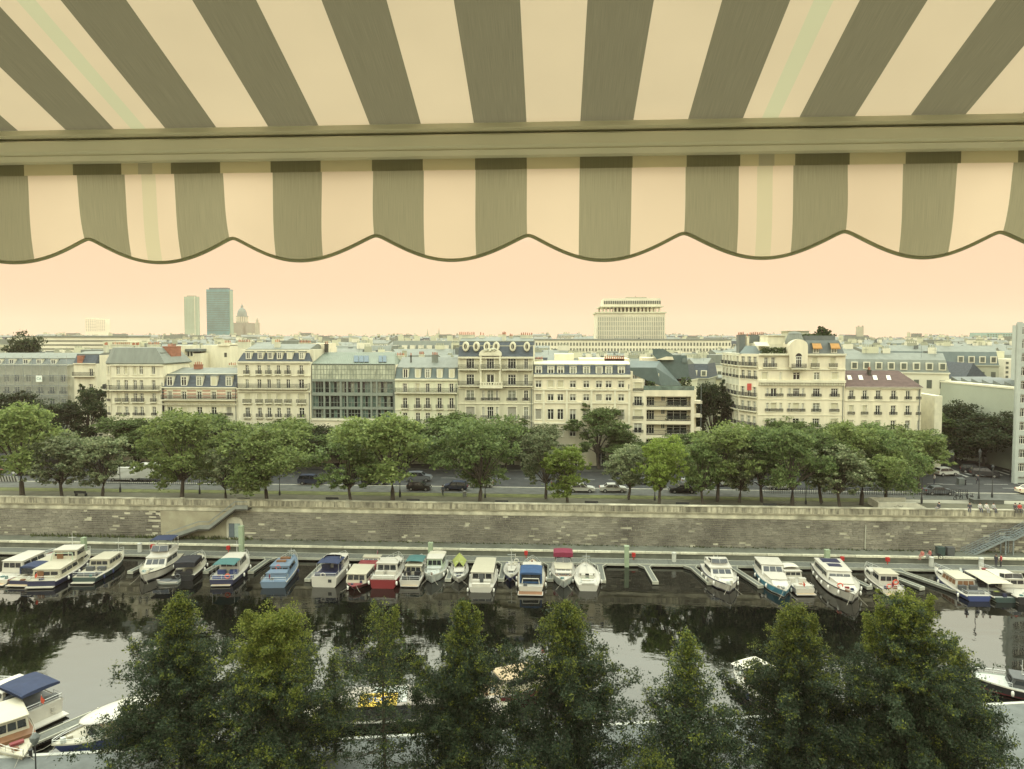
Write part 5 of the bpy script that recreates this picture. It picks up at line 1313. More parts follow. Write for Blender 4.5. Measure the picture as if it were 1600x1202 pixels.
    def hatch(s, ts):
        for t in ts:
            k = MB(); z = s.sheer(t) - .1; k.box(s.x(t) - .25, s.x(t) + .25, -.25, .25, z, z + .06); s.pp('hatch', k, M_bglass)
    def well(s, t0, t1, w, col='tan', seats='cream', z=None):
        """open cockpit: sole, coaming and benches"""
        z = z if z is not None else s.sheer(t0) - .09; x0, x1 = s.x(t0), s.x(t1)
        k = MB(); k.box(x0, x1, -w / 2, w / 2, z, z + .02); s.pp('cockpit_sole', k, BC[col])
        sm = BC.get(seats) or CL[seats]
        k = MB(); k.box(x0, x0 + .45, -w / 2 + .05, w / 2 - .05, z + .021, z + .40); s.pp('bench', k, sm)
        for (ya, yb) in ((-w / 2 + .05, -.25), (.25, w / 2 - .05)):
            k = MB(); k.box(x1 - .5, x1 - .06, ya, yb, z + .021, z + .62); s.pp('seat', k, sm)

G = 'boats moored along the far pontoon'
b = Boat('white motor cruiser cut off by the picture edge beside a navy cabin boat', (-6, 914), 11, 3.6, hull='white', stripe='maroon'); b.cabin(.25, .7, 2.9, 1.7, nwin=3); b.platform(col='white'); b.rail(); b.stern_rail()
b = Boat('cream and navy cabin boat with domed navy cockpit cover and rear railing', (31, 916), 10, 3.4, hull='navy', deck='cream', fb=(.8, 1.2)); z = b.cabin(.35, .72, 2.7, 1.15, 'cream'); b.canopy(.16, .40, 2.5, .8, 2.1, 'navy', sides=.75, win=True); b.stern_rail(); b.rail(); b.platform(3.0, .6); b.fenders((.2, .5))
b = Boat('large cream steel cruiser with high wheelhouse, wooden doors and deep navy hull', (64, 919), 14.5, 4.1, hull='navy', deck='cream', fb=(1.0, 1.5), yaw=.12)
z = b.cabin(.10, .52, 3.5, 1.25, 'cream', nwin=3, win=(.35, .75)); b.cabin(.46, .68, 3.2, 1.5, 'cream', z=z - .25, nwin=2, rake=.3, roof='white'); b.cabin(.66, .80, 2.6, .7, 'cream', nwin=2); b.box('door', .455, .462, .8, z - .2, z + 1.0, 'wood', .6); b.box('door', .094, .099, .8, 1.05, 2.0, 'wood', .7); b.stern_rail(.6); b.rail(.55, .6); b.platform(3.4, .5, 'white', 'cream'); b.arch(.40, 2.8, 1.0, z, 'mint', .2); b.fenders((.2, .4, .6)); b.mast(.62, 2.2, z=z + 1.1)
b = Boat('dark green steel barge with cream cabin and black fenders on its stern', (131, 912), 12.5, 3.5, hull='green', deck='cream', fb=(.9, 1.5), stripe='navy', yaw=.08); b.cabin(.36, .74, 2.7, 1.25, 'cream', nwin=4, win=(.4, .8)); b.well(.06, .32, 2.6, 'dgrey', 'dgrey'); b.platform(2.8, .5, 'white', 'cream'); b.rail(.6, .55); b.stern_rail(.7); b.mast(.86, 2.6); b.fenders((.15, .35), m=M_fendn)
b = Boat('white flybridge cruiser lying bow outward with navy bimini', (222, 914), 12.5, 3.9, True, .15, hull='white', deck='cream', fb=(1.1, 1.5), stripe='black'); z = b.cabin(.2, .62, 3.2, 1.25, 'white', nwin=2, rake=.9, win=(.35, .85)); b.cabin(.16, .44, 2.9, .65, 'white', z=z - .03, nwin=0, rake=.5); b.screen(.44, 2.6, .75, z + .55); b.canopy(.14, .40, 2.9, z + .5, z + 2.0, 'navy'); b.rail(.5, .45); b.hatch((.72, .82)); b.arch(.16, 2.9, 1.7, z, 'white'); b.fenders((.3, .5))
b = Boat('dark sport cruiser under a black canopy with a wheel on its stern', (285, 908), 10.5, 3.3, hull='black', deck='cream', fb=(.85, 1.25), yaw=.18); b.cabin(.46, .78, 2.4, .8, 'white', nwin=3, rake=.8); b.canopy(.10, .48, 2.6, .9, 2.3, 'black', sides=.45); b.well(.03, .12, 2.2, 'dgrey', 'black'); b.rail(.5, .55); b.ring(-.01, .55, .75, BC['dgrey']); b.fenders((.4, .6)); b.hatch((.86,))
k_ = at(262, 912, Z=0)
b = Boat('pale grey inflatable dinghy floating across the stern of the black canopied cruiser', (262, 911), 2.9, 1.45, hull='grey', deck='dgrey', fb=(.42, .5), transom=.9, boot='grey', name='dinghy', cat='dinghy', heading=R_(188), group=None); b.box('thwart', .35, .5, 1.0, .34, .42, 'dgrey')
b = Boat('navy trawler with white wheelhouse, teal canopy and gilt stern trim', (346, 916), 11, 3.5, hull='navy', deck='white', fb=(.95, 1.5), yaw=.1, stripe='navy'); z = b.cabin(.30, .66, 2.7, 1.75, 'white', nwin=4, win=(.45, .85)); b.canopy(.06, .34, 2.8, 1.0, 2.75, 'teal'); b.well(.04, .27, 2.7, 'white', 'blue'); b.cabin(.66, .80, 2.0, .55, 'white', nwin=0); b.rail(.6, .55); b.stern_rail(); b.ring(.02, -.7, 1.35); b.mast(.6, 1.8, z=z); b.fenders((.3, .6)); b.platform(2.4, .4)
b = Boat('pale blue steel boat painted all one colour with orange rolls on its roof', (427, 919), 11.5, 3.4, hull='sky', deck='sky', fb=(.9, 1.5), transom=.95, stripe='sky', boot='sky', yaw=.1); z = b.cabin(.28, .66, 2.6, 1.15, 'sky', nwin=3, win=(.4, .8)); b.cabin(.12, .30, 2.7, .8, 'sky', nwin=0); b.stern_rail(.55); b.rail(.7, .6); b.ring(.29, .2, 1.9, M_ring); b.box('orange_roll', .55, .6, 1.3, z, z + .22, 'wood'); b.box('orange_roll', .42, .47, 1.2, z, z + .22, 'wood', .2); b.mast(.85, 1.5); b.fenders((.5,), m=M_fendn)
b = Boat('white square sterned cruiser with a navy bimini over its aft deck', (506, 918), 10.5, 3.4, hull='white', deck='white', fb=(1.5, 1.6), transom=.97, boot='navy'); b.canopy(.16, .48, 2.9, 1.5, 2.8, 'navy'); b.well(.05, .4, 2.8, 'navy', 'navy', 1.45); z = b.cabin(.45, .76, 2.8, 1.1, 'white', nwin=2); b.screen(.5, 2.5, .6, z); b.stern_rail(.5); b.rail(.6, .5); b.ring(.0, .1, 1.75, BC['white']); b.fenders((.4, .6)); k = MB(); k.box(b.x(0) - .03, b.x(0) + .01, -1.0, -.55, .7, 1.15); b.pp('window', k, M_bglass)
b = Boat('maroon river boat with cream wheelhouse of big windows and maroon foredeck', (551, 926), 11, 3.5, True, .0, hull='maroon', deck='maroon', fb=(.85, .85), transom=.9, full=4.5); z = b.cabin(.50, .86, 2.9, 1.2, 'cream', nwin=4, rake=.2, win=(.35, .88), roof='cream'); b.cabin(.2, .5, 2.8, .6, 'maroon', nwin=0, roof='maroon'); b.cabin(.08, .22, 2.6, 1.0, 'cream', nwin=2); b.fenders((.94,), (-1,)); b.mast(.12, 1.0)
b = Boat('red hulled cruiser with white aft cabin and railing round its stern', (598, 920), 11.5, 3.5, hull='red', deck='white', fb=(1.3, 1.5), transom=.92, stripe='red'); b.stern_rail(.6); b.well(.04, .22, 2.8, 'white', 'white', 1.25); z = b.cabin(.24, .52, 2.9, 1.55, 'white', nwin=2, win=(.4, .85)); b.cabin(.52, .74, 2.6, .8, 'white', nwin=3); b.rail(.6, .6); b.fenders((.0, .3, .5)); b.arch(.36, 2.4, .5, z)
b = Boat('small white cruiser with a teal sunshade between the red boat and grey wheelhouse boat', (640, 917), 8.5, 2.8, hull='white', deck='white', fb=(.9, 1.2), transom=.95, stripe='white'); b.cabin(.28, .58, 2.3, 1.25, 'cream', nwin=2, win=(.4, .85)); b.canopy(.34, .66, 2.3, 1.2, 2.5, 'teal'); b.well(.05, .27, 2.3, 'dgrey', 'black'); b.stern_rail(.6); b.rail(.55, .6); b.platform(2.2, .4)
b = Boat('grey hulled launch lying bow outward with a pale green and white wheelhouse', (673, 915), 9.5, 3.1, True, .03, hull='grey', deck='grey', fb=(.95, 1.45)); b.cabin(.28, .56, 2.4, 1.6, 'mint', nwin=2, win=(.45, .85), roof='white', rake=.3); b.cabin(.56, .74, 2.0, .45, 'grey', nwin=0); b.rail(.45, .55); b.fenders((.3, .5, .7)); b.canopy(.08, .28, 2.3, 1.0, 2.4, 'cream')
b = Boat('small white open boat under a pitched lime green tent', (717, 914), 7.0, 2.5, True, .12, hull='white', deck='white', fb=(.7, 1.0), stripe='grey'); b.cabin(.42, .76, 1.5, .4, 'white', nwin=2, rake=.5); b.hatch((.66, .8)); b.well(.1, .4, 1.7, 'tan', 'dgrey')
k = MB(); x0, x1 = b.x(.02), b.x(.52); k.loft([[(x0, -1.0, 1.15), (x0, 0, 2.3), (x0, 1.0, 1.15)], [(x1, -.55, 1.35), (x1 - .5, 0, 2.0), (x1, .55, 1.35)]], 0, False, False); k.loft([[(x0, -1.0, 1.12), (x0, 0, 2.27), (x0, 1.0, 1.12)], [(x1, -.55, 1.32), (x1 - .5, 0, 1.97), (x1, .55, 1.32)]], 0, False, False); obj('tent', k.mesh('tent', CL['lime']), b.root); b.mast(.42, 1.6, r=.03); b.rail(.6, .4)
b = Boat('white canal barge with one long flat cream roof and round stern fenders', (751, 926), 11.5, 3.5, hull='white', deck='white', fb=(.75, 1.1), transom=.82, stripe='white', boot='black'); z = b.cabin(.17, .80, 3.0, 1.45, 'white', roof='cream', nwin=5, win=(.40, .88), wmat=M_bglass); b.fenders((.02, .5, .7)); b.well(.03, .15, 2.4, 'white', 'white', .68); b.box('door', .166, .172, .6, .75, 1.95, 'dgrey', .1)
b = Boat('little sailing boat with royal blue hull and bare mast, bow outward', (797, 912), 6.5, 2.2, True, 0, hull='blue', deck='white', fb=(.75, .95), full=2.0); b.cabin(.38, .72, 1.3, .32, 'white', nwin=2, rake=.5, frac=.7); b.well(.08, .36, 1.3, 'white', 'white'); b.mast(.56, 3.4, 2.2); b.ring(.05, .5, 1.1, BC['white']); b.rail(.75, .4)
b = Boat('white cruiser with blue enclosed cockpit cover and wide white swim platform', (829, 927), 11, 3.5, hull='white', deck='white', fb=(.95, 1.35), stripe='tan', boot='white'); b.canopy(.10, .42, 2.8, .9, 2.35, 'blue', sides=.95, win=True); b.cabin(.42, .78, 2.7, .8, 'white', nwin=3, rake=.9, roof='white'); b.rail(.5, .55); b.platform(3.1, 1.2, 'white', 'wood'); b.arch(.06, 2.2, .8, .95, 'white', .15); b.fenders((.2, .4)); b.hatch((.86,))
b = Boat('grey and white bow outward cruiser shaded by a tall crimson bimini', (881, 923), 10.5, 3.2, True, .0, hull='grey', deck='white', fb=(.95, 1.4), stripe='grey', full=1.8); z = b.cabin(.3, .6, 2.5, .75, 'white', nwin=2, rake=.35, roof='cream'); b.screen(.28, 2.3, .8, z, .3); b.canopy(.06, .30, 2.6, 1.0, 3.1, 'crimson', sides=.25); b.cabin(.6, .70, 2.2, .4, 'wood', nwin=3, rake=.2, roof='white'); b.rail(.5, .4); b.fenders((.3, .5))
b = Boat('white round sterned sailing yacht with open cockpit and folded sail', (919, 924), 9.5, 3.4, hull='white', deck='white', fb=(.85, 1.05), transom=.7, stripe='white', boot='cream', name='sailing_yacht'); b.cabin(.36, .72, 2.2, .5, 'white', nwin=3, rake=.6, frac=.7, roof='white'); b.well(.12, .34, 1.6, 'mint', 'white'); b.hatch((.38, .8)); b.mast(.62, 3.0, 3.2); b.stern_rail(.45); b.rail(.6, .45); b.fenders((.3, .6)); b.box('tiller_seat', .02, .08, 1.6, .85, 1.1, 'white')
b = Boat('white cruiser with navy waterline lying alone, bow out, beside empty fingers', (1142, 930), 11.2, 3.9, True, .03, hull='white', deck='white', fb=(1.1, 1.4), stripe='navy', boot='black'); z = b.cabin(.22, .60, 3.2, 1.05, 'white', nwin=3, rake=1.0, win=(.4, .85), roof='white'); b.cabin(.22, .42, 2.8, .5, 'white', z=z - .03, nwin=0); b.screen(.42, 2.5, .5, z + .4, .3); b.rail(.45, .5); b.arch(.2, 3.0, 1.5, 1.1, 'white', -.3); b.cabin(.60, .80, 2.1, .3, 'white', nwin=0, rake=.9); b.hatch((.74,)); b.fenders((.35, .55, .75)); b.mast(.3, 1.2, z=z)
b = Boat('long white hardtop cruiser with teal hull, bow outward', (1228, 938), 13, 3.6, True, -.05, hull='teal', deck='white', fb=(1.1, 1.3), stripe='white', boot='black'); z = b.cabin(.08, .46, 3.2, 1.45, 'white', nwin=3, rake=1.0, win=(.45, .85)); b.cabin(.46, .80, 2.7, .55, 'white', nwin=0, rake=1.1, frac=.75); b.hatch((.70, .86)); b.rail(.55, .35); b.fenders((.3, .5, .7))
b = Boat('small white sport cruiser squeezed between the teal hull and the big yacht', (1258, 930), 9.5, 2.7, yaw=.05, hull='white', deck='white', fb=(.85, 1.2), stripe='navy', boot='black'); b.well(.05, .34, 2.3, 'white', 'white'); b.screen(.46, 2.3, .65, 1.0, -.4, -.9); z = b.cabin(.44, .74, 2.3, 1.0, 'white', nwin=2); b.canopy(.5, .7, 2.0, z, z + .25, 'white', poles=False); b.stern_rail(.45); b.platform(2.4, .5); b.fenders((.1, .3))
b = Boat('largest white motor yacht with dark wraparound windscreen, bow outward', (1335, 947), 15.5, 4.2, True, -.08, hull='white', deck='white', fb=(1.4, 1.6), stripe='black', boot='black', full=2.6); z = b.cabin(.10, .56, 3.4, 1.25, 'white', nwin=1, rake=.5, win=(.3, .7), roof='white'); b.screen(.57, 3.2, 1.15, 1.5, 1.3, 2.2); b.cabin(.56, .86, 2.7, .45, 'white', nwin=0, rake=1.2, frac=.7); b.box('solar_panel', .12, .26, 2.2, z, z + .05, 'navy'); b.box('solar_panel', .30, .40, 1.6, z, z + .05, 'navy'); b.rail(.5, .3); b.fenders((.25, .4, .55, .7, .85)); b.ring(.80, -.9, 1.75); b.hatch((.9,)); b.box('red_pouch', .84, .86, .5, 1.6, 1.85, 'red', -.3)
b = Boat('white cabin boat with cream box wheelhouse and lifebuoy at its stern', (1396, 930), 11, 3.1, yaw=-.02, hull='white', deck='white', fb=(.8, 1.2), stripe='black', boot='black'); z = b.cabin(.16, .48, 2.5, 1.65, 'white', nwin=3, win=(.45, .82), roof='cream'); b.cabin(.48, .74, 2.4, .9, 'white', nwin=3); b.rail(.62, .6); b.ring(.1, -.6, 1.5); b.ring(.03, .4, 1.1); b.platform(2.2, .8); b.stern_rail(.5); b.fenders((.1, .3, .5))
b = Boat('slim white launch with royal blue hull and varnished window frames', (1530, 940), 13.5, 3.2, yaw=.03, hull='blue', deck='white', fb=(.75, 1.3), stripe='blue', boot='black'); z = b.cabin(.28, .66, 2.4, 1.2, 'white', nwin=4, win=(.3, .8), roof='cream', wmat=BC['wood']); b.cabin(.66, .84, 1.8, .45, 'white', nwin=2); b.well(.08, .27, 2.3, 'dgrey', 'dgrey'); b.rail(.7, .5); b.stern_rail(.5); b.fenders((.15, .6))
b = Boat('white rowing tender lying across the stern of the royal blue launch', (1541, 934), 2.9, 1.5, hull='white', deck='navy', fb=(.62, .7), transom=.7, boot='white', name='dinghy', cat='dinghy', heading=R_(-8), group=None); b.box('thwart', .4, .52, 1.2, .5, .58, 'cream')
b = Boat('green hulled boat mostly hidden under a long flat cream canopy', (1572, 942), 11, 3.0, yaw=.0, hull='green', deck='grey', fb=(.7, 1.2), stripe='mint'); b.canopy(.1, .62, 3.0, .8, 2.1, 'cream', arch=.1); b.cabin(.5, .8, 2.2, .8, 'dgrey', nwin=2); b.well(.06, .4, 2.3, 'dgrey', 'black'); b.box('yellow_can', .1, .16, .5, .7, 1.0, 'lime', .3)
b = Boat('white boat with red cushion nearest the picture edge by the steel stairs', (1610, 945), 12, 3.4, yaw=.0, hull='black', deck='white', fb=(1.0, 1.5), stripe='white'); b.cabin(.3, .72, 2.9, 1.2, 'white', nwin=3, rake=.8); b.rail(.5, .5); b.box('red_cushion', .86, .9, .6, 1.3, 1.55, 'red'); b.screen(.3, 2.6, .7, 2.2, -.2, -.7)

# boats on the near side, moored to the quay below the balcony
G2 = 'boats moored along the near quay'
def near_boat(label, px, py, head, L, B, **kw): return Boat(label, (px, py), L, B, heading=head, group=G2, **kw)
b = near_boat('cream wheelhouse boat with varnished brown sides, bow toward the near quay', 16, 1162, ANG + R_(-50), 9.5, 3.2, hull='cream', deck='cream', fb=(1.0, 1.15), stripe='cream', boot='black')
z = b.cabin(.18, .60, 2.6, 1.5, 'cream', nwin=3, win=(.42, .85), roof='cream', rake=.25); b.box('wooden_coaming', .17, .70, 2.72, 1.0, 1.28, 'wood'); b.rail(.65, .5); b.fenders((.9,), (1,)); b.box('step', .74, .78, .9, 1.1, 1.3, 'maroon')
b = near_boat('white motor cruiser with navy bimini and louvred dark stripe, swim platform inward', 26, 1108, ANG + R_(146), 8.5, 3.2, hull='white', deck='white', fb=(1.5, 1.6), stripe='navy', boot='navy', transom=.95)
b.canopy(.04, .46, 3.0, 1.5, 3.0, 'navy', sides=.12); b.well(.05, .4, 2.9, 'dgrey', 'dgrey', 1.45); z = b.cabin(.42, .76, 2.8, .9, 'white', nwin=2, roof='white'); b.platform(3.0, .9, 'white', 'white'); b.screen(.44, 2.6, .8, 1.9, -.2, -.8); b.rail(.5, .5); b.stern_rail(.5)
for i in range(4): b.box('louvre', -.012, -.004, .34, .55 + i * .14, .64 + i * .14, 'white', -.7)
b = near_boat('white rounded hardtop boat with indigo hull and grey covered seats', 184, 1150, ANG + R_(-142), 9.0, 3.4, hull='blue', deck='cream', fb=(1.15, 1.25), stripe='blue', boot='white', full=3.0)
k = MB(); n_ = 20
prof = [(2.0, 2.3), (2.12, 2.38), (2.05, 2.46), (1.6, 2.56), (.1, 2.62)]
k.lathe(prof, n_); o = b.pp('hardtop', k, BC['white'], True); o.scale = (1.7, .78, 1); o.location = (-.9, 0, -.1)
k = MB()
for x, y in ((-3, -1.1), (-3, 1.1), (1.2, -1.2), (1.2, 1.2), (2.0, 0)): k.tube([(x, y, 1.0), (x * .9, y, 2.5)], .05, 6)
b.pp('hardtop_post', k, BC['white']); b.well(.15, .7, 2.6, 'tan', 'grey', 1.1); b.screen(.72, 2.6, .55, 1.2, .3, .8); b.rail(.7, .35)
M_panel = mat('yellow painted panel', (.55, .38, .05), .7, .2, .8)
b = near_boat('long houseboat with cream roof and a yellow panel painted with blue lettering', 588, 1120, ANG + R_(180), 13, 4.0, hull='black', deck='cream', fb=(.7, .9), boot='black', transom=.95, full=4, name='houseboat', cat='houseboat')
z = b.cabin(.08, .86, 3.5, 1.3, 'dgrey', nwin=9, win=(.35, .8), roof='@grey', rake=.3); b.box('roof_panel', .30, .52, 2.6, z + .01, z + .05, 'grey'); k = MB(); k.box(b.x(.36), b.x(.60), -.2, 1.9, z + .06, z + .10); b.pp('painted_panel', k, M_panel)
text_obj('lettering', 'SEC', 1.1, mat('blue lettering', (.10, .18, .42), .7, .1, 2), b.root, (b.x(.48), .85, z + .11), (0, 0, math.pi), .006)
k = MB(); quick_leaves(k, b.x(.10), b.x(.26), -1.4, 1.4, z + .1, z + .9, 260, .2); o = b.pp('roof_plants', k, M_plant); o['kind'] = 'stuff'
b = near_boat('low barge with a plain cream roof lying beside the yellow panelled houseboat', 716, 1122, ANG + R_(180), 9, 3.4, hull='grey', deck='cream', fb=(.5, .6), boot='black', full=4, name='houseboat', cat='houseboat'); b.cabin(.1, .88, 2.9, .7, 'cream', nwin=6, roof='@grey', rake=.3); b.fenders((.3, .6))
b = near_boat('brown cabin cruiser with a red pennant post beyond the dark middle trees', 822, 1078, ANG + R_(20), 9.5, 3.2, hull='maroon', deck='tan', fb=(.9, 1.2), boot='black'); b.cabin(.2, .62, 2.6, 1.3, 'cream', nwin=3, roof='tan'); b.mast(.66, 3.0); b.box('red_pennant', .66, .70, .03, 3.4, 3.7, 'red')
b = near_boat('white bimini boat with black rounded hull near the dark full tree', 1202, 1098, ANG + R_(112), 8.5, 3.2, hull='black', deck='white', fb=(1.0, 1.2), stripe='white', boot='black', full=3); b.canopy(.42, .86, 3.1, 1.1, 2.8, 'white', arch=.12); b.cabin(.2, .5, 2.7, 1.0, 'white', nwin=3); b.fenders((.6, .8), m=M_fendn); b.box('wooden_seat', .72, .78, 1.2, 1.1, 1.6, 'wood'); b.rail(.5, .4)
b = near_boat('dark wooden hulled cabin boat tied to the near quay at the picture edge', 1596, 1084, ANG + R_(150), 9.5, 3.0, hull='black', deck='grey', fb=(.9, 1.25), stripe='maroon', boot='black'); b.cabin(.3, .62, 2.1, .95, 'dgrey', nwin=3, rake=.4, win=(.4, .8), roof='dgrey'); b.mast(.5, 2.4, 4.5); b.rail(.6, .45); b.box('white_locker', .12, .22, .9, .9, 1.2, 'white', .8); b.fenders((.2, .6))

# small gear that every boat carries: flag staff, mooring lines, lockers and coils on deck
rg = random.Random(31)
for i, b in enumerate(BOATS):
    if b.L < 5: continue
    if i % 2 == 0:
        k = MB(); x = b.x(.01); z = b.fb[0]; k.tube([(x, .3, z), (x - .35, .3, z + 1.3)], .018, 4); b.pp('flag_staff', k, M_chrome)
        k = MB(); k.loft([[(x - .18, .3, z + .75), (x - .33, .3, z + 1.25)], [(x - .40, .36, z + .62), (x - .60, .36, z + 1.12)], [(x - .60, .30, z + .48), (x - .85, .30, z + .95)]], 0, False, False); k.loft([[(x - .18, .31, z + .75), (x - .33, .31, z + 1.25)], [(x - .40, .37, z + .62), (x - .60, .37, z + 1.12)], [(x - .60, .31, z + .48), (x - .85, .31, z + .95)]], 0, False, False); b.pp('flag', k, rg.choice([M_ring, CL['navy'], CL['cream'], CL['crimson']]))
    for sg in (-1, 1):
        k = MB(); t0 = .97; P0_ = Vector((b.x(t0), sg * b.beam(t0), b.sheer(t0))); P1_ = Vector((b.x(1.0) + 1.0, sg * (b.beam(t0) + .9), .45)); k.tube([P0_, (P0_ + P1_) / 2 - Vector((0, 0, .12)), P1_], .02, 4); b.pp('mooring_line', k, mat('rope', (.30, .28, .22), .9, .15, 4))
    for q in range(rg.randint(2, 4)):
        t = rg.choice((.05, .12, .84, .9)) + rg.uniform(-.02, .02); w_ = rg.uniform(.25, .5); z = b.sheer(t) - .09; y = rg.uniform(-.6, .6) * b.beam(t); k = MB(); k.box(b.x(t) - w_ / 2, b.x(t) + w_ / 2, y - w_ / 2, y + w_ / 2, z, z + rg.uniform(.15, .45), 0, (.03, .03)); b.pp('locker', k, rg.choice([BC['cream'], BC['dgrey'], BC['wood'], BC['navy'], CL['teal'], BC['grey']]))
# ---------------------------------------------------------------- pontoons, piles, stairs, furniture
M_pont = mat('pontoon decking', (.125, .13, .11), .8, .2, 1.2, stretch=(6, 1, 1))
M_pal = mat('pontoon edge', (.36, .355, .28), .75, .12, 2)
M_pile = mat('pale green pile paint', (.27, .33, .215), .6, .1, 1)
M_gal = mat('blue grey steel', (.215, .245, .24), .5, .1, 2, metal=.2)
M_redp = mat('red enamel', (.42, .035, .03), .5, .1, 2)
pt = thing('pontoon', 'long narrow floating pontoon along the foot of the far quay', 'pontoon', (0, 98.1, 0))
k = MB(); k.box(-.9 * 6, .9 * 6, -1.05, 1.05, .12, .46); k.box(-5.4, 5.4, -1.2, -1.055, .2, .50, 1); k.box(-5.4, 5.4, 1.055, 1.18, .2, .49, 1)
pme = k.mesh('deck_section', [M_pont, M_pal])
for i in range(-10, 11): obj('deck_section', pme, pt, (i * 10.84, 0, 0))
k = MB(); k.loft([[(-.34, -.0, z), (.34, .0, z), (.34, 5.6, z), (1.0, 6.6, z), (-1.0, 6.6, z), (-.34, 5.6, z)] for z in (.1, .42)], 0)
for a, c in (((-.34, 0), (-.34, 5.6)), ((.34, 0), (.34, 5.6)), ((-.34, 5.6), (-1.0, 6.6)), ((.34, 5.6), (1.0, 6.6))):
    k.tube([(a[0], a[1], .43), (c[0], c[1], .43)], .07, 5, 1)
k.box(-.4, .4, -.14, -.005, .08, .48, 1)
fme = recalc(k.mesh('finger_pontoon', [M_pont, M_pal]))
FX = [(481, 905, 0), (392, 893, -.05), (322, 893, -.08), (942, 907, .0), (1024, 909, .06), (1109, 910, .18), (1188, 915, .25), (1358, 917, .3), (1440, 918, .4), (1500, 925, .45), (783, 905, 0), (860, 905, 0), (700, 905, 0), (575, 905, 0), (204, 893, -.1), (110, 895, -.1)]
fl = {783: 'floating finger between the long roofed barge and the little sailing boat', 860: 'floating finger between the blue covered cruiser and the crimson bimini boat', 700: 'floating finger between the grey wheelhouse launch and the lime tent boat', 575: 'floating finger between the maroon boat and the red hulled cruiser', 204: 'floating finger before the white flybridge cruiser', 110: 'floating finger between the cream steel cruiser and the green barge', 1500: 'floating finger beyond the royal blue launch', 481: 'floating finger beside the blue steel boat', 1024: 'empty floating finger in the open stretch of water', 942: 'floating finger beside the round sterned yacht', 1109: 'floating finger alongside the lone white cruiser', 1188: 'floating finger alongside the teal hulled cruiser', 1358: 'floating finger between the largest yacht and the lifebuoy boat', 1440: 'empty floating finger past the lifebuoy boat', 322: 'floating finger between the black canopied cruiser and navy trawler', 392: 'floating finger beyond the navy trawler bow'}
for (px, py, yw) in FX:
    p = at(px, py, Z=.4); L = (96.95 - p.y)
    o = obj('finger_pontoon', fme, None, (p.x, p.y, 0), yw, scale=(1, L / 6.6 / math.cos(yw), 1)); tag(o, fl.get(px, 'floating finger mostly hidden between two moored boats'), 'pontoon', 'finger pontoons')
    if yw: o.location.x = p.x
k = MB(); k.box(-.3, .3, -.3, .3, -.5, 3.6); k.box(-.33, .33, -.33, .33, 3.6, 3.66); pile = recalc(k.mesh('mooring_pile', M_pile))
for (px, yt, lab) in ((132, 840, 'pale green mooring pile behind the cream steel cruiser'), (378, 822, 'pale green mooring pile near the arched niche door'), (673, 848, 'pale green mooring pile behind the grey wheelhouse launch'), (979, 853, 'pale green mooring pile in the open stretch of pontoon'), (1292, 859, 'pale green mooring pile behind the largest yacht')):
    p = at(px, 889, Y=97.2); top = at(px, yt, Y=97.2).z; o = obj('mooring_pile', pile, None, (p.x, 97.2, 0), scale=(1, 1, top / 3.66)); tag(o, lab, 'mooring pile', 'pale green mooring piles')
k = MB(); k.lathe([(.30, .46), (.30, 1.5), (.34, 1.55), (.34, 1.72), (.12, 1.82)], 10); ped = recalc(k.mesh('service_post', mat('white enamel', (.46, .46, .40), .5, .06, 2)))
for px, lab in ((219, 'white service post beside the white flybridge cruiser bow'), (1053, 'white service post on the empty pontoon'), (1455, 'white service post by the bow of the royal blue launch'), (1533, 'white service post near the steel stairs foot')):
    p = at(px, 880, Y=98.4); tag(obj('service_post', ped, None, (p.x, 98.4, 0)), lab, 'service post', 'white pontoon service posts')
k = MB(); k.box(-.24, .24, -.15, .15, .85, 1.4); k.tube([(0, 0, .46), (0, 0, .9)], .05, 6); k.tube([(.19 * math.cos(a * .524), -.19, 1.12 + .19 * math.sin(a * .524)) for a in range(13)], .05, 5); rb_ = recalc(k.mesh('lifebuoy_box', M_redp))
for px, lab in ((239, 'red lifebuoy box behind the flybridge cruiser'), (357, 'red lifebuoy box behind the teal canopy trawler'), (822, 'red lifebuoy box near the blue covered cruiser'), (990, 'red lifebuoy box beside the lone pile'), (1316, 'red lifebuoy box beyond the largest yacht'), (1387, 'red lifebuoy box behind the lifebuoy boat')):
    p = at(px, 872, Y=98.9); tag(obj('lifebuoy_box', rb_, None, (p.x, 98.9, 0)), lab, 'lifebuoy box', 'red lifebuoy boxes on the pontoon')

# stone stair down the wall at the left
st = thing('stone_stair', 'stone stair with grey parapet descending along the quay wall past the niche', 'stairs', (0, YW, 0))
k = MB(); pA, pB, pC = at(372, 800, Y=YW - 1.2), at(318, 825, Y=YW - 1.2), at(262, 848, Y=YW - 1.2)
T = [(pA.x + 1.6, 6.35), (pA.x - .3, 6.35), (pB.x + 1.0, pB.z), (pB.x - .6, pB.z), (pC.x, 1.5)]
ns = 0
def seg(x0, z0, x1, z1, k, mi=0): k.prism([(x0, z0 - .35), (x1, z1 - .35), (x1, z1 - .1), (x0, z0 - .1)], YW - 1.5, YW - .05, 'y', mi)
k = MB()
for (a, c) in zip(T[:-1], T[1:]): seg(a[0], a[1], c[0], c[1], k)
sk = recalc(k.mesh('stair_slab', M_dark)); obj('stair_slab', sk, st, (0, -YW, 0))
k = MB(); M_grp = mat('grey parapet render', (.20, .21, .185), .85, .15, .8)
for (a, c) in zip(T[:-1], T[1:]): k.prism([(a[0], a[1] - .1), (c[0], c[1] - .1), (c[0], c[1] + .45), (a[0], a[1] + .45)], YW - 1.56, YW - 1.36, 'y')
obj('stair_parapet', recalc(k.mesh('stair_parapet', M_grp)), st, (0, -YW, 0))
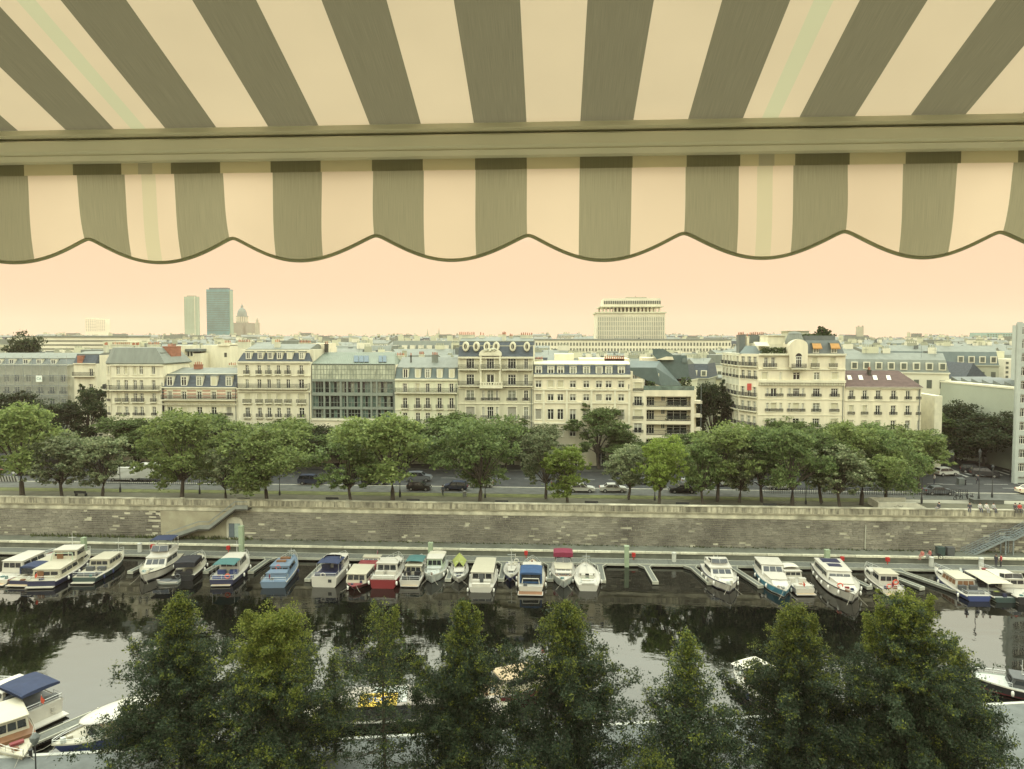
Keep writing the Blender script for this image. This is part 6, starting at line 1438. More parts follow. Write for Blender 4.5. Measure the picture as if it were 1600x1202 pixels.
k = MB(); P = [(a[0], YW - 1.55, a[1] + 1.0) for a in T]; k.tube(P, .06, 5); obj('handrail', k.mesh('handrail', M_gal), st, (0, -YW, 0))
tread = MB(); tread.box(-.17, .17, -1.34, -.06, -.1, .0); tm_ = tread.mesh('stair_tread', M_conc)
for (a, c) in ((T[1], T[2]), (T[3], T[4])):
    n_ = max(3, int((a[1] - c[1]) / .17))
    for i in range(n_):
        f = (i + .5) / n_; obj('stair_tread', tm_, st, (a[0] + (c[0] - a[0]) * f, 0, a[1] + (c[1] - a[1]) * f + .06))
k = MB(); x0, x1 = at(252, 850, Y=YW).x, at(352, 850, Y=YW).x
k.prism([(x0, 1.3), (x1 + 1.3, 1.3), (x1 + 1.3, 5.4), (x0, 5.5)], YW - .06, YW + .05, 'y'); rp_ = obj('rendered_patch', recalc(k.mesh('rendered_patch', mat('cream render patch', (.36, .34, .235), .9, .2, .35, coords='World', col2=(.24, .21, .145), detail=8))), wl, (0, -YW, -1.3))
# arched niche with a blue grey door
nc = thing('niche_door', 'arched pale niche with a blue grey double door in the quay wall', 'door', (at(368, 850, Y=YW).x, YW - .1, 1.3))
k = MB(); n_ = 10; k.prism([(-1.25, 0), (1.25, 0)] + [(1.25 * math.cos(math.pi * i / n_), 2.5 + .9 * math.sin(math.pi * i / n_)) for i in range(n_ + 1)], -.12, .12, 'y'); obj('niche_frame', recalc(k.mesh('niche_frame', M_conc)), nc)
for s_, m_ in ((-1, mat('blue door paint', (.115, .14, .155), .6, .12, 2)), (1, mat('grey green door paint', (.27, .33, .29), .6, .12, 2))):
    k = MB(); k.box(-.42, .42, -.05, .05, 0, 2.1); k.box(-.3, .3, -.07, -.052, .25, 1.0); k.box(-.3, .3, -.07, -.052, 1.2, 1.9); d_o = obj('door_leaf', k.mesh('door_leaf', m_), nc, (s_ * .44, -.19, .35))
# blue steel stair at the right
ss = thing('steel_stair', 'blue grey steel stair with open treads climbing the quay wall', 'stairs', (0, YW, 0))
a_, b_, c_, d_2 = at(1507, 872, Y=YW - 1.3), at(1571, 842, Y=YW - 1.3), at(1583, 842, Y=YW - 1.3), at(1640, 812, Y=YW - 1.3)
L_ = [(a_.x, a_.z), (b_.x, b_.z), (c_.x, b_.z), (d_2.x, d_2.z)]
for y_ in (-1.5, -.35):
    k = MB()
    for (a, c) in zip(L_[:-1], L_[1:]): k.prism([(a[0], a[1] - .22), (c[0], c[1] - .22), (c[0], c[1] + .1), (a[0], a[1] + .1)], y_ - .05, y_ + .05, 'y')
    obj('stringer', recalc(k.mesh('stringer', M_gal)), ss)
    k = MB()
    for hh in (.35, .7, 1.05): k.tube([(a[0], y_, a[1] + hh) for a in L_], .035, 5)
    for (a, c) in zip(L_[:-1], L_[1:]):
        nn_ = max(2, int(math.hypot(c[0] - a[0], c[1] - a[1]) / .8))
        for i in range(nn_ + 1): x_ = a[0] + (c[0] - a[0]) * i / nn_; z_ = a[1] + (c[1] - a[1]) * i / nn_; k.tube([(x_, y_, z_), (x_, y_, z_ + 1.05)], .03, 4)
    obj('handrail', k.mesh('handrail', M_gal), ss)
k = MB(); k.box(-.15, .15, -1.45, -.4, -.04, .03); tme = k.mesh('stair_tread', M_gal)
for (a, c) in ((L_[0], L_[1]), (L_[2], L_[3])):
    n_ = int((c[1] - a[1]) / .19)
    for i in range(n_): obj('stair_tread', tme, ss, (a[0] + (c[0] - a[0]) * (i + .5) / n_, 0, a[1] + (c[1] - a[1]) * (i + .5) / n_))
k = MB(); k.box(L_[1][0], L_[2][0], -1.45, -.4, L_[1][1] - .04, L_[1][1] + .03); obj('landing', k.mesh('landing', M_gal), ss)
for x_ in (L_[1][0], L_[2][0]):
    for y_ in (-1.4, -.3): k = MB(); k.box(x_ - .07, x_ + .07, y_ - .07, y_ + .07, 1.3, L_[1][1] - .05); obj('post', k.mesh('post', M_gal), ss)
ss.location = (0, YW, 0)

# wall vent pipe at right
k = MB(); x_ = at(1352, 830, Y=YW - .1).x; k.tube([(x_, YW - .12, 1.3), (x_ + .05, YW - .12, 4.9)], .09, 6); tag(obj('drain_pipe', k.mesh('drain_pipe', M_pal)), 'thin pale drain pipe running down the quay wall under the ramp', 'drain pipe')

# low ramp wall at the right end of the lawn
rw_ = thing('ramp_wall', 'low concrete ramp wall with a dark scribbled mark at the lawn end', 'wall', (0, 0, ZS))
q0, q1, q2, q3 = at(1376, 797, Y=106), at(1432, 797, Y=106), at(1455, 797, Y=105.5), at(1378, 790, Y=109)
k = MB(); k.box(q0.x, q1.x, 106, 106.35, 0, 1.0); k.prism([(q1.x + .003, 0), (q2.x, 0), (q2.x, .1), (q1.x + .003, 1.0)], 106, 106.35, 'y'); obj('front_wall', k.mesh('front_wall', M_conc), rw_)
k = MB(); k.box(q0.x - .35, q0.x - .003, 106, 109.5, 0, 1.0); k.box(q0.x, q1.x, 109.2, 109.5, 0, 1.0); obj('back_wall', k.mesh('back_wall', M_conc), rw_)
k = MB(); rg = random.Random(4); xx = at(1396, 797, Y=106).x; P = []
for i in range(16): P.append((xx + i * .09, 105.985, .35 + rg.uniform(0, .35)))
k.tube(P, .022, 4); obj('scribble', k.mesh('scribble', M_dark), rw_)

# railings, lamp posts, benches, bollards on the promenade
def fence(pxa, pxb, Y, h, label, dens=.35):
    a, c = at(pxa, 760, Y=Y).x, at(pxb, 760, Y=Y).x
    t = thing('guard_rail', label, 'railing', (0, Y, ZS))
    k = MB(); k.box(a, c, -.03, .03, h - .06, h); k.box(a, c, -.02, .02, .15, .2); obj('rail', k.mesh('rail', M_iron), t)
    n = min(290, int((c - a) / dens)); pm = MB(); pm.box(-.025, .025, -.025, .025, 0, h - .06); me = pm.mesh('picket', M_iron)
    for i in range(n + 1): obj('picket', me, t, (a + (c - a) * i / n, 0, 0))
fence(160, 352, 116.6, 1.0, 'low dark railing between pavement and lawn under the sunlit trees')
fence(1195, 1512, 115.5, 1.05, 'dark railing of thin pickets running behind the ramp wall')
t = thing('road_barrier', 'black and white striped road barrier at the picture edge', 'barrier', (0, 117.2, ZS)); a, c = at(-20, 755, Y=117.2).x, at(29, 755, Y=117.2).x
n_ = 22
for i in range(n_):
    k = MB(); w_ = (c - a) / n_; k.hexa([(0, -.05, .1), (w_, -.05, .1), (w_, .05, .1), (0, .05, .1), (-.25, -.05, 1.0), (w_ - .25, -.05, 1.0), (w_ - .25, .05, 1.0), (-.25, .05, 1.0)])
    obj('stripe_board', k.mesh('stripe_board', M_line if i % 2 else M_dark), t, (a + w_ * i, 0, 0))
lampk = MB(); lampk.lathe([(.16, 0), (.16, .5), (.09, .7), (.055, 1.0), (.05, 3.4), (.09, 3.5)], 8); lampm = recalc(lampk.mesh('post', M_iron))
k = MB(); k.lathe([(.08, 3.5), (.22, 4.1), (.25, 4.15), (.05, 4.4)], 6); lanm = recalc(k.mesh('lantern', M_iron))
def lamp(px, py, label, h=1.0, Y=None):
    p = at(px, py, Z=ZS) if Y is None else Vector((at(px, py, Y=Y).x, Y, ZS)); t = thing('street_lamp', label, 'street lamp', p, 0, 'black lamp posts on the promenade'); obj('post', lampm, t, scale=(1, 1, h)); obj('lantern', lanm, t, scale=(1, 1, h))
for px, py, lab, h in ((188, 769, 'black lamp post by the white truck', 1.2), (312, 772, 'black lamp post near the big yellow green tree', 1.2), (437, 774, 'black lamp post beside the wide domed tree', 1.0), (625, 777, 'tall black lamp post beside the stout trunked tree', 1.6), (758, 778, 'black lamp post next to the wide rounded tree trunk', .9), (1023, 782, 'black lamp post before the upright fresh green tree', .9), (1259, 788, 'black lamp post by the fallen branches', 1.0), (1440, 787, 'tall black lamp post at the end of the ramp wall', 1.5), (1550, 778, 'black lamp post with lantern by the crossing', 1.2), (1529, 786, 'thin lamp post by the seated group at the crossing', 1.9)): lamp(px, py, lab, h)
bk = MB()
for i in range(3): bk.box(-1.0, 1.0, -.25 + i * .17, -.11 + i * .17, .42, .46)
for i in range(2): bk.box(-1.0, 1.0, .27, .31, .55 + i * .18, .68 + i * .18)
sm_ = [MB().box(-1.0, 1.0, -.25 + i * .17, -.11 + i * .17, .42, .46).mesh('slat', M_iron) for i in range(3)]
lgm = MB().box(-.04, .04, -.25, .3, 0, .42).mesh('leg', M_iron); bkm = MB().box(-1.0, 1.0, .27, .31, .5, .85).mesh('backrest', M_iron)
for px, py, lab in ((127, 775, 'dark bench before the small silvery tree'), (382, 786, 'dark bench at the head of the stone stair'), (520, 785, 'dark bench near the drooping dark tree'), (646, 788, 'dark bench past the stout trunked tree'), (784, 790, 'dark bench past the wide rounded tree'), (924, 791, 'dark bench past the small bright tree'), (1066, 793, 'dark bench before the shaded side shoots tree'), (1202, 795, 'dark bench before the leaning tree')):
    p = at(px, py, Z=ZS); t = thing('bench', lab, 'bench', p, math.pi, 'benches facing the basin')
    for me in sm_: obj('slat', me, t)
    obj('backrest', bkm, t)
    for x_ in (-.8, .8): obj('leg', lgm, t, (x_, 0, 0))
k = MB(); k.lathe([(.28, 0), (.32, .7), (.32, .85), (.1, .95)], 8); tag(obj('litter_bin', k.mesh('litter_bin', mat('grey bin', (.2, .21, .19), .6, .1, 2)), None, at(726, 776, Z=ZS)), 'grey round litter bin on the promenade between two trees', 'litter bin')
k = MB()
for i in range(22): a = random.uniform(0, 6.28); c0 = Vector((random.uniform(-1.6, 1.6), random.uniform(-.4, .4), random.uniform(.02, .2))); k.tube([c0, c0 + Vector((math.cos(a) * 1.3, math.sin(a) * .5, random.uniform(.1, .7)))], [.03, .008], 4)
o = obj('brushwood', k.mesh('brushwood', M_bark), None, at(1222, 790, Z=ZS)); tag(o, 'heap of fallen branches lying on the lawn by the leaning tree', 'branch heap')
# near quay lamp and small things on the near quay
p = at(75, 1196, Z=.6); t = thing('street_lamp', 'black globe lantern post on the near quay beside the boats', 'street lamp', (p.x, p.y - 1.2, .6)); hq = at(75, 1165, Y=p.y - 1.2).z - .6; k = MB(); k.lathe([(.08, 0), (.05, .6), (.04, hq)], 8); obj('post', k.mesh('post', M_iron), t); k = MB()
k.lathe([(.10, hq), (.30, hq + .35), (.34, hq + .6), (.30, hq + .66), (.08, hq + .9)], 8); obj('lantern', recalc(k.mesh('lantern', mat('lantern glass', (.12, .13, .12), .2, .2, 2))), t)
# gangway between the near quay and boats
for px, py, L, yw, lab in ((92, 1140, 5.5, R_(52), 'pale gangway between the cream wheelhouse boat and indigo hulled boat'),):
    p = at(px, py, Z=.5); k = MB(); k.box(-L / 2, L / 2, -.5, .5, -.1, 0); k.box(-L / 2, L / 2, .5, .62, -.1, .06, 1); k.box(-L / 2, L / 2, -.62, -.5, -.1, .06, 1); o = obj('gangway', k.mesh('gangway', [M_pont, M_pal]), None, p, ANG + yw); tag(o, lab, 'gangway')
k = MB(); k.tube([(0, 0, 0), (0, 0, .5)], .12, 8); k.lathe([(.16, .5), (.16, .58), (.02, .62)], 8); bo = recalc(k.mesh('bollard', M_iron))
for i, (px, py, lab) in enumerate(((48, 1183, 'black bollard beside the globe lantern'), (1528, 1108, 'small black bollard near the dark wooden boat'))): tag(obj('bollard', bo, None, at(px, py, Z=.62)), lab, 'bollard')

# ---------------------------------------------------------------- vehicles
M_tyre = mat('tyre', (.02, .02, .02), .9, .2, 3); M_rim = mat('rim', (.35, .35, .33), .4, .1, 3, metal=.6); M_cgl = mat('car glass', (.02, .023, .025), .08, .2, 2, spec=.7)
M_hl = mat('headlight glass', (.62, .62, .56), .2, .05, 3); M_tl = mat('tail light', (.36, .02, .02), .3, .1, 3)
CARP = {n: mat(n + ' car paint', c, .3, .04, 1, spec=.6) for n, c in {'white': (.50, .50, .44), 'black': (.02, .021, .023), 'grey': (.12, .13, .135), 'silver': (.32, .33, .32), 'red': (.33, .03, .03), 'cream': (.66, .58, .42), 'dark blue': (.03, .04, .07)}.items()}
SIDE = {'sedan': [(-2.2, .35), (-2.2, .78), (-2.1, .92), (-1.5, .98), (-.95, 1.40), (.35, 1.42), (1.05, .97), (1.95, .85), (2.2, .65), (2.2, .35)],
        'hatch': [(-1.95, .35), (-1.98, .9), (-1.85, 1.05), (-1.55, 1.45), (-.2, 1.52), (.45, 1.48), (1.1, 1.0), (1.8, .88), (1.98, .65), (1.98, .35)],
        'suv': [(-2.2, .4), (-2.22, 1.0), (-2.1, 1.2), (-1.85, 1.66), (-.2, 1.72), (.45, 1.68), (1.1, 1.15), (2.0, 1.02), (2.2, .8), (2.2, .4)],
        'van': [(-2.7, .4), (-2.72, 1.2), (-2.65, 2.2), (-2.5, 2.35), (1.2, 2.35), (1.6, 2.2), (2.2, 1.25), (2.65, 1.05), (2.7, .8), (2.7, .4)]}
_car = {}
def car(kind, col, p, rz, label, group='cars on the boulevard', sign=False):
    pts = SIDE[kind]; hw = .86 if kind != 'van' else .98
    t = thing('parked_car' if kind != 'van' else 'van', label, 'car' if kind != 'van' else 'van', p, rz, group)
    if (kind, col) not in _car:
        k = MB(); rings = []
        for s_, wsc, sh in ((-1, .93, .03), (-1, 1.0, 0), (1, 1.0, 0), (1, .93, .03)):
            ring = []
            for (x, z) in pts:
                tw = hw * wsc * (1.0 if z < 1.02 else 1 - .26 * (z - 1.02)); ring.append((x * (1 - sh), s_ * tw, z if z < .5 else z - sh * .5))
            rings.append(ring)
        k.loft(rings); body = recalc(k.mesh('body', CARP[col]))
        zs = [z for x, z in pts]; zt = max(zs); belt = .95 if kind in ('sedan', 'hatch') else (1.12 if kind == 'suv' else 1.3)
        up = [q for q in pts if q[1] > belt + .02]; g = MB()
        xb = min(q[0] for q in up); xf = max(q[0] for q in pts if q[1] > belt * .99 and q[1] < zt)
        if kind == 'van': quads = [[(1.0, belt), (2.05, belt), (1.55, 2.1), (1.0, 2.1)]]
        else:
            rx0 = [q for q in pts if q[1] > zt - .12][0][0]; rx1 = [q for q in pts if q[1] > zt - .12][-1][0]
            quads = [[(xb - .0 + .12, belt), (-.12, belt), (-.12, zt - .1), (rx0 + .1, zt - .1)], [(-.04, belt), (xf - .22, belt), (rx1 + .02, zt - .1), (-.04, zt - .1)]]
        for qd in quads:
            for s_ in (-1, 1):
                q = [Vector((x, s_ * (hw * (1 - .26 * max(0, z - 1.02)) + .004), z)) for x, z in qd]; g.hexa([v - Vector((0, s_ * .03, 0)) for v in q] + [v + Vector((0, s_ * .006, 0)) for v in q])
        fp = [q for q in pts if q[0] > 0 and q[1] > belt * .98]
        a1, a0 = fp[0] if kind != 'van' else (1.6, 2.2), fp[-1] if kind != 'van' else (2.2, 1.25)
        for (u, v) in ((a1, a0),) + (((pts[3], pts[4]),) if kind in ('sedan',) else ((pts[2], pts[3]),) if kind != 'van' else ()):
            n_ = Vector((v[1] - u[1], 0, u[0] - v[0])).normalized(); n_ = n_ if n_.z > 0 else -n_
            q = [Vector((a[0] * f_ + b_[0] * (1 - f_), s_ * hw * .78, a[1] * f_ + b_[1] * (1 - f_))) for (a, b_, f_, s_) in ((u, v, .08, -1), (u, v, .08, 1), (u, v, .9, 1), (u, v, .9, -1))]
            g.hexa([w_ - n_ * .03 for w_ in q] + [w_ + n_ * .012 for w_ in q])
        glass = recalc(g.mesh('window', M_cgl)); wh = MB(); wh.lathe([(.2, -.11), (.31, -.11), (.32, 0), (.31, .11), (.2, .11)], 12, axis='y'); wme = recalc(wh.mesh('wheel', M_tyre)); rm = MB(); rm.lathe([(.02, -.125), (.19, -.12), (.19, .12), (.02, .125)], 8, axis='y'); rme_ = recalc(rm.mesh('rim', M_rim))
        hl = MB(); hl.box(-.05, .03, -.16, .16, -.07, .07); hme = hl.mesh('headlight', M_hl); tme_ = hl.mesh('tail_light', M_tl)
        _car[(kind, col)] = (body, glass, wme, rme_, hme, tme_, hw)
    body, glass, wme, rme_, hme, tme_, hw = _car[(kind, col)]
    obj('body', body, t); obj('window', glass, t); ex = pts[-1][0]
    for x in (-ex * .62, ex * .62):
        for s_ in (-1, 1): wo_ = obj('wheel', wme, t, (x, s_ * (hw - .08), .32)); obj('rim', rme_, wo_)
    for s_ in (-1, 1): obj('headlight', hme, t, (ex - .0, s_ * .6, .68)); obj('tail_light', tme_, t, (-ex + .0, s_ * .62, .82))
    if sign: k = MB(); k.box(-.12, .12, -.3, .3, 1.43, 1.58); obj('roof_sign', k.mesh('roof_sign', M_hl), t)
    return t
for kind, col, px, py, rz, lab, sg in (
 ('sedan', 'white', 908, 769, 0, 'white saloon taxi with a roof sign on the near lane', True), ('sedan', 'white', 958, 769, 0, 'white saloon half hidden by drooping light leaves', False), ('sedan', 'black', 1066, 770, math.pi, 'black saloon on the near lane by the pale yellow tree', False),
 ('hatch', 'white', 1134, 759, math.pi, 'white hatchback between two tree trunks on the far lane', False), ('suv', 'black', 586, 757, 0, 'black estate car behind the stout trunked tree', False), ('suv', 'grey', 655, 752, 0, 'dark grey car parked at the far kerb behind the attic house tree', False),
 ('hatch', 'black', 655, 766, 0, 'small black car on the near lane left of the rounded tree', False), ('hatch', 'dark blue', 712, 766, math.pi, 'dark blue hatchback by the pedestrian in the road', False), ('hatch', 'white', 752, 761, math.pi, 'white hatchback passing behind the wide rounded tree trunk', False),
 ('sedan', 'black', 882, 763, 0, 'black saloon behind the small bright green tree', False), ('hatch', 'white', 1002, 754, 0, 'white car parked at the far kerb behind a fresh green tree', False), ('sedan', 'silver', 1016, 756, 0, 'silver car parked beside a white one at the far kerb', False),
 ('sedan', 'silver', 1085, 757, 0, 'silver saloon in the tree shade behind the black saloon', False), ('hatch', 'white', 1218, 765, 0, 'white car in deep shade behind the leaning tree', False), ('sedan', 'grey', 1466, 773, 0, 'slate grey saloon passing the end of the railing', False),
 ('suv', 'black', 1538, 745, R_(-20), 'black car turning out of the side street', False), ('hatch', 'black', 1520, 739, R_(-25), 'black hatchback just behind another in the side street', False), ('sedan', 'cream', 1612, 772, 0, 'cream car entering at the picture edge', False), ('hatch', 'white', 1478, 743, R_(10), 'white car in the shade beneath the last promenade tree', False),
 ('hatch', 'red', -16, 742, 0, 'red car under the broad tree at the picture edge', False), ('sedan', 'white', 42, 742, 0, 'white car partly behind the broad edge tree', False), ('hatch', 'red', 393, 750, 0, 'red car glimpsed under the wide domed tree', False), ('suv', 'dark blue', 487, 757, 0, 'dark blue car in deep shade near the drooping tree', False)):
    car(kind, col, at(px, py, Z=ZS), rz, lab, sign=sg)
car('van', 'white', at(1519, 722, Z=ZS), R_(-55), 'white van with dark windscreen parked in the side street', group=None)
tr_ = car('van', 'white', at(196, 751, Z=ZS), math.pi, 'long white delivery truck behind the small silvery trees', group=None)
k = MB(); k.box(-6.2, -2.75, -1.1, 1.1, .7, 3.1); obj('cargo_box', k.mesh('cargo_box', CARP['white']), tr_)
# two wheelers
def bike(p, rz, label, cat='scooter', col=None):
    t = thing(cat, label, cat, p, rz, 'two wheelers on the promenade'); wk = MB(); wk.tube([(.3 * math.cos(i * .524), 0, .3 + .3 * math.sin(i * .524)) for i in range(13)], .05, 5); me = wk.mesh('wheel', M_tyre)
    for x in (-.6, .6): obj('wheel', me, t, (x, 0, 0))
    k = MB(); k.tube([(-.6, 0, .32), (-.3, 0, .62), (.3, 0, .55), (.6, 0, .32)], .07, 6); k.tube([(.6, 0, .32), (.45, 0, 1.0)], .04, 5); k.tube([(.45, -.3, 1.02), (.45, .3, 1.02)], .03, 5); obj('body', k.mesh('body', col or M_iron), t)
    k = MB(); k.box(-.62, -.1, -.13, .13, .72, .82); obj('seat', k.mesh('seat', M_tyre), t)
for px, py, lab in ((1497, 781, 'dark bicycle parked at the railing end'), (1511, 779, 'second dark bicycle parked by the crossing plinth'), (1518, 782, 'scooter parked next to the bicycles by the plinth'), (1500, 752, 'scooter parked on the corner island'), (1508, 757, 'scooter nearest the crossing on the corner island'), (1588, 737, 'scooter before the banded office block'), (1597, 738, 'scooter at the picture edge before the office block')): bike(at(px, py, Z=ZS), random.uniform(.2, 1.2), lab)
k = MB(); k.box(-2.2, 2.2, -.7, .7, 0, .55); k.box(-2.3, 2.3, -.8, .8, .55, .64); tag(obj('stone_plinth', k.mesh('stone_plinth', M_pave), None, at(1541, 786, Z=ZS)), 'low pale stone plinth by the crossing lamp post', 'plinth')
k = MB(); k.box(-.5, .5, -.4, .4, 0, 1.1); tag(obj('waste_container', k.mesh('waste_container', M_zincd), None, at(1501, 757, Z=ZS)), 'dark waste container on the corner island', 'container')
for px, py, lab, cl in ((1484, 868, 'dark grey bin at the wall foot by the steel stairs', 'dgrey'), (1469, 868, 'green black bin at the wall foot', 'green')):
    k = MB(); k.box(-.45, .45, -.35, .35, 0, 1.1, 0, (-.06, -.04)); k.box(-.5, .5, -.4, .4, 1.1, 1.2); tag(obj('waste_bin', k.mesh('waste_bin', BC[cl]), None, at(px, py, Z=1.3)), lab, 'waste bin')

# ---------------------------------------------------------------- people
SK = (.46, .28, .19)
def person(p, rz, label, pose='stand', top=(.3, .3, .3), legs=(.04, .045, .06), hair=(.03, .02, .015), s=1.0):
    J = {'pel': (0, 0, .95), 'spi': (.0, 0, 1.2), 'che': (0, 0, 1.40), 'nec': (0, 0, 1.50), 'hea': (.02, 0, 1.60), 'cro': (.02, 0, 1.72)}
    for sg, n_ in ((1, 'l'), (-1, 'r')):
        J['sh' + n_] = (0, sg * .19, 1.42); J['el' + n_] = (.02, sg * .25, 1.14); J['wr' + n_] = (.10, sg * .24, .90); J['ha' + n_] = (.13, sg * .23, .80)
        st_ = .18 * sg if pose == 'walk' else 0
        J['hi' + n_] = (0, sg * .10, .92); J['kn' + n_] = (.04 + st_ * .7, sg * .10, .50); J['an' + n_] = (st_ * 1.1, sg * .10, .09); J['to' + n_] = (st_ * 1.1 + .18, sg * .11, .04)
        if pose == 'sit':
            J['kn' + n_] = (.45, sg * .12, .95); J['an' + n_] = (.48, sg * .11, .50); J['to' + n_] = (.66, sg * .12, .46); J['wr' + n_] = (.28, sg * .17, 1.02); J['ha' + n_] = (.37, sg * .15, 1.00)
    Rr = {'pel': .15, 'spi': .14, 'che': .16, 'nec': .065, 'hea': .10, 'cro': .075}
    for n_ in 'lr': Rr.update({'sh' + n_: .075, 'el' + n_: .05, 'wr' + n_: .036, 'ha' + n_: .038, 'hi' + n_: .10, 'kn' + n_: .066, 'an' + n_: .045, 'to' + n_: .04})
    E = [('pel', 'spi'), ('spi', 'che'), ('che', 'nec'), ('nec', 'hea'), ('hea', 'cro')]
    for n_ in 'lr': E += [('che', 'sh' + n_), ('sh' + n_, 'el' + n_), ('el' + n_, 'wr' + n_), ('wr' + n_, 'ha' + n_), ('pel', 'hi' + n_), ('hi' + n_, 'kn' + n_), ('kn' + n_, 'an' + n_), ('an' + n_, 'to' + n_)]
    ks = list(J); me = bpy.data.meshes.new('body'); me.from_pydata([J[q] for q in ks], [(ks.index(a), ks.index(c)) for a, c in E], [])
    o = bpy.data.objects.new('body', me); C.objects.link(o); sm = o.modifiers.new('skin', 'SKIN'); o.modifiers.new('sub', 'SUBSURF').levels = 1
    for i, q in enumerate(ks): o.data.skin_vertices[0].data[i].radius = (Rr[q], Rr[q]); o.data.skin_vertices[0].data[i].use_root = (q == 'pel')
    dg = bpy.context.evaluated_depsgraph_get(); m2 = bpy.data.meshes.new_from_object(o.evaluated_get(dg)); bpy.data.objects.remove(o)
    for nm, c in (('shirt', top), ('trousers', legs), ('skin', SK)): m2.materials.append(mat(nm + str(c), c, .85, .1, 6))
    for f in m2.polygons:
        c = f.center; low = c.z < .97 if pose != 'sit' else (c.z < .9 or (c.x > .12 and c.z < 1.08 and abs(c.y) > .04 and not (c.x > .25 and c.z > 1.0)))
        hand = (abs(c.y) > .18 and c.z < .98 and pose != 'sit') or c.z > 1.48 or (pose == 'sit' and c.x > .27 and c.z > .985 and c.z < 1.1)
        f.material_index = 2 if hand else (1 if low else 0); f.use_smooth = True
    dz = -.80 * s if pose == 'sit' else 0
    t = thing('person', label, 'person', (p[0], p[1], p[2] + dz), rz, None, s); m2.name = 'body'; obj('body', m2, t)
    k = MB(); k.lathe([(.085, 1.60), (.115, 1.66), (.10, 1.74), (.03, 1.785)], 10, (-.005, 0, 0)); obj('hair', recalc(k.mesh('hair', mat('hair' + str(hair), hair, .8, .2, 8), True)), t)
    return t
PZ = 1.3 + 6.06
for px, py, Z, rz, pose, top, legs, lab in (
 (692, 775, ZS, 1.57, 'walk', (.10, .12, .15), (.04, .045, .06), 'person in dark clothes walking on the promenade near the litter bin'), (1460, 756, ZS, 3.0, 'stand', (.62, .60, .55), (.05, .055, .08), 'person in a white shirt standing at the corner by parked scooters'),
 (1528, 757, ZS, 2.0, 'walk', (.05, .05, .06), (.04, .045, .06), 'person in black crossing the road with a pale cap'), (1467, 798, PZ, 3.4, 'sit', (.08, .08, .09), (.25, .26, .26), 'person in dark top sitting alone on the parapet'),
 (1515, 799, PZ, 4.2, 'sit', (.06, .06, .07), (.05, .06, .1), 'person in black sitting on the parapet beside a group of three'), (1531, 799, PZ, 4.6, 'sit', (.45, .44, .4), (.05, .06, .1), 'first of three pale dressed people sitting together on the parapet'), (1541, 799, PZ, 4.7, 'sit', (.55, .53, .48), (.3, .3, .3), 'middle one of three pale dressed people on the parapet'), (1552, 799, PZ, 4.9, 'sit', (.38, .38, .36), (.06, .07, .1), 'last of three pale dressed people sitting on the parapet, apart from the others'),
 (1586, 799, PZ, 4.6, 'sit', (.08, .07, .07), (.05, .05, .06), 'person in black on the parapet beside one in red'), (1593, 799, PZ, 4.6, 'sit', (.45, .06, .05), (.05, .05, .07), 'person in red sitting on the parapet at the picture edge'),
 (1564, 886, .47, 3.0, 'stand', (.42, .05, .06), (.04, .04, .05), 'person in a red top standing on the pontoon by the white boats'), (1556, 886, .47, .4, 'stand', (.05, .05, .06), (.05, .05, .06), 'person in black on the pontoon next to one in red'),
 (1441, 875, 1.3, 3.6, 'sit', (.45, .16, .13), (.3, .12, .1), 'person in pinkish red sitting on the low quay by the wall'), (1453, 874, 1.3, 3.3, 'sit', (.40, .14, .12), (.2, .2, .2), 'second seated person in red by the wall, beside a bicycle')):
    q = at(px, py, Z=Z) if Z != PZ else Vector((at(px, py, Y=YW + .2).x, YW + .2, PZ))
    person((q.x, q.y, Z + (.45 if (pose == 'sit' and Z == 1.3) else 0)), rz, lab, pose, top, legs)
bike(at(1462, 874, Z=1.3), 2.9, 'bicycle leaning near the seated people on the lower quay', 'bicycle')
# ---------------------------------------------------------------- the city behind, landmarks first
M_c1 = mat('distant cream wall', (.50, .49, .35), .9, .12, .08, coords='World'); M_c2 = mat('distant pale wall', (.60, .57, .44), .9, .10, .08, coords='World'); M_c3 = mat('distant grey wall', (.30, .305, .225), .9, .12, .08, coords='World')
M_cw = mat('distant window dark', (.10, .11, .085), .5, .3, .3)
def blk(name, label, xa, xb, yt, Y, depth, m=None, wins=None, yb=None, cat='building', group=None, roof=None):
    """rectangular building with the photo's outline at depth Y; wins = (columns, rows, fill x, fill y, y_top px, y_bottom px)"""
    a, c = at(xa, 500, Y=Y), at(xb, 500, Y=Y); z1 = at(800, yt, Y=Y).z - ZS
    t = thing(name, label, cat, ((a.x + c.x) / 2, Y, ZS), 0, group); W = (c.x - a.x) / 2
    k = MB(); k.box(-W, W, 0, depth, 0, z1); obj('wall', k.mesh('wall', m or M_c1), t)
    if wins:
        nx, ny, fx, fy, y0, y1 = wins; za, zb = at(800, y0, Y=Y).z - ZS, at(800, y1, Y=Y).z - ZS; wk = MB(); cw = 2 * W / nx; ch = (za - zb) / ny
        wm = MB(); wm.box(-cw * fx / 2, cw * fx / 2, -.12, .3, 0, ch * fy); me = wm.mesh('window', M_cw)
        if nx * ny <= 300:
            for i in range(nx):
                for j in range(ny): obj('window', me, t, (-W + (i + .5) * cw, 0, zb + (j + (1 - fy) / 2) * ch))
        else:
            for i in range(nx):
                for j in range(ny): wk.box(-W + (i + .5) * cw - cw * fx / 2, -W + (i + .5) * cw + cw * fx / 2, -.12, .3, zb + (j + (1 - fy) / 2) * ch, zb + (j + (1 + fy) / 2) * ch)
            o = obj('window', wk.mesh('window', M_cw), t); o['kind'] = 'stuff'
    if roof:
        k = MB(); k.box(-W - .4, W + .4, -.4, depth + .4, z1 + .01, z1 + roof); obj('roof', k.mesh('roof', M_zinc), t)
    t['_'] = 0; del t['_']
    return t, W, z1
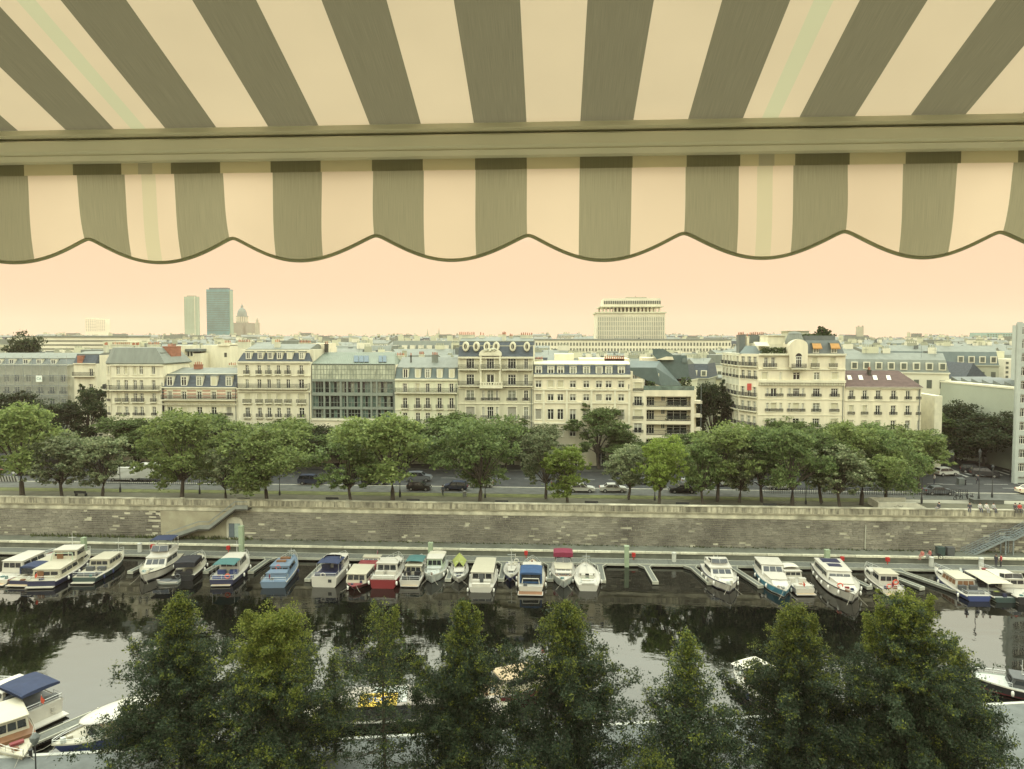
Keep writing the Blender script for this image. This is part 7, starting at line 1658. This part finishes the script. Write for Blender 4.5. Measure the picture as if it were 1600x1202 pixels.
# prefecture slab with its tower
Yp = 430
t, W, z1 = blk('office_slab', 'very long cream office slab with rows of small windows before the stepped tower', 836, 1143, 532, Yp, 22, M_c2, (62, 3, .5, .55, 533.5, 560), roof=.9)
t, W, z1 = blk('prefecture_tower', 'broad stepped office tower with open columned top storey on the skyline', 932.5, 1039.5, 490, Yp + 30, 34, M_c2, None)
Y_ = Yp + 30; ppm = Y_ / F
k = MB()
for i in range(38):
    x = -W + (i + .5) * 2 * W / 38; k.box(x - .28, x + .28, -.55, 0, 0, z1 - 1.5)
o = obj('pilaster', k.mesh('pilaster', M_c2), t); o['kind'] = 'stuff'
k = MB()
for i in range(37):
    x = -W + (i + 1) * 2 * W / 38
    for j in range(11): k.box(x - .26, x + .26, -.08, .1, z1 - 5.0 - j * 3.0, z1 - 2.6 - j * 3.0)
o = obj('window', k.mesh('window', mat('hazy tower window', (.27, .29, .23), .4, .2, .2)), t); o['kind'] = 'stuff'  # paler window tone, the haze before the tower put into the colour
k = MB(); k.box(-W - .8, W + .8, -.9, 34.5, z1, z1 + .9); obj('cornice', k.mesh('cornice', M_c1), t)
zt = lambda py: at(800, py, Y=Y_).z - ZS
for i in range(16):
    x = -W * .84 + i * 2 * W * .84 / 15
    for y in (1.5, 30): k = MB(); k.box(x - .55, x + .55, y, y + 1.2, zt(488.2), zt(480.5)); obj('column', k.mesh('column', M_c2), t)
k = MB(); k.box(-W * .45, W * .3, 6, 26, zt(488.2), zt(480.5)); obj('core', k.mesh('core', M_c3), t)
k = MB(); k.box(-W * .92, W * .95, -.5, 33, zt(480.5), zt(479)); obj('upper_slab', k.mesh('upper_slab', M_c1), t)
k = MB(); k.box(-W * .80, W * .88, 1.5, 31, zt(479), zt(466.5)); obj('penthouse', k.mesh('penthouse', M_c2), t)
k = MB()
for i in range(26): x = -W * .8 + (i + .5) * W * 1.68 / 26; k.box(x - .5, x + .5, 1.3, 1.6, zt(475.5), zt(470.5))
o = obj('penthouse_window', k.mesh('penthouse_window', M_cw), t); o['kind'] = 'stuff'
k = MB(); k.box(-W * .1, W * .5, 8, 24, zt(466.5), zt(464)); k.tube([(W * .2, 15, zt(464)), (W * .2, 15, zt(461))], .2, 5); obj('roof_plant', k.mesh('roof_plant', M_c3), t)
# skyline left: office tower, tower, domed church
M_teal = mat('teal tower glass', (.10, .22, .22), .35, .18, .08, coords='World', spec=.5)
M_grt = mat('pale green tower', (.26, .33, .245), .7, .06, .05, coords='World')
t, W, z1 = blk('office_tower', 'tall teal glass office tower standing above the roofs', 323, 358, 450.5, 1000, 14, M_teal, (18, 22, .6, .45, 454, 518))
k = MB(); k.box(-W * .8, W * .8, 2, 12, z1, z1 + 2.5); obj('roof', k.mesh('roof', M_zincd), t)
k = MB(); k.box(W, W + .8, 2, 12, 0, z1 - 2); obj('side_wing', k.mesh('side_wing', M_grt), t)
t, W, z1 = blk('slim_tower', 'plain slim pale green tower next to the teal glass tower', 288, 309, 462, 1250, 8, M_grt, (9, 26, .25, .3, 466, 514))
k = MB(); k.box(-W * .6, W * .6, 1, 7, z1, z1 + 2); obj('roof', k.mesh('roof', M_c3), t)
k = MB(); k.box(W * .55, W * .62, -.4, 0, 0, z1); obj('corner_strip', k.mesh('corner_strip', M_c2), t)
Yd = 1500; p = at(372.5, 520, Y=Yd); pz = lambda py: at(800, py, Y=Yd).z - p.z; m_ = Yd / F
M_far = mat('far grey stone', (.20, .21, .16), .9, .1, .05, coords='World')
t = thing('domed_church', 'large church with a colonnaded drum, dome and lantern on the skyline', 'church', p)
k = MB(); k.box(-13 * m_, 13 * m_, 0, 60, -40, pz(504)); k.box(-9 * m_, 9 * m_, -8, -.1, -40, pz(508)); obj('wall', k.mesh('wall', M_far), t)
k = MB(); k.lathe([(9.5 * m_, pz(504)), (9.5 * m_, pz(502)), (8 * m_, pz(501.9)), (8 * m_, pz(494))], 24, (0, 20, 0)); obj('drum', k.mesh('drum', M_c3), t)
cm = MB(); cm.lathe([(.75 * m_, pz(502)), (.75 * m_, pz(494))], 6); cme = cm.mesh('column', M_c2)
for i in range(20): a = i * .314; obj('column', cme, t, (9 * m_ * math.cos(a), 20 + 9 * m_ * math.sin(a), 0))
k = MB(); k.lathe([(9.6 * m_, pz(494)), (9.6 * m_, pz(492.8)), (7.8 * m_, pz(492.5)), (7.6 * m_, pz(489)), (6.6 * m_, pz(485)), (4.6 * m_, pz(481.5)), (2.2 * m_, pz(480)), (2.0 * m_, pz(476.5)), (1.2 * m_, pz(475.5)), (.4 * m_, pz(474)), (.2 * m_, pz(472))], 24, (0, 20, 0)); obj('dome', k.mesh('dome', mat('far lead dome', (.17, .22, .19), .8, .1, .05)), t)
p = at(401, 520, Y=1450); m_ = 1450 / F; pz2 = lambda py: at(800, py, Y=1450).z - p.z
t = thing('church_tower', 'small square church tower beside the domed church', 'church', p); k = MB(); k.box(-2.8 * m_, 2.8 * m_, 0, 8, -40, pz2(504)); obj('wall', k.mesh('wall', M_c3), t); k = MB(); k.lathe([(2.2 * m_, pz2(504)), (2 * m_, pz2(500)), (.3 * m_, pz2(496))], 8, (0, 4, 0)); obj('spire', k.mesh('spire', M_c3), t)
for (xa, xb, yt, Y, lab) in ((133, 150, 496, 1900, 'pale tall apartment block, nearer the long banded building on the skyline'), (150, 164.5, 497.5, 1900, 'second pale apartment block joined close beside the first on the skyline')): blk('apartment_block', lab, xa, xb, yt, Y, 20, M_c2, (5, 8, .6, .4, yt + 2, 518))
blk('long_banded_building', 'long pale building with continuous horizontal window bands', 20, 200, 527.5, 330, 18, M_c2, (1, 4, .98, .3, 530, 556), roof=.8)
blk('low_block', 'cream block with few windows at the end of the banded building', 160, 206, 534, 290, 14, M_c1, (4, 2, .3, .4, 536, 556))
# skyline right
p = at(1345, 530, Y=1100); m_ = 1100 / F; pzz = lambda py: at(800, py, Y=1100).z - p.z
t = thing('church', 'old church with a square tower and grey roofs on the skyline', 'church', p); k = MB(); k.box(-4 * m_, 4 * m_, 0, 9, -30, pzz(511)); obj('tower', k.mesh('tower', M_c3), t)
for sx in (-1, 1): k = MB(); k.box(sx * 3 * m_ - 1, sx * 3 * m_ + 1, .5, 2.5, pzz(511), pzz(509.5)); obj('pinnacle', k.mesh('pinnacle', M_c3), t)
k = MB(); k.prism([(-27 * m_, -30), (20 * m_, -30), (20 * m_, pzz(530)), (13 * m_, pzz(524)), (-20 * m_, pzz(523)), (-27 * m_, pzz(528))], 6, 26, 'y'); obj('nave', k.mesh('nave', M_zincb), t)
blk('teal_office', 'teal glazed office block above the roofs near the banded block', 1543, 1600, 520, 620, 25, mat('teal facade', (.25, .36, .31), .4, .12, .1, coords='World'), (14, 5, .5, .55, 522, 535))
for xa, xb, yt, Y, lab in ((1458, 1486, 524, 900, 'low domed grey roof on the skyline above the mansards'), (1404, 1420, 529, 760, 'small pointed gabled tower beyond the slate roofs')): 
    t, W, z1 = blk('distant_house', lab, xa, xb, yt + 4, Y, 16, M_c3); k = MB(); k.hexa([(-W, 0, z1), (W, 0, z1), (W, 16, z1), (-W, 16, z1), (-W * .3, 5, z1 + 4), (W * .3, 5, z1 + 4), (W * .3, 11, z1 + 4), (-W * .3, 11, z1 + 4)]); obj('roof', k.mesh('roof', M_zincb), t)
# spires in the middle
for px, yt in ((668, 514), (686, 512)):
    p = at(px, 530, Y=1300); h = at(px, yt, Y=1300).z - p.z; t = thing('spire', 'slim grey twin spire' + (' nearer the attic house' if px < 680 else ' nearer the ornate house'), 'spire', p); k = MB(); k.lathe([(3, -25), (3, h * .3), (1.8, h * .5), (.2, h)], 8); obj('steeple', k.mesh('steeple', M_c3), t)
p = at(764, 530, Y=2600)

# generic Paris blocks: wall, mansard or gable roof, chimneys, dormers, windows; eight kinds
def city_proto(i):
    rng = random.Random(900 + i); W, D, H = rng.uniform(14, 26), rng.uniform(11, 14), 18.0
    wm = [M_c1, M_c2, M_c3, M_c2][i % 4]; rm = [M_slate, M_zinc, M_zincb, M_zinc, M_c3, M_zinc][i % 6]
    k = MB(); k.box(-W / 2, W / 2, 0, D, 0, H); k.box(-W / 2 - .2, W / 2 + .2, -.25, D, H - .3, H - .002, 0)
    parts = [('wall', k.mesh('wall', wm))]; k = MB(); rh = rng.uniform(2.5, 4.5)
    if i % 5 != 4: k.hexa([(-W / 2, 0, H), (W / 2, 0, H), (W / 2, D, H), (-W / 2, D, H), (-W / 2 + .5, 1.4, H + rh), (W / 2 - .5, 1.4, H + rh), (W / 2 - .5, D - 1.4, H + rh), (-W / 2 + .5, D - 1.4, H + rh)]); k.hexa([(-W / 2 + .5, 1.4, H + rh), (W / 2 - .5, 1.4, H + rh), (W / 2 - .5, D - 1.4, H + rh), (-W / 2 + .5, D - 1.4, H + rh), (-W / 2 + .5, D / 2, H + rh + 1.5), (W / 2 - .5, D / 2, H + rh + 1.5), (W / 2 - .5, D / 2 + .2, H + rh + 1.5), (-W / 2 + .5, D / 2 + .2, H + rh + 1.5)], 1)
    else: k.box(-W / 2, W / 2, 0, D, H, H + .5); k.box(-W / 4, W / 5, 3, D - 2, H + .5, H + 3, 1); rh = .5
    parts.append(('roof', k.mesh('roof', [rm, M_zinc])))
    for j in range(rng.randint(2, 4)):
        x = rng.uniform(-W / 2 + 1, W / 2 - 3); k = MB(); w_ = rng.uniform(1.2, 3.5); zt_ = H + rh + rng.uniform(1.4, 3.0); k.box(x, x + w_, D / 2 - .4, D / 2 + .4, H, zt_)
        for q in range(int(w_ / .45)): k.box(x + .1 + q * .45, x + .32 + q * .45, D / 2 - .12, D / 2 + .12, zt_, zt_ + .6, 1)
        parts.append(('chimney', k.mesh('chimney', [rng.choice([M_c2, M_c3, M_c1]), M_c3])))
    k = MB(); zr_ = H + rh + (1.2 if i % 5 != 4 else 0)
    for j in range(7):
        x = rng.uniform(-W / 2 + 1, W / 2 - 1); y = rng.uniform(2, D - 2)
        if j % 3 == 0: k.box(x - .03, x + .03, y - .03, y + .03, zr_ - 1, zr_ + rng.uniform(1.2, 2.6)); k.box(x - .5, x + .5, y - .02, y + .02, zr_ + 1.0, zr_ + 1.05)
        else: q_ = rng.uniform(.2, .6); k.box(x - q_, x + q_, y - q_, y + q_, zr_ - 1.4, zr_ + rng.uniform(.2, .9), rng.randint(0, 1))
    parts.append(('roof_vent', k.mesh('roof_vent', [M_zincd, M_c3])))
    k = MB(); n = int(W / 2.3)
    for a in range(n):
        x = -W / 2 + (a + .5) * W / n
        for j in range(5): k.box(x - .5, x + .5, -.06, .2, 1.6 + j * 3.2, 3.5 + j * 3.2)
        if i % 5 != 4 and rng.random() < .8: k.box(x - .7, x + .7, .1, 2, H + .5, H + 2.2, 1); k.box(x - .45, x + .45, .02, .2, H + .75, H + 2.0, 0)
    parts.append(('window', k.mesh('window', [M_cw, M_c2])))
    return parts, H + rh + 1.5
CP = [city_proto(i) for i in range(10)]
rng = random.Random(77)
cnt = 0
BAND = [('just behind the boulevard fronts', 'near rooftops behind the boulevard'), ('in the wide middle band of rooftops', 'middle rooftops'), ('on the hazy horizon line', 'far rooftops on the horizon')]
WTON = ['cream', 'pale', 'grey', 'white']; RTON = ['dark slate', 'zinc', 'blue grey zinc', 'pale zinc', 'stone grey', 'silvery']
def put(px, Y, ytop, ci, band, rz=None):
    global cnt
    parts, H0 = CP[ci]; p = at(px, 520, Y=Y); H = at(800, ytop, Y=Y).z - ZS
    sx = 1.0 if Y < 500 else 1.0 + (Y - 500) / 900
    lab = '%s house with %s %sroof %s' % (WTON[ci % 4], RTON[ci % 6], 'flat ' if ci % 5 == 4 else '', BAND[band][0])
    t = thing('town_house', lab, 'house', (p.x, Y, ZS), rz if rz is not None else rng.uniform(-.5, .5), BAND[band][1], (sx, sx, H / H0))
    for nm, me in parts:
        o = obj(nm, me, t)
        if nm in ('window', 'roof_vent'): o['kind'] = 'stuff'
    cnt += 1
for (Y, y0, y1, step, band) in ((172, 545, 556, 74, 0), (200, 540, 552, 70, 0), (240, 536, 548, 62, 0), (290, 534, 545, 54, 1), (360, 531, 541, 46, 1), (450, 528, 537, 42, 1), (560, 526, 534, 40, 1), (720, 523, 530, 40, 1), (950, 521, 527, 40, 2), (1300, 519, 525, 36, 2), (1800, 517, 523, 34, 2), (2500, 515.5, 521, 34, 2)):
    x = -60 + rng.uniform(0, 40)
    while x < 1670:
        yy = rng.uniform(y0, y1)
        skip = (Y < 260 and (1440 < x < 1600 and Y < 190)) or (Y in (430, 450) and 830 < x < 1150 and False)
        if Y == 172 and (150 < x < 240 or 1100 < x < 1170 or x < 140 or x > 1420): skip = True
        if Y in (172, 200, 240) and 836 < x < 1150: yy = max(yy, 560)
        if Y in (290, 360) and 836 < x < 1150: yy = max(yy, 552)
        if Y in (172, 200, 240, 290) and x < 215: yy = max(yy, 553)
        if not skip and cnt < 298: put(x, Y + rng.uniform(-10, 10), yy, rng.randrange(10), band)
        x += step * rng.uniform(.75, 1.25)
# notable roofs at the right behind the tiled house
def slab(name, label, xa, xb, yt, ybk, Y, mw, mr, nd=6):
    t, W, z1 = blk(name, label, xa, xb, ybk, Y, 12, mw, (max(3, int((xb - xa) / 9)), 2, .45, .5, ybk + 3, ybk + 22)); z2 = at(800, yt, Y=Y).z - ZS
    k = MB(); k.hexa([(-W, 0, z1), (W, 0, z1), (W, 12, z1), (-W, 12, z1), (-W, 1.6, z2), (W, 1.6, z2), (W, 10.4, z2), (-W, 10.4, z2)]); obj('roof', k.mesh('roof', mr), t)
    for i in range(nd): x = -W + (i + .5) * 2 * W / nd; k = MB(); k.box(x - .8, x + .8, .0, 1.6, z1 + .2, z1 + (z2 - z1) * .55); obj('dormer', k.mesh('dormer', M_c2), t)
    for i in range(max(2, nd // 2)): x = -W + (i + .2) * 2 * W / max(2, nd // 2); k = MB(); k.box(x, x + 1.6, 4, 5, z1, z2 + 1.6); obj('chimney', k.mesh('chimney', M_c1), t)
slab('slate_roof_terrace', 'row of houses under one long dark slate mansard with pale dormers', 1373, 1452, 551, 565, 260, M_c1, M_slate, 6)
slab('distant_slate_terrace', 'farther row under slate mansards beyond the long slate roof', 1474, 1545, 546, 553, 330, M_c2, M_slate, 9)
slab('dormer_cottage', 'small house with steep slate roof and single bright dormer beside the flank wall', 1436, 1461, 572, 586, 175, M_c2, M_slate, 1)
t, W, z1 = blk('gabled_hall', 'hall with a large triangular dark gable behind the flank wall roof', 1508, 1550, 592, 172, 14, M_c2)
k = MB(); zz_ = at(800, 566, Y=172).z - ZS; k.prism([(-W, z1), (W, z1), (-W * .35, zz_)], -.3, 13, 'y'); obj('roof', k.mesh('roof', M_slate), t)
blk('blank_gable_block', 'tall plain gable block before the banded office block', 1541, 1571, 548, 205, 12, M_c1)
blk('white_flats', 'white house with slate roof corner against the banded office block', 1571, 1600, 560, 200, 12, M_c2, (3, 4, .4, .5, 562, 590))
blk('low_grey_block', 'low long grey roofed block in the gap beside the loggia building', 1080, 1150, 592, 185, 14, M_c1, (8, 2, .4, .5, 598, 620), roof=.5)
slab('grey_mansard_house', 'house with grey mansard and white dormers in the gap', 1100, 1142, 560, 572, 215, M_c2, M_zincb, 5)
slab('pale_roof_house', 'wide house with pale zinc roof behind the glass front', 500, 610, 541, 549, 190, M_c2, M_zinc, 0)
slab('long_pale_terrace', 'long pale terrace showing between attic house and ornate house', 612, 716, 533, 548, 210, M_c2, M_zinc, 8)
# ---------------------------------------------------------------- the awning over the balcony
SLOPE = R_(22.8)
AY = 1.40                                     # front bar distance
aw = thing('awning', 'large striped retractable awning with scalloped valance hanging over the view', 'awning', (0, AY, EYE.z))
ab = at(825, 215, Y=AY)
zbar_t, zbar_b = at(800, 192, Y=AY).z - EYE.z, at(800, 246, Y=AY).z - EYE.z
S0 = at(742, 300, Y=AY).x                     # left edge of one dark stripe
PER = (at(1413, 300, Y=AY).x - at(264, 300, Y=AY).x) / 7
SW = (at(823, 300, Y=AY).x - S0) / PER        # dark share of the period
ACC = (at(1198, 300, Y=AY).x - S0) / PER      # accent stripe, every sixth cream stripe
def cloth_mat(name, glow, accent_col=(.455, .435, .30), grey_col=(.152, .135, .090), cream_col=(.535, .435, .315)):
    m = bpy.data.materials.new(name); m.use_nodes = True; t = m.node_tree; n = t.nodes; l = t.links
    n.remove(n['Principled BSDF']); co = n.new('ShaderNodeTexCoord'); sp = n.new('ShaderNodeSeparateXYZ'); l.new(co.outputs['UV'], sp.inputs[0])
    def mth(op, a, b=None, c=None):
        x = n.new('ShaderNodeMath'); x.operation = op
        for i, v in enumerate((a, b, c)):
            if v is None: continue
            if isinstance(v, (int, float)): x.inputs[i].default_value = v
            else: l.new(v, x.inputs[i])
        return x.outputs[0]
    u = mth('DIVIDE', mth('SUBTRACT', sp.outputs[0], S0), PER)
    fr = mth('SUBTRACT', u, mth('FLOOR', u)); dark = mth('LESS_THAN', fr, SW)
    d6 = mth('SUBTRACT', mth('DIVIDE', mth('SUBTRACT', u, ACC), 6.0), mth('ROUND', mth('DIVIDE', mth('SUBTRACT', u, ACC), 6.0))); acc = mth('LESS_THAN', mth('ABSOLUTE', d6), .072 / 6)
    mp = n.new('ShaderNodeMapping'); mp.inputs['Scale'].default_value = (1000, 13, 1); l.new(co.outputs['UV'], mp.inputs[0])
    no = n.new('ShaderNodeTexNoise'); no.inputs['Scale'].default_value = 1; no.inputs['Detail'].default_value = 3; l.new(mp.outputs[0], no.inputs['Vector'])
    mp2 = n.new('ShaderNodeMapping'); mp2.inputs['Scale'].default_value = (4, 4, 1); l.new(co.outputs['UV'], mp2.inputs[0]); no2 = n.new('ShaderNodeTexNoise'); no2.inputs['Scale'].default_value = 1; l.new(mp2.outputs[0], no2.inputs['Vector'])
    def rampc(c, var, fac):
        r = n.new('ShaderNodeValToRGB'); r.color_ramp.elements[0].position = .25; r.color_ramp.elements[1].position = .75; r.color_ramp.elements[0].color = (*[x * (1 - var) for x in c], 1); r.color_ramp.elements[1].color = (*[min(1, x * (1 + var)) for x in c], 1); l.new(fac, r.inputs[0]); return r.outputs[0]
    def mix(f, a, b):
        x = n.new('ShaderNodeMix'); x.data_type = 'RGBA'; l.new(f, x.inputs['Factor']); l.new(a, x.inputs[6]); l.new(b, x.inputs[7]); return x.outputs[2]
    cream = rampc(cream_col, .055, no2.outputs['Fac']); grey = rampc(grey_col, .13, no.outputs['Fac']); accc = rampc(accent_col, .03, no2.outputs['Fac'])
    col = mix(acc, mix(dark, cream, grey), accc)
    df = n.new('ShaderNodeBsdfDiffuse'); tl = n.new('ShaderNodeBsdfTranslucent'); l.new(col, df.inputs[0]); l.new(col, tl.inputs[0])
    ms = n.new('ShaderNodeMixShader'); ms.inputs[0].default_value = glow; l.new(df.outputs[0], ms.inputs[1]); l.new(tl.outputs[0], ms.inputs[2]); l.new(ms.outputs[0], n['Material Output'].inputs[0])
    return m
M_cloth = cloth_mat('striped awning cloth', .45); M_val = cloth_mat('striped valance cloth', .75, (.56, .49, .33), (.262, .236, .150), (.66, .525, .385)); M_strip = cloth_mat('doubled hem cloth', .30, (.45, .42, .32), (.22, .205, .13), (.62, .56, .38))
def cloth(name, nx, ny, fn, uv, m, parent, thick=.0012):
    vs = []; uvs = []; fs = []
    for j in range(ny + 1):
        for i in range(nx + 1): vs.append(fn(i / nx, j / ny)); uvs.append(uv(i / nx, j / ny))
    for j in range(ny):
        for i in range(nx): a = j * (nx + 1) + i; fs.append((a, a + 1, a + nx + 2, a + nx + 1))
    me = bpy.data.meshes.new(name); me.from_pydata(vs, [], fs); lay = me.uv_layers.new(name='cloth')
    for p in me.polygons:
        p.use_smooth = True
        for li, vi in zip(p.loop_indices, p.vertices): lay.data[li].uv = uvs[vi]
    me.materials.append(m); return obj(name, me, parent)
XA, XB = -2.6, 2.6
def topf(u, v):
    x = XA + (XB - XA) * u; d = -.006 + v * 2.75; sag = -.035 * math.sin(math.pi * min(1, v * 1.0)) + .004 * math.sin(x * 9 + v * 4)
    return (x, -d * math.cos(SLOPE), zbar_t - .006 + d * math.sin(SLOPE) + sag)
cloth('fabric', 104, 40, topf, lambda u, v: (XA + (XB - XA) * u, v * 2.75), M_cloth, aw)
# front bar: one extruded profile with a groove
M_bar = mat('cream painted bar', (.56, .54, .41), .42, .03, .3, stretch=(.2, 4, 4), spec=.4)
M_groove = mat('dark bar groove', (.045, .045, .022), .7, .1, 2)
zt_, zb_ = zbar_t, zbar_b; hh = zt_ - zb_
prof = [(.040, zt_ - .016), (-.020, zt_ - .012), (-.026, zt_ - hh * .10), (-.030, zt_ - hh * .26), (-.026, zt_ - hh * .34), (-.012, zt_ - hh * .36), (-.012, zt_ - hh * .41), (-.030, zt_ - hh * .43), (-.036, zt_ - hh * .50), (-.036, zt_ - hh * .78), (-.030, zt_ - hh * .86), (-.033, zt_ - hh * .90), (-.018, zb_), (.040, zb_)]
k = MB(); k.prism(prof, XA, XB, 'x'); obj('front_bar', recalc(k.mesh('front_bar', M_bar)), aw)
k = MB(); k.box(XA, XB, -.0125, .01, zt_ - hh * .405, zt_ - hh * .365); obj('bar_groove_strip', k.mesh('bar_groove_strip', M_groove), aw)  # dark strip filling the groove of the bar
# valance
P0 = at(825, 300, Y=AY).x; PP = (at(1325, 300, Y=AY).x - at(347, 300, Y=AY).x) / 4
z_peak = at(825, 364, Y=AY).z - EYE.z; z_low = at(940, 403, Y=AY).z - EYE.z
def hem(x):
    s_ = abs(math.sin(math.pi * (x - P0) / PP)); return z_peak - (z_peak - z_low) * (math.sqrt(s_ ** 1.9 + .012) - .11) / .896
def wav(x, f): return .012 * f * math.sin(x * 7.4 + 1.2) + .006 * f * math.sin(x * 17 + .3)
z_top = at(800, 243, Y=AY).z - EYE.z
def shift(x, f): return .016 * f * (-math.tanh(x * 1.6 - .1)) * 1.0 * (1 if True else 0) * math.sin(math.pi * min(1, f * .9)) * (-1)
def valf(u, v):
    x = XA + (XB - XA) * u; z = z_top + (hem(x) - z_top) * v; f = v
    return (x + shift(x, f) * .5, .012 + wav(x, f) + .02 * f, z)
cloth('valance', 520, 14, valf, lambda u, v: (XA + (XB - XA) * u, v * .2), M_val, aw)
# doubled hem strip at the top of the valance
z_strip = at(800, 264, Y=AY).z - EYE.z
def strf(u, v):
    x = XA + (XB - XA) * u; z = z_top + (z_strip - z_top) * v; return (x, .004, z)
cloth('hem_strip', 104, 2, strf, lambda u, v: (XA + (XB - XA) * u, v * .02), M_strip, aw)
# grey binding along the scallops
k = MB(); pts = []; n_ = 1040
rings = []
for i in range(n_ + 1):
    x = XA + (XB - XA) * i / n_; z = hem(x); y = .012 + wav(x, 1) + .02; xs_ = x + shift(x, 1) * .5
    dz = (hem(x + .003) - hem(x - .003)) / .006; nl = 1 / math.sqrt(1 + dz * dz); ox, oz = -dz * nl, nl; h2 = .0034
    rings.append([(xs_ + ox * h2, y - .0016, z + oz * h2), (xs_ + ox * h2, y + .0016, z + oz * h2), (xs_ - ox * h2, y + .0016, z - oz * h2), (xs_ - ox * h2, y - .0016, z - oz * h2)])
k.loft(rings); M_bind = mat('grey green binding', (.42, .42, .29), .85, .08, 8, trans=.6); obj('binding', recalc(k.mesh('binding', M_bind)), aw)
# ---------------------------------------------------------------- warm hazy air over the city
hz = MB(); hz.box(-3000, 3000, -60, 3400, -2.0, 122.0)
mh = bpy.data.materials.new('warm haze'); mh.use_nodes = True; t = mh.node_tree; t.nodes.clear(); vo = t.nodes.new('ShaderNodeVolumePrincipled'); ou = t.nodes.new('ShaderNodeOutputMaterial')
vo.inputs['Color'].default_value = (1.0, .71, .60, 1); vo.inputs['Density'].default_value = .00011; vo.inputs['Anisotropy'].default_value = .2
t.links.new(vo.outputs[0], ou.inputs['Volume'])
if HAZE:
    ho = obj('haze', recalc(hz.mesh('haze', mh))); ho['kind'] = 'stuff'
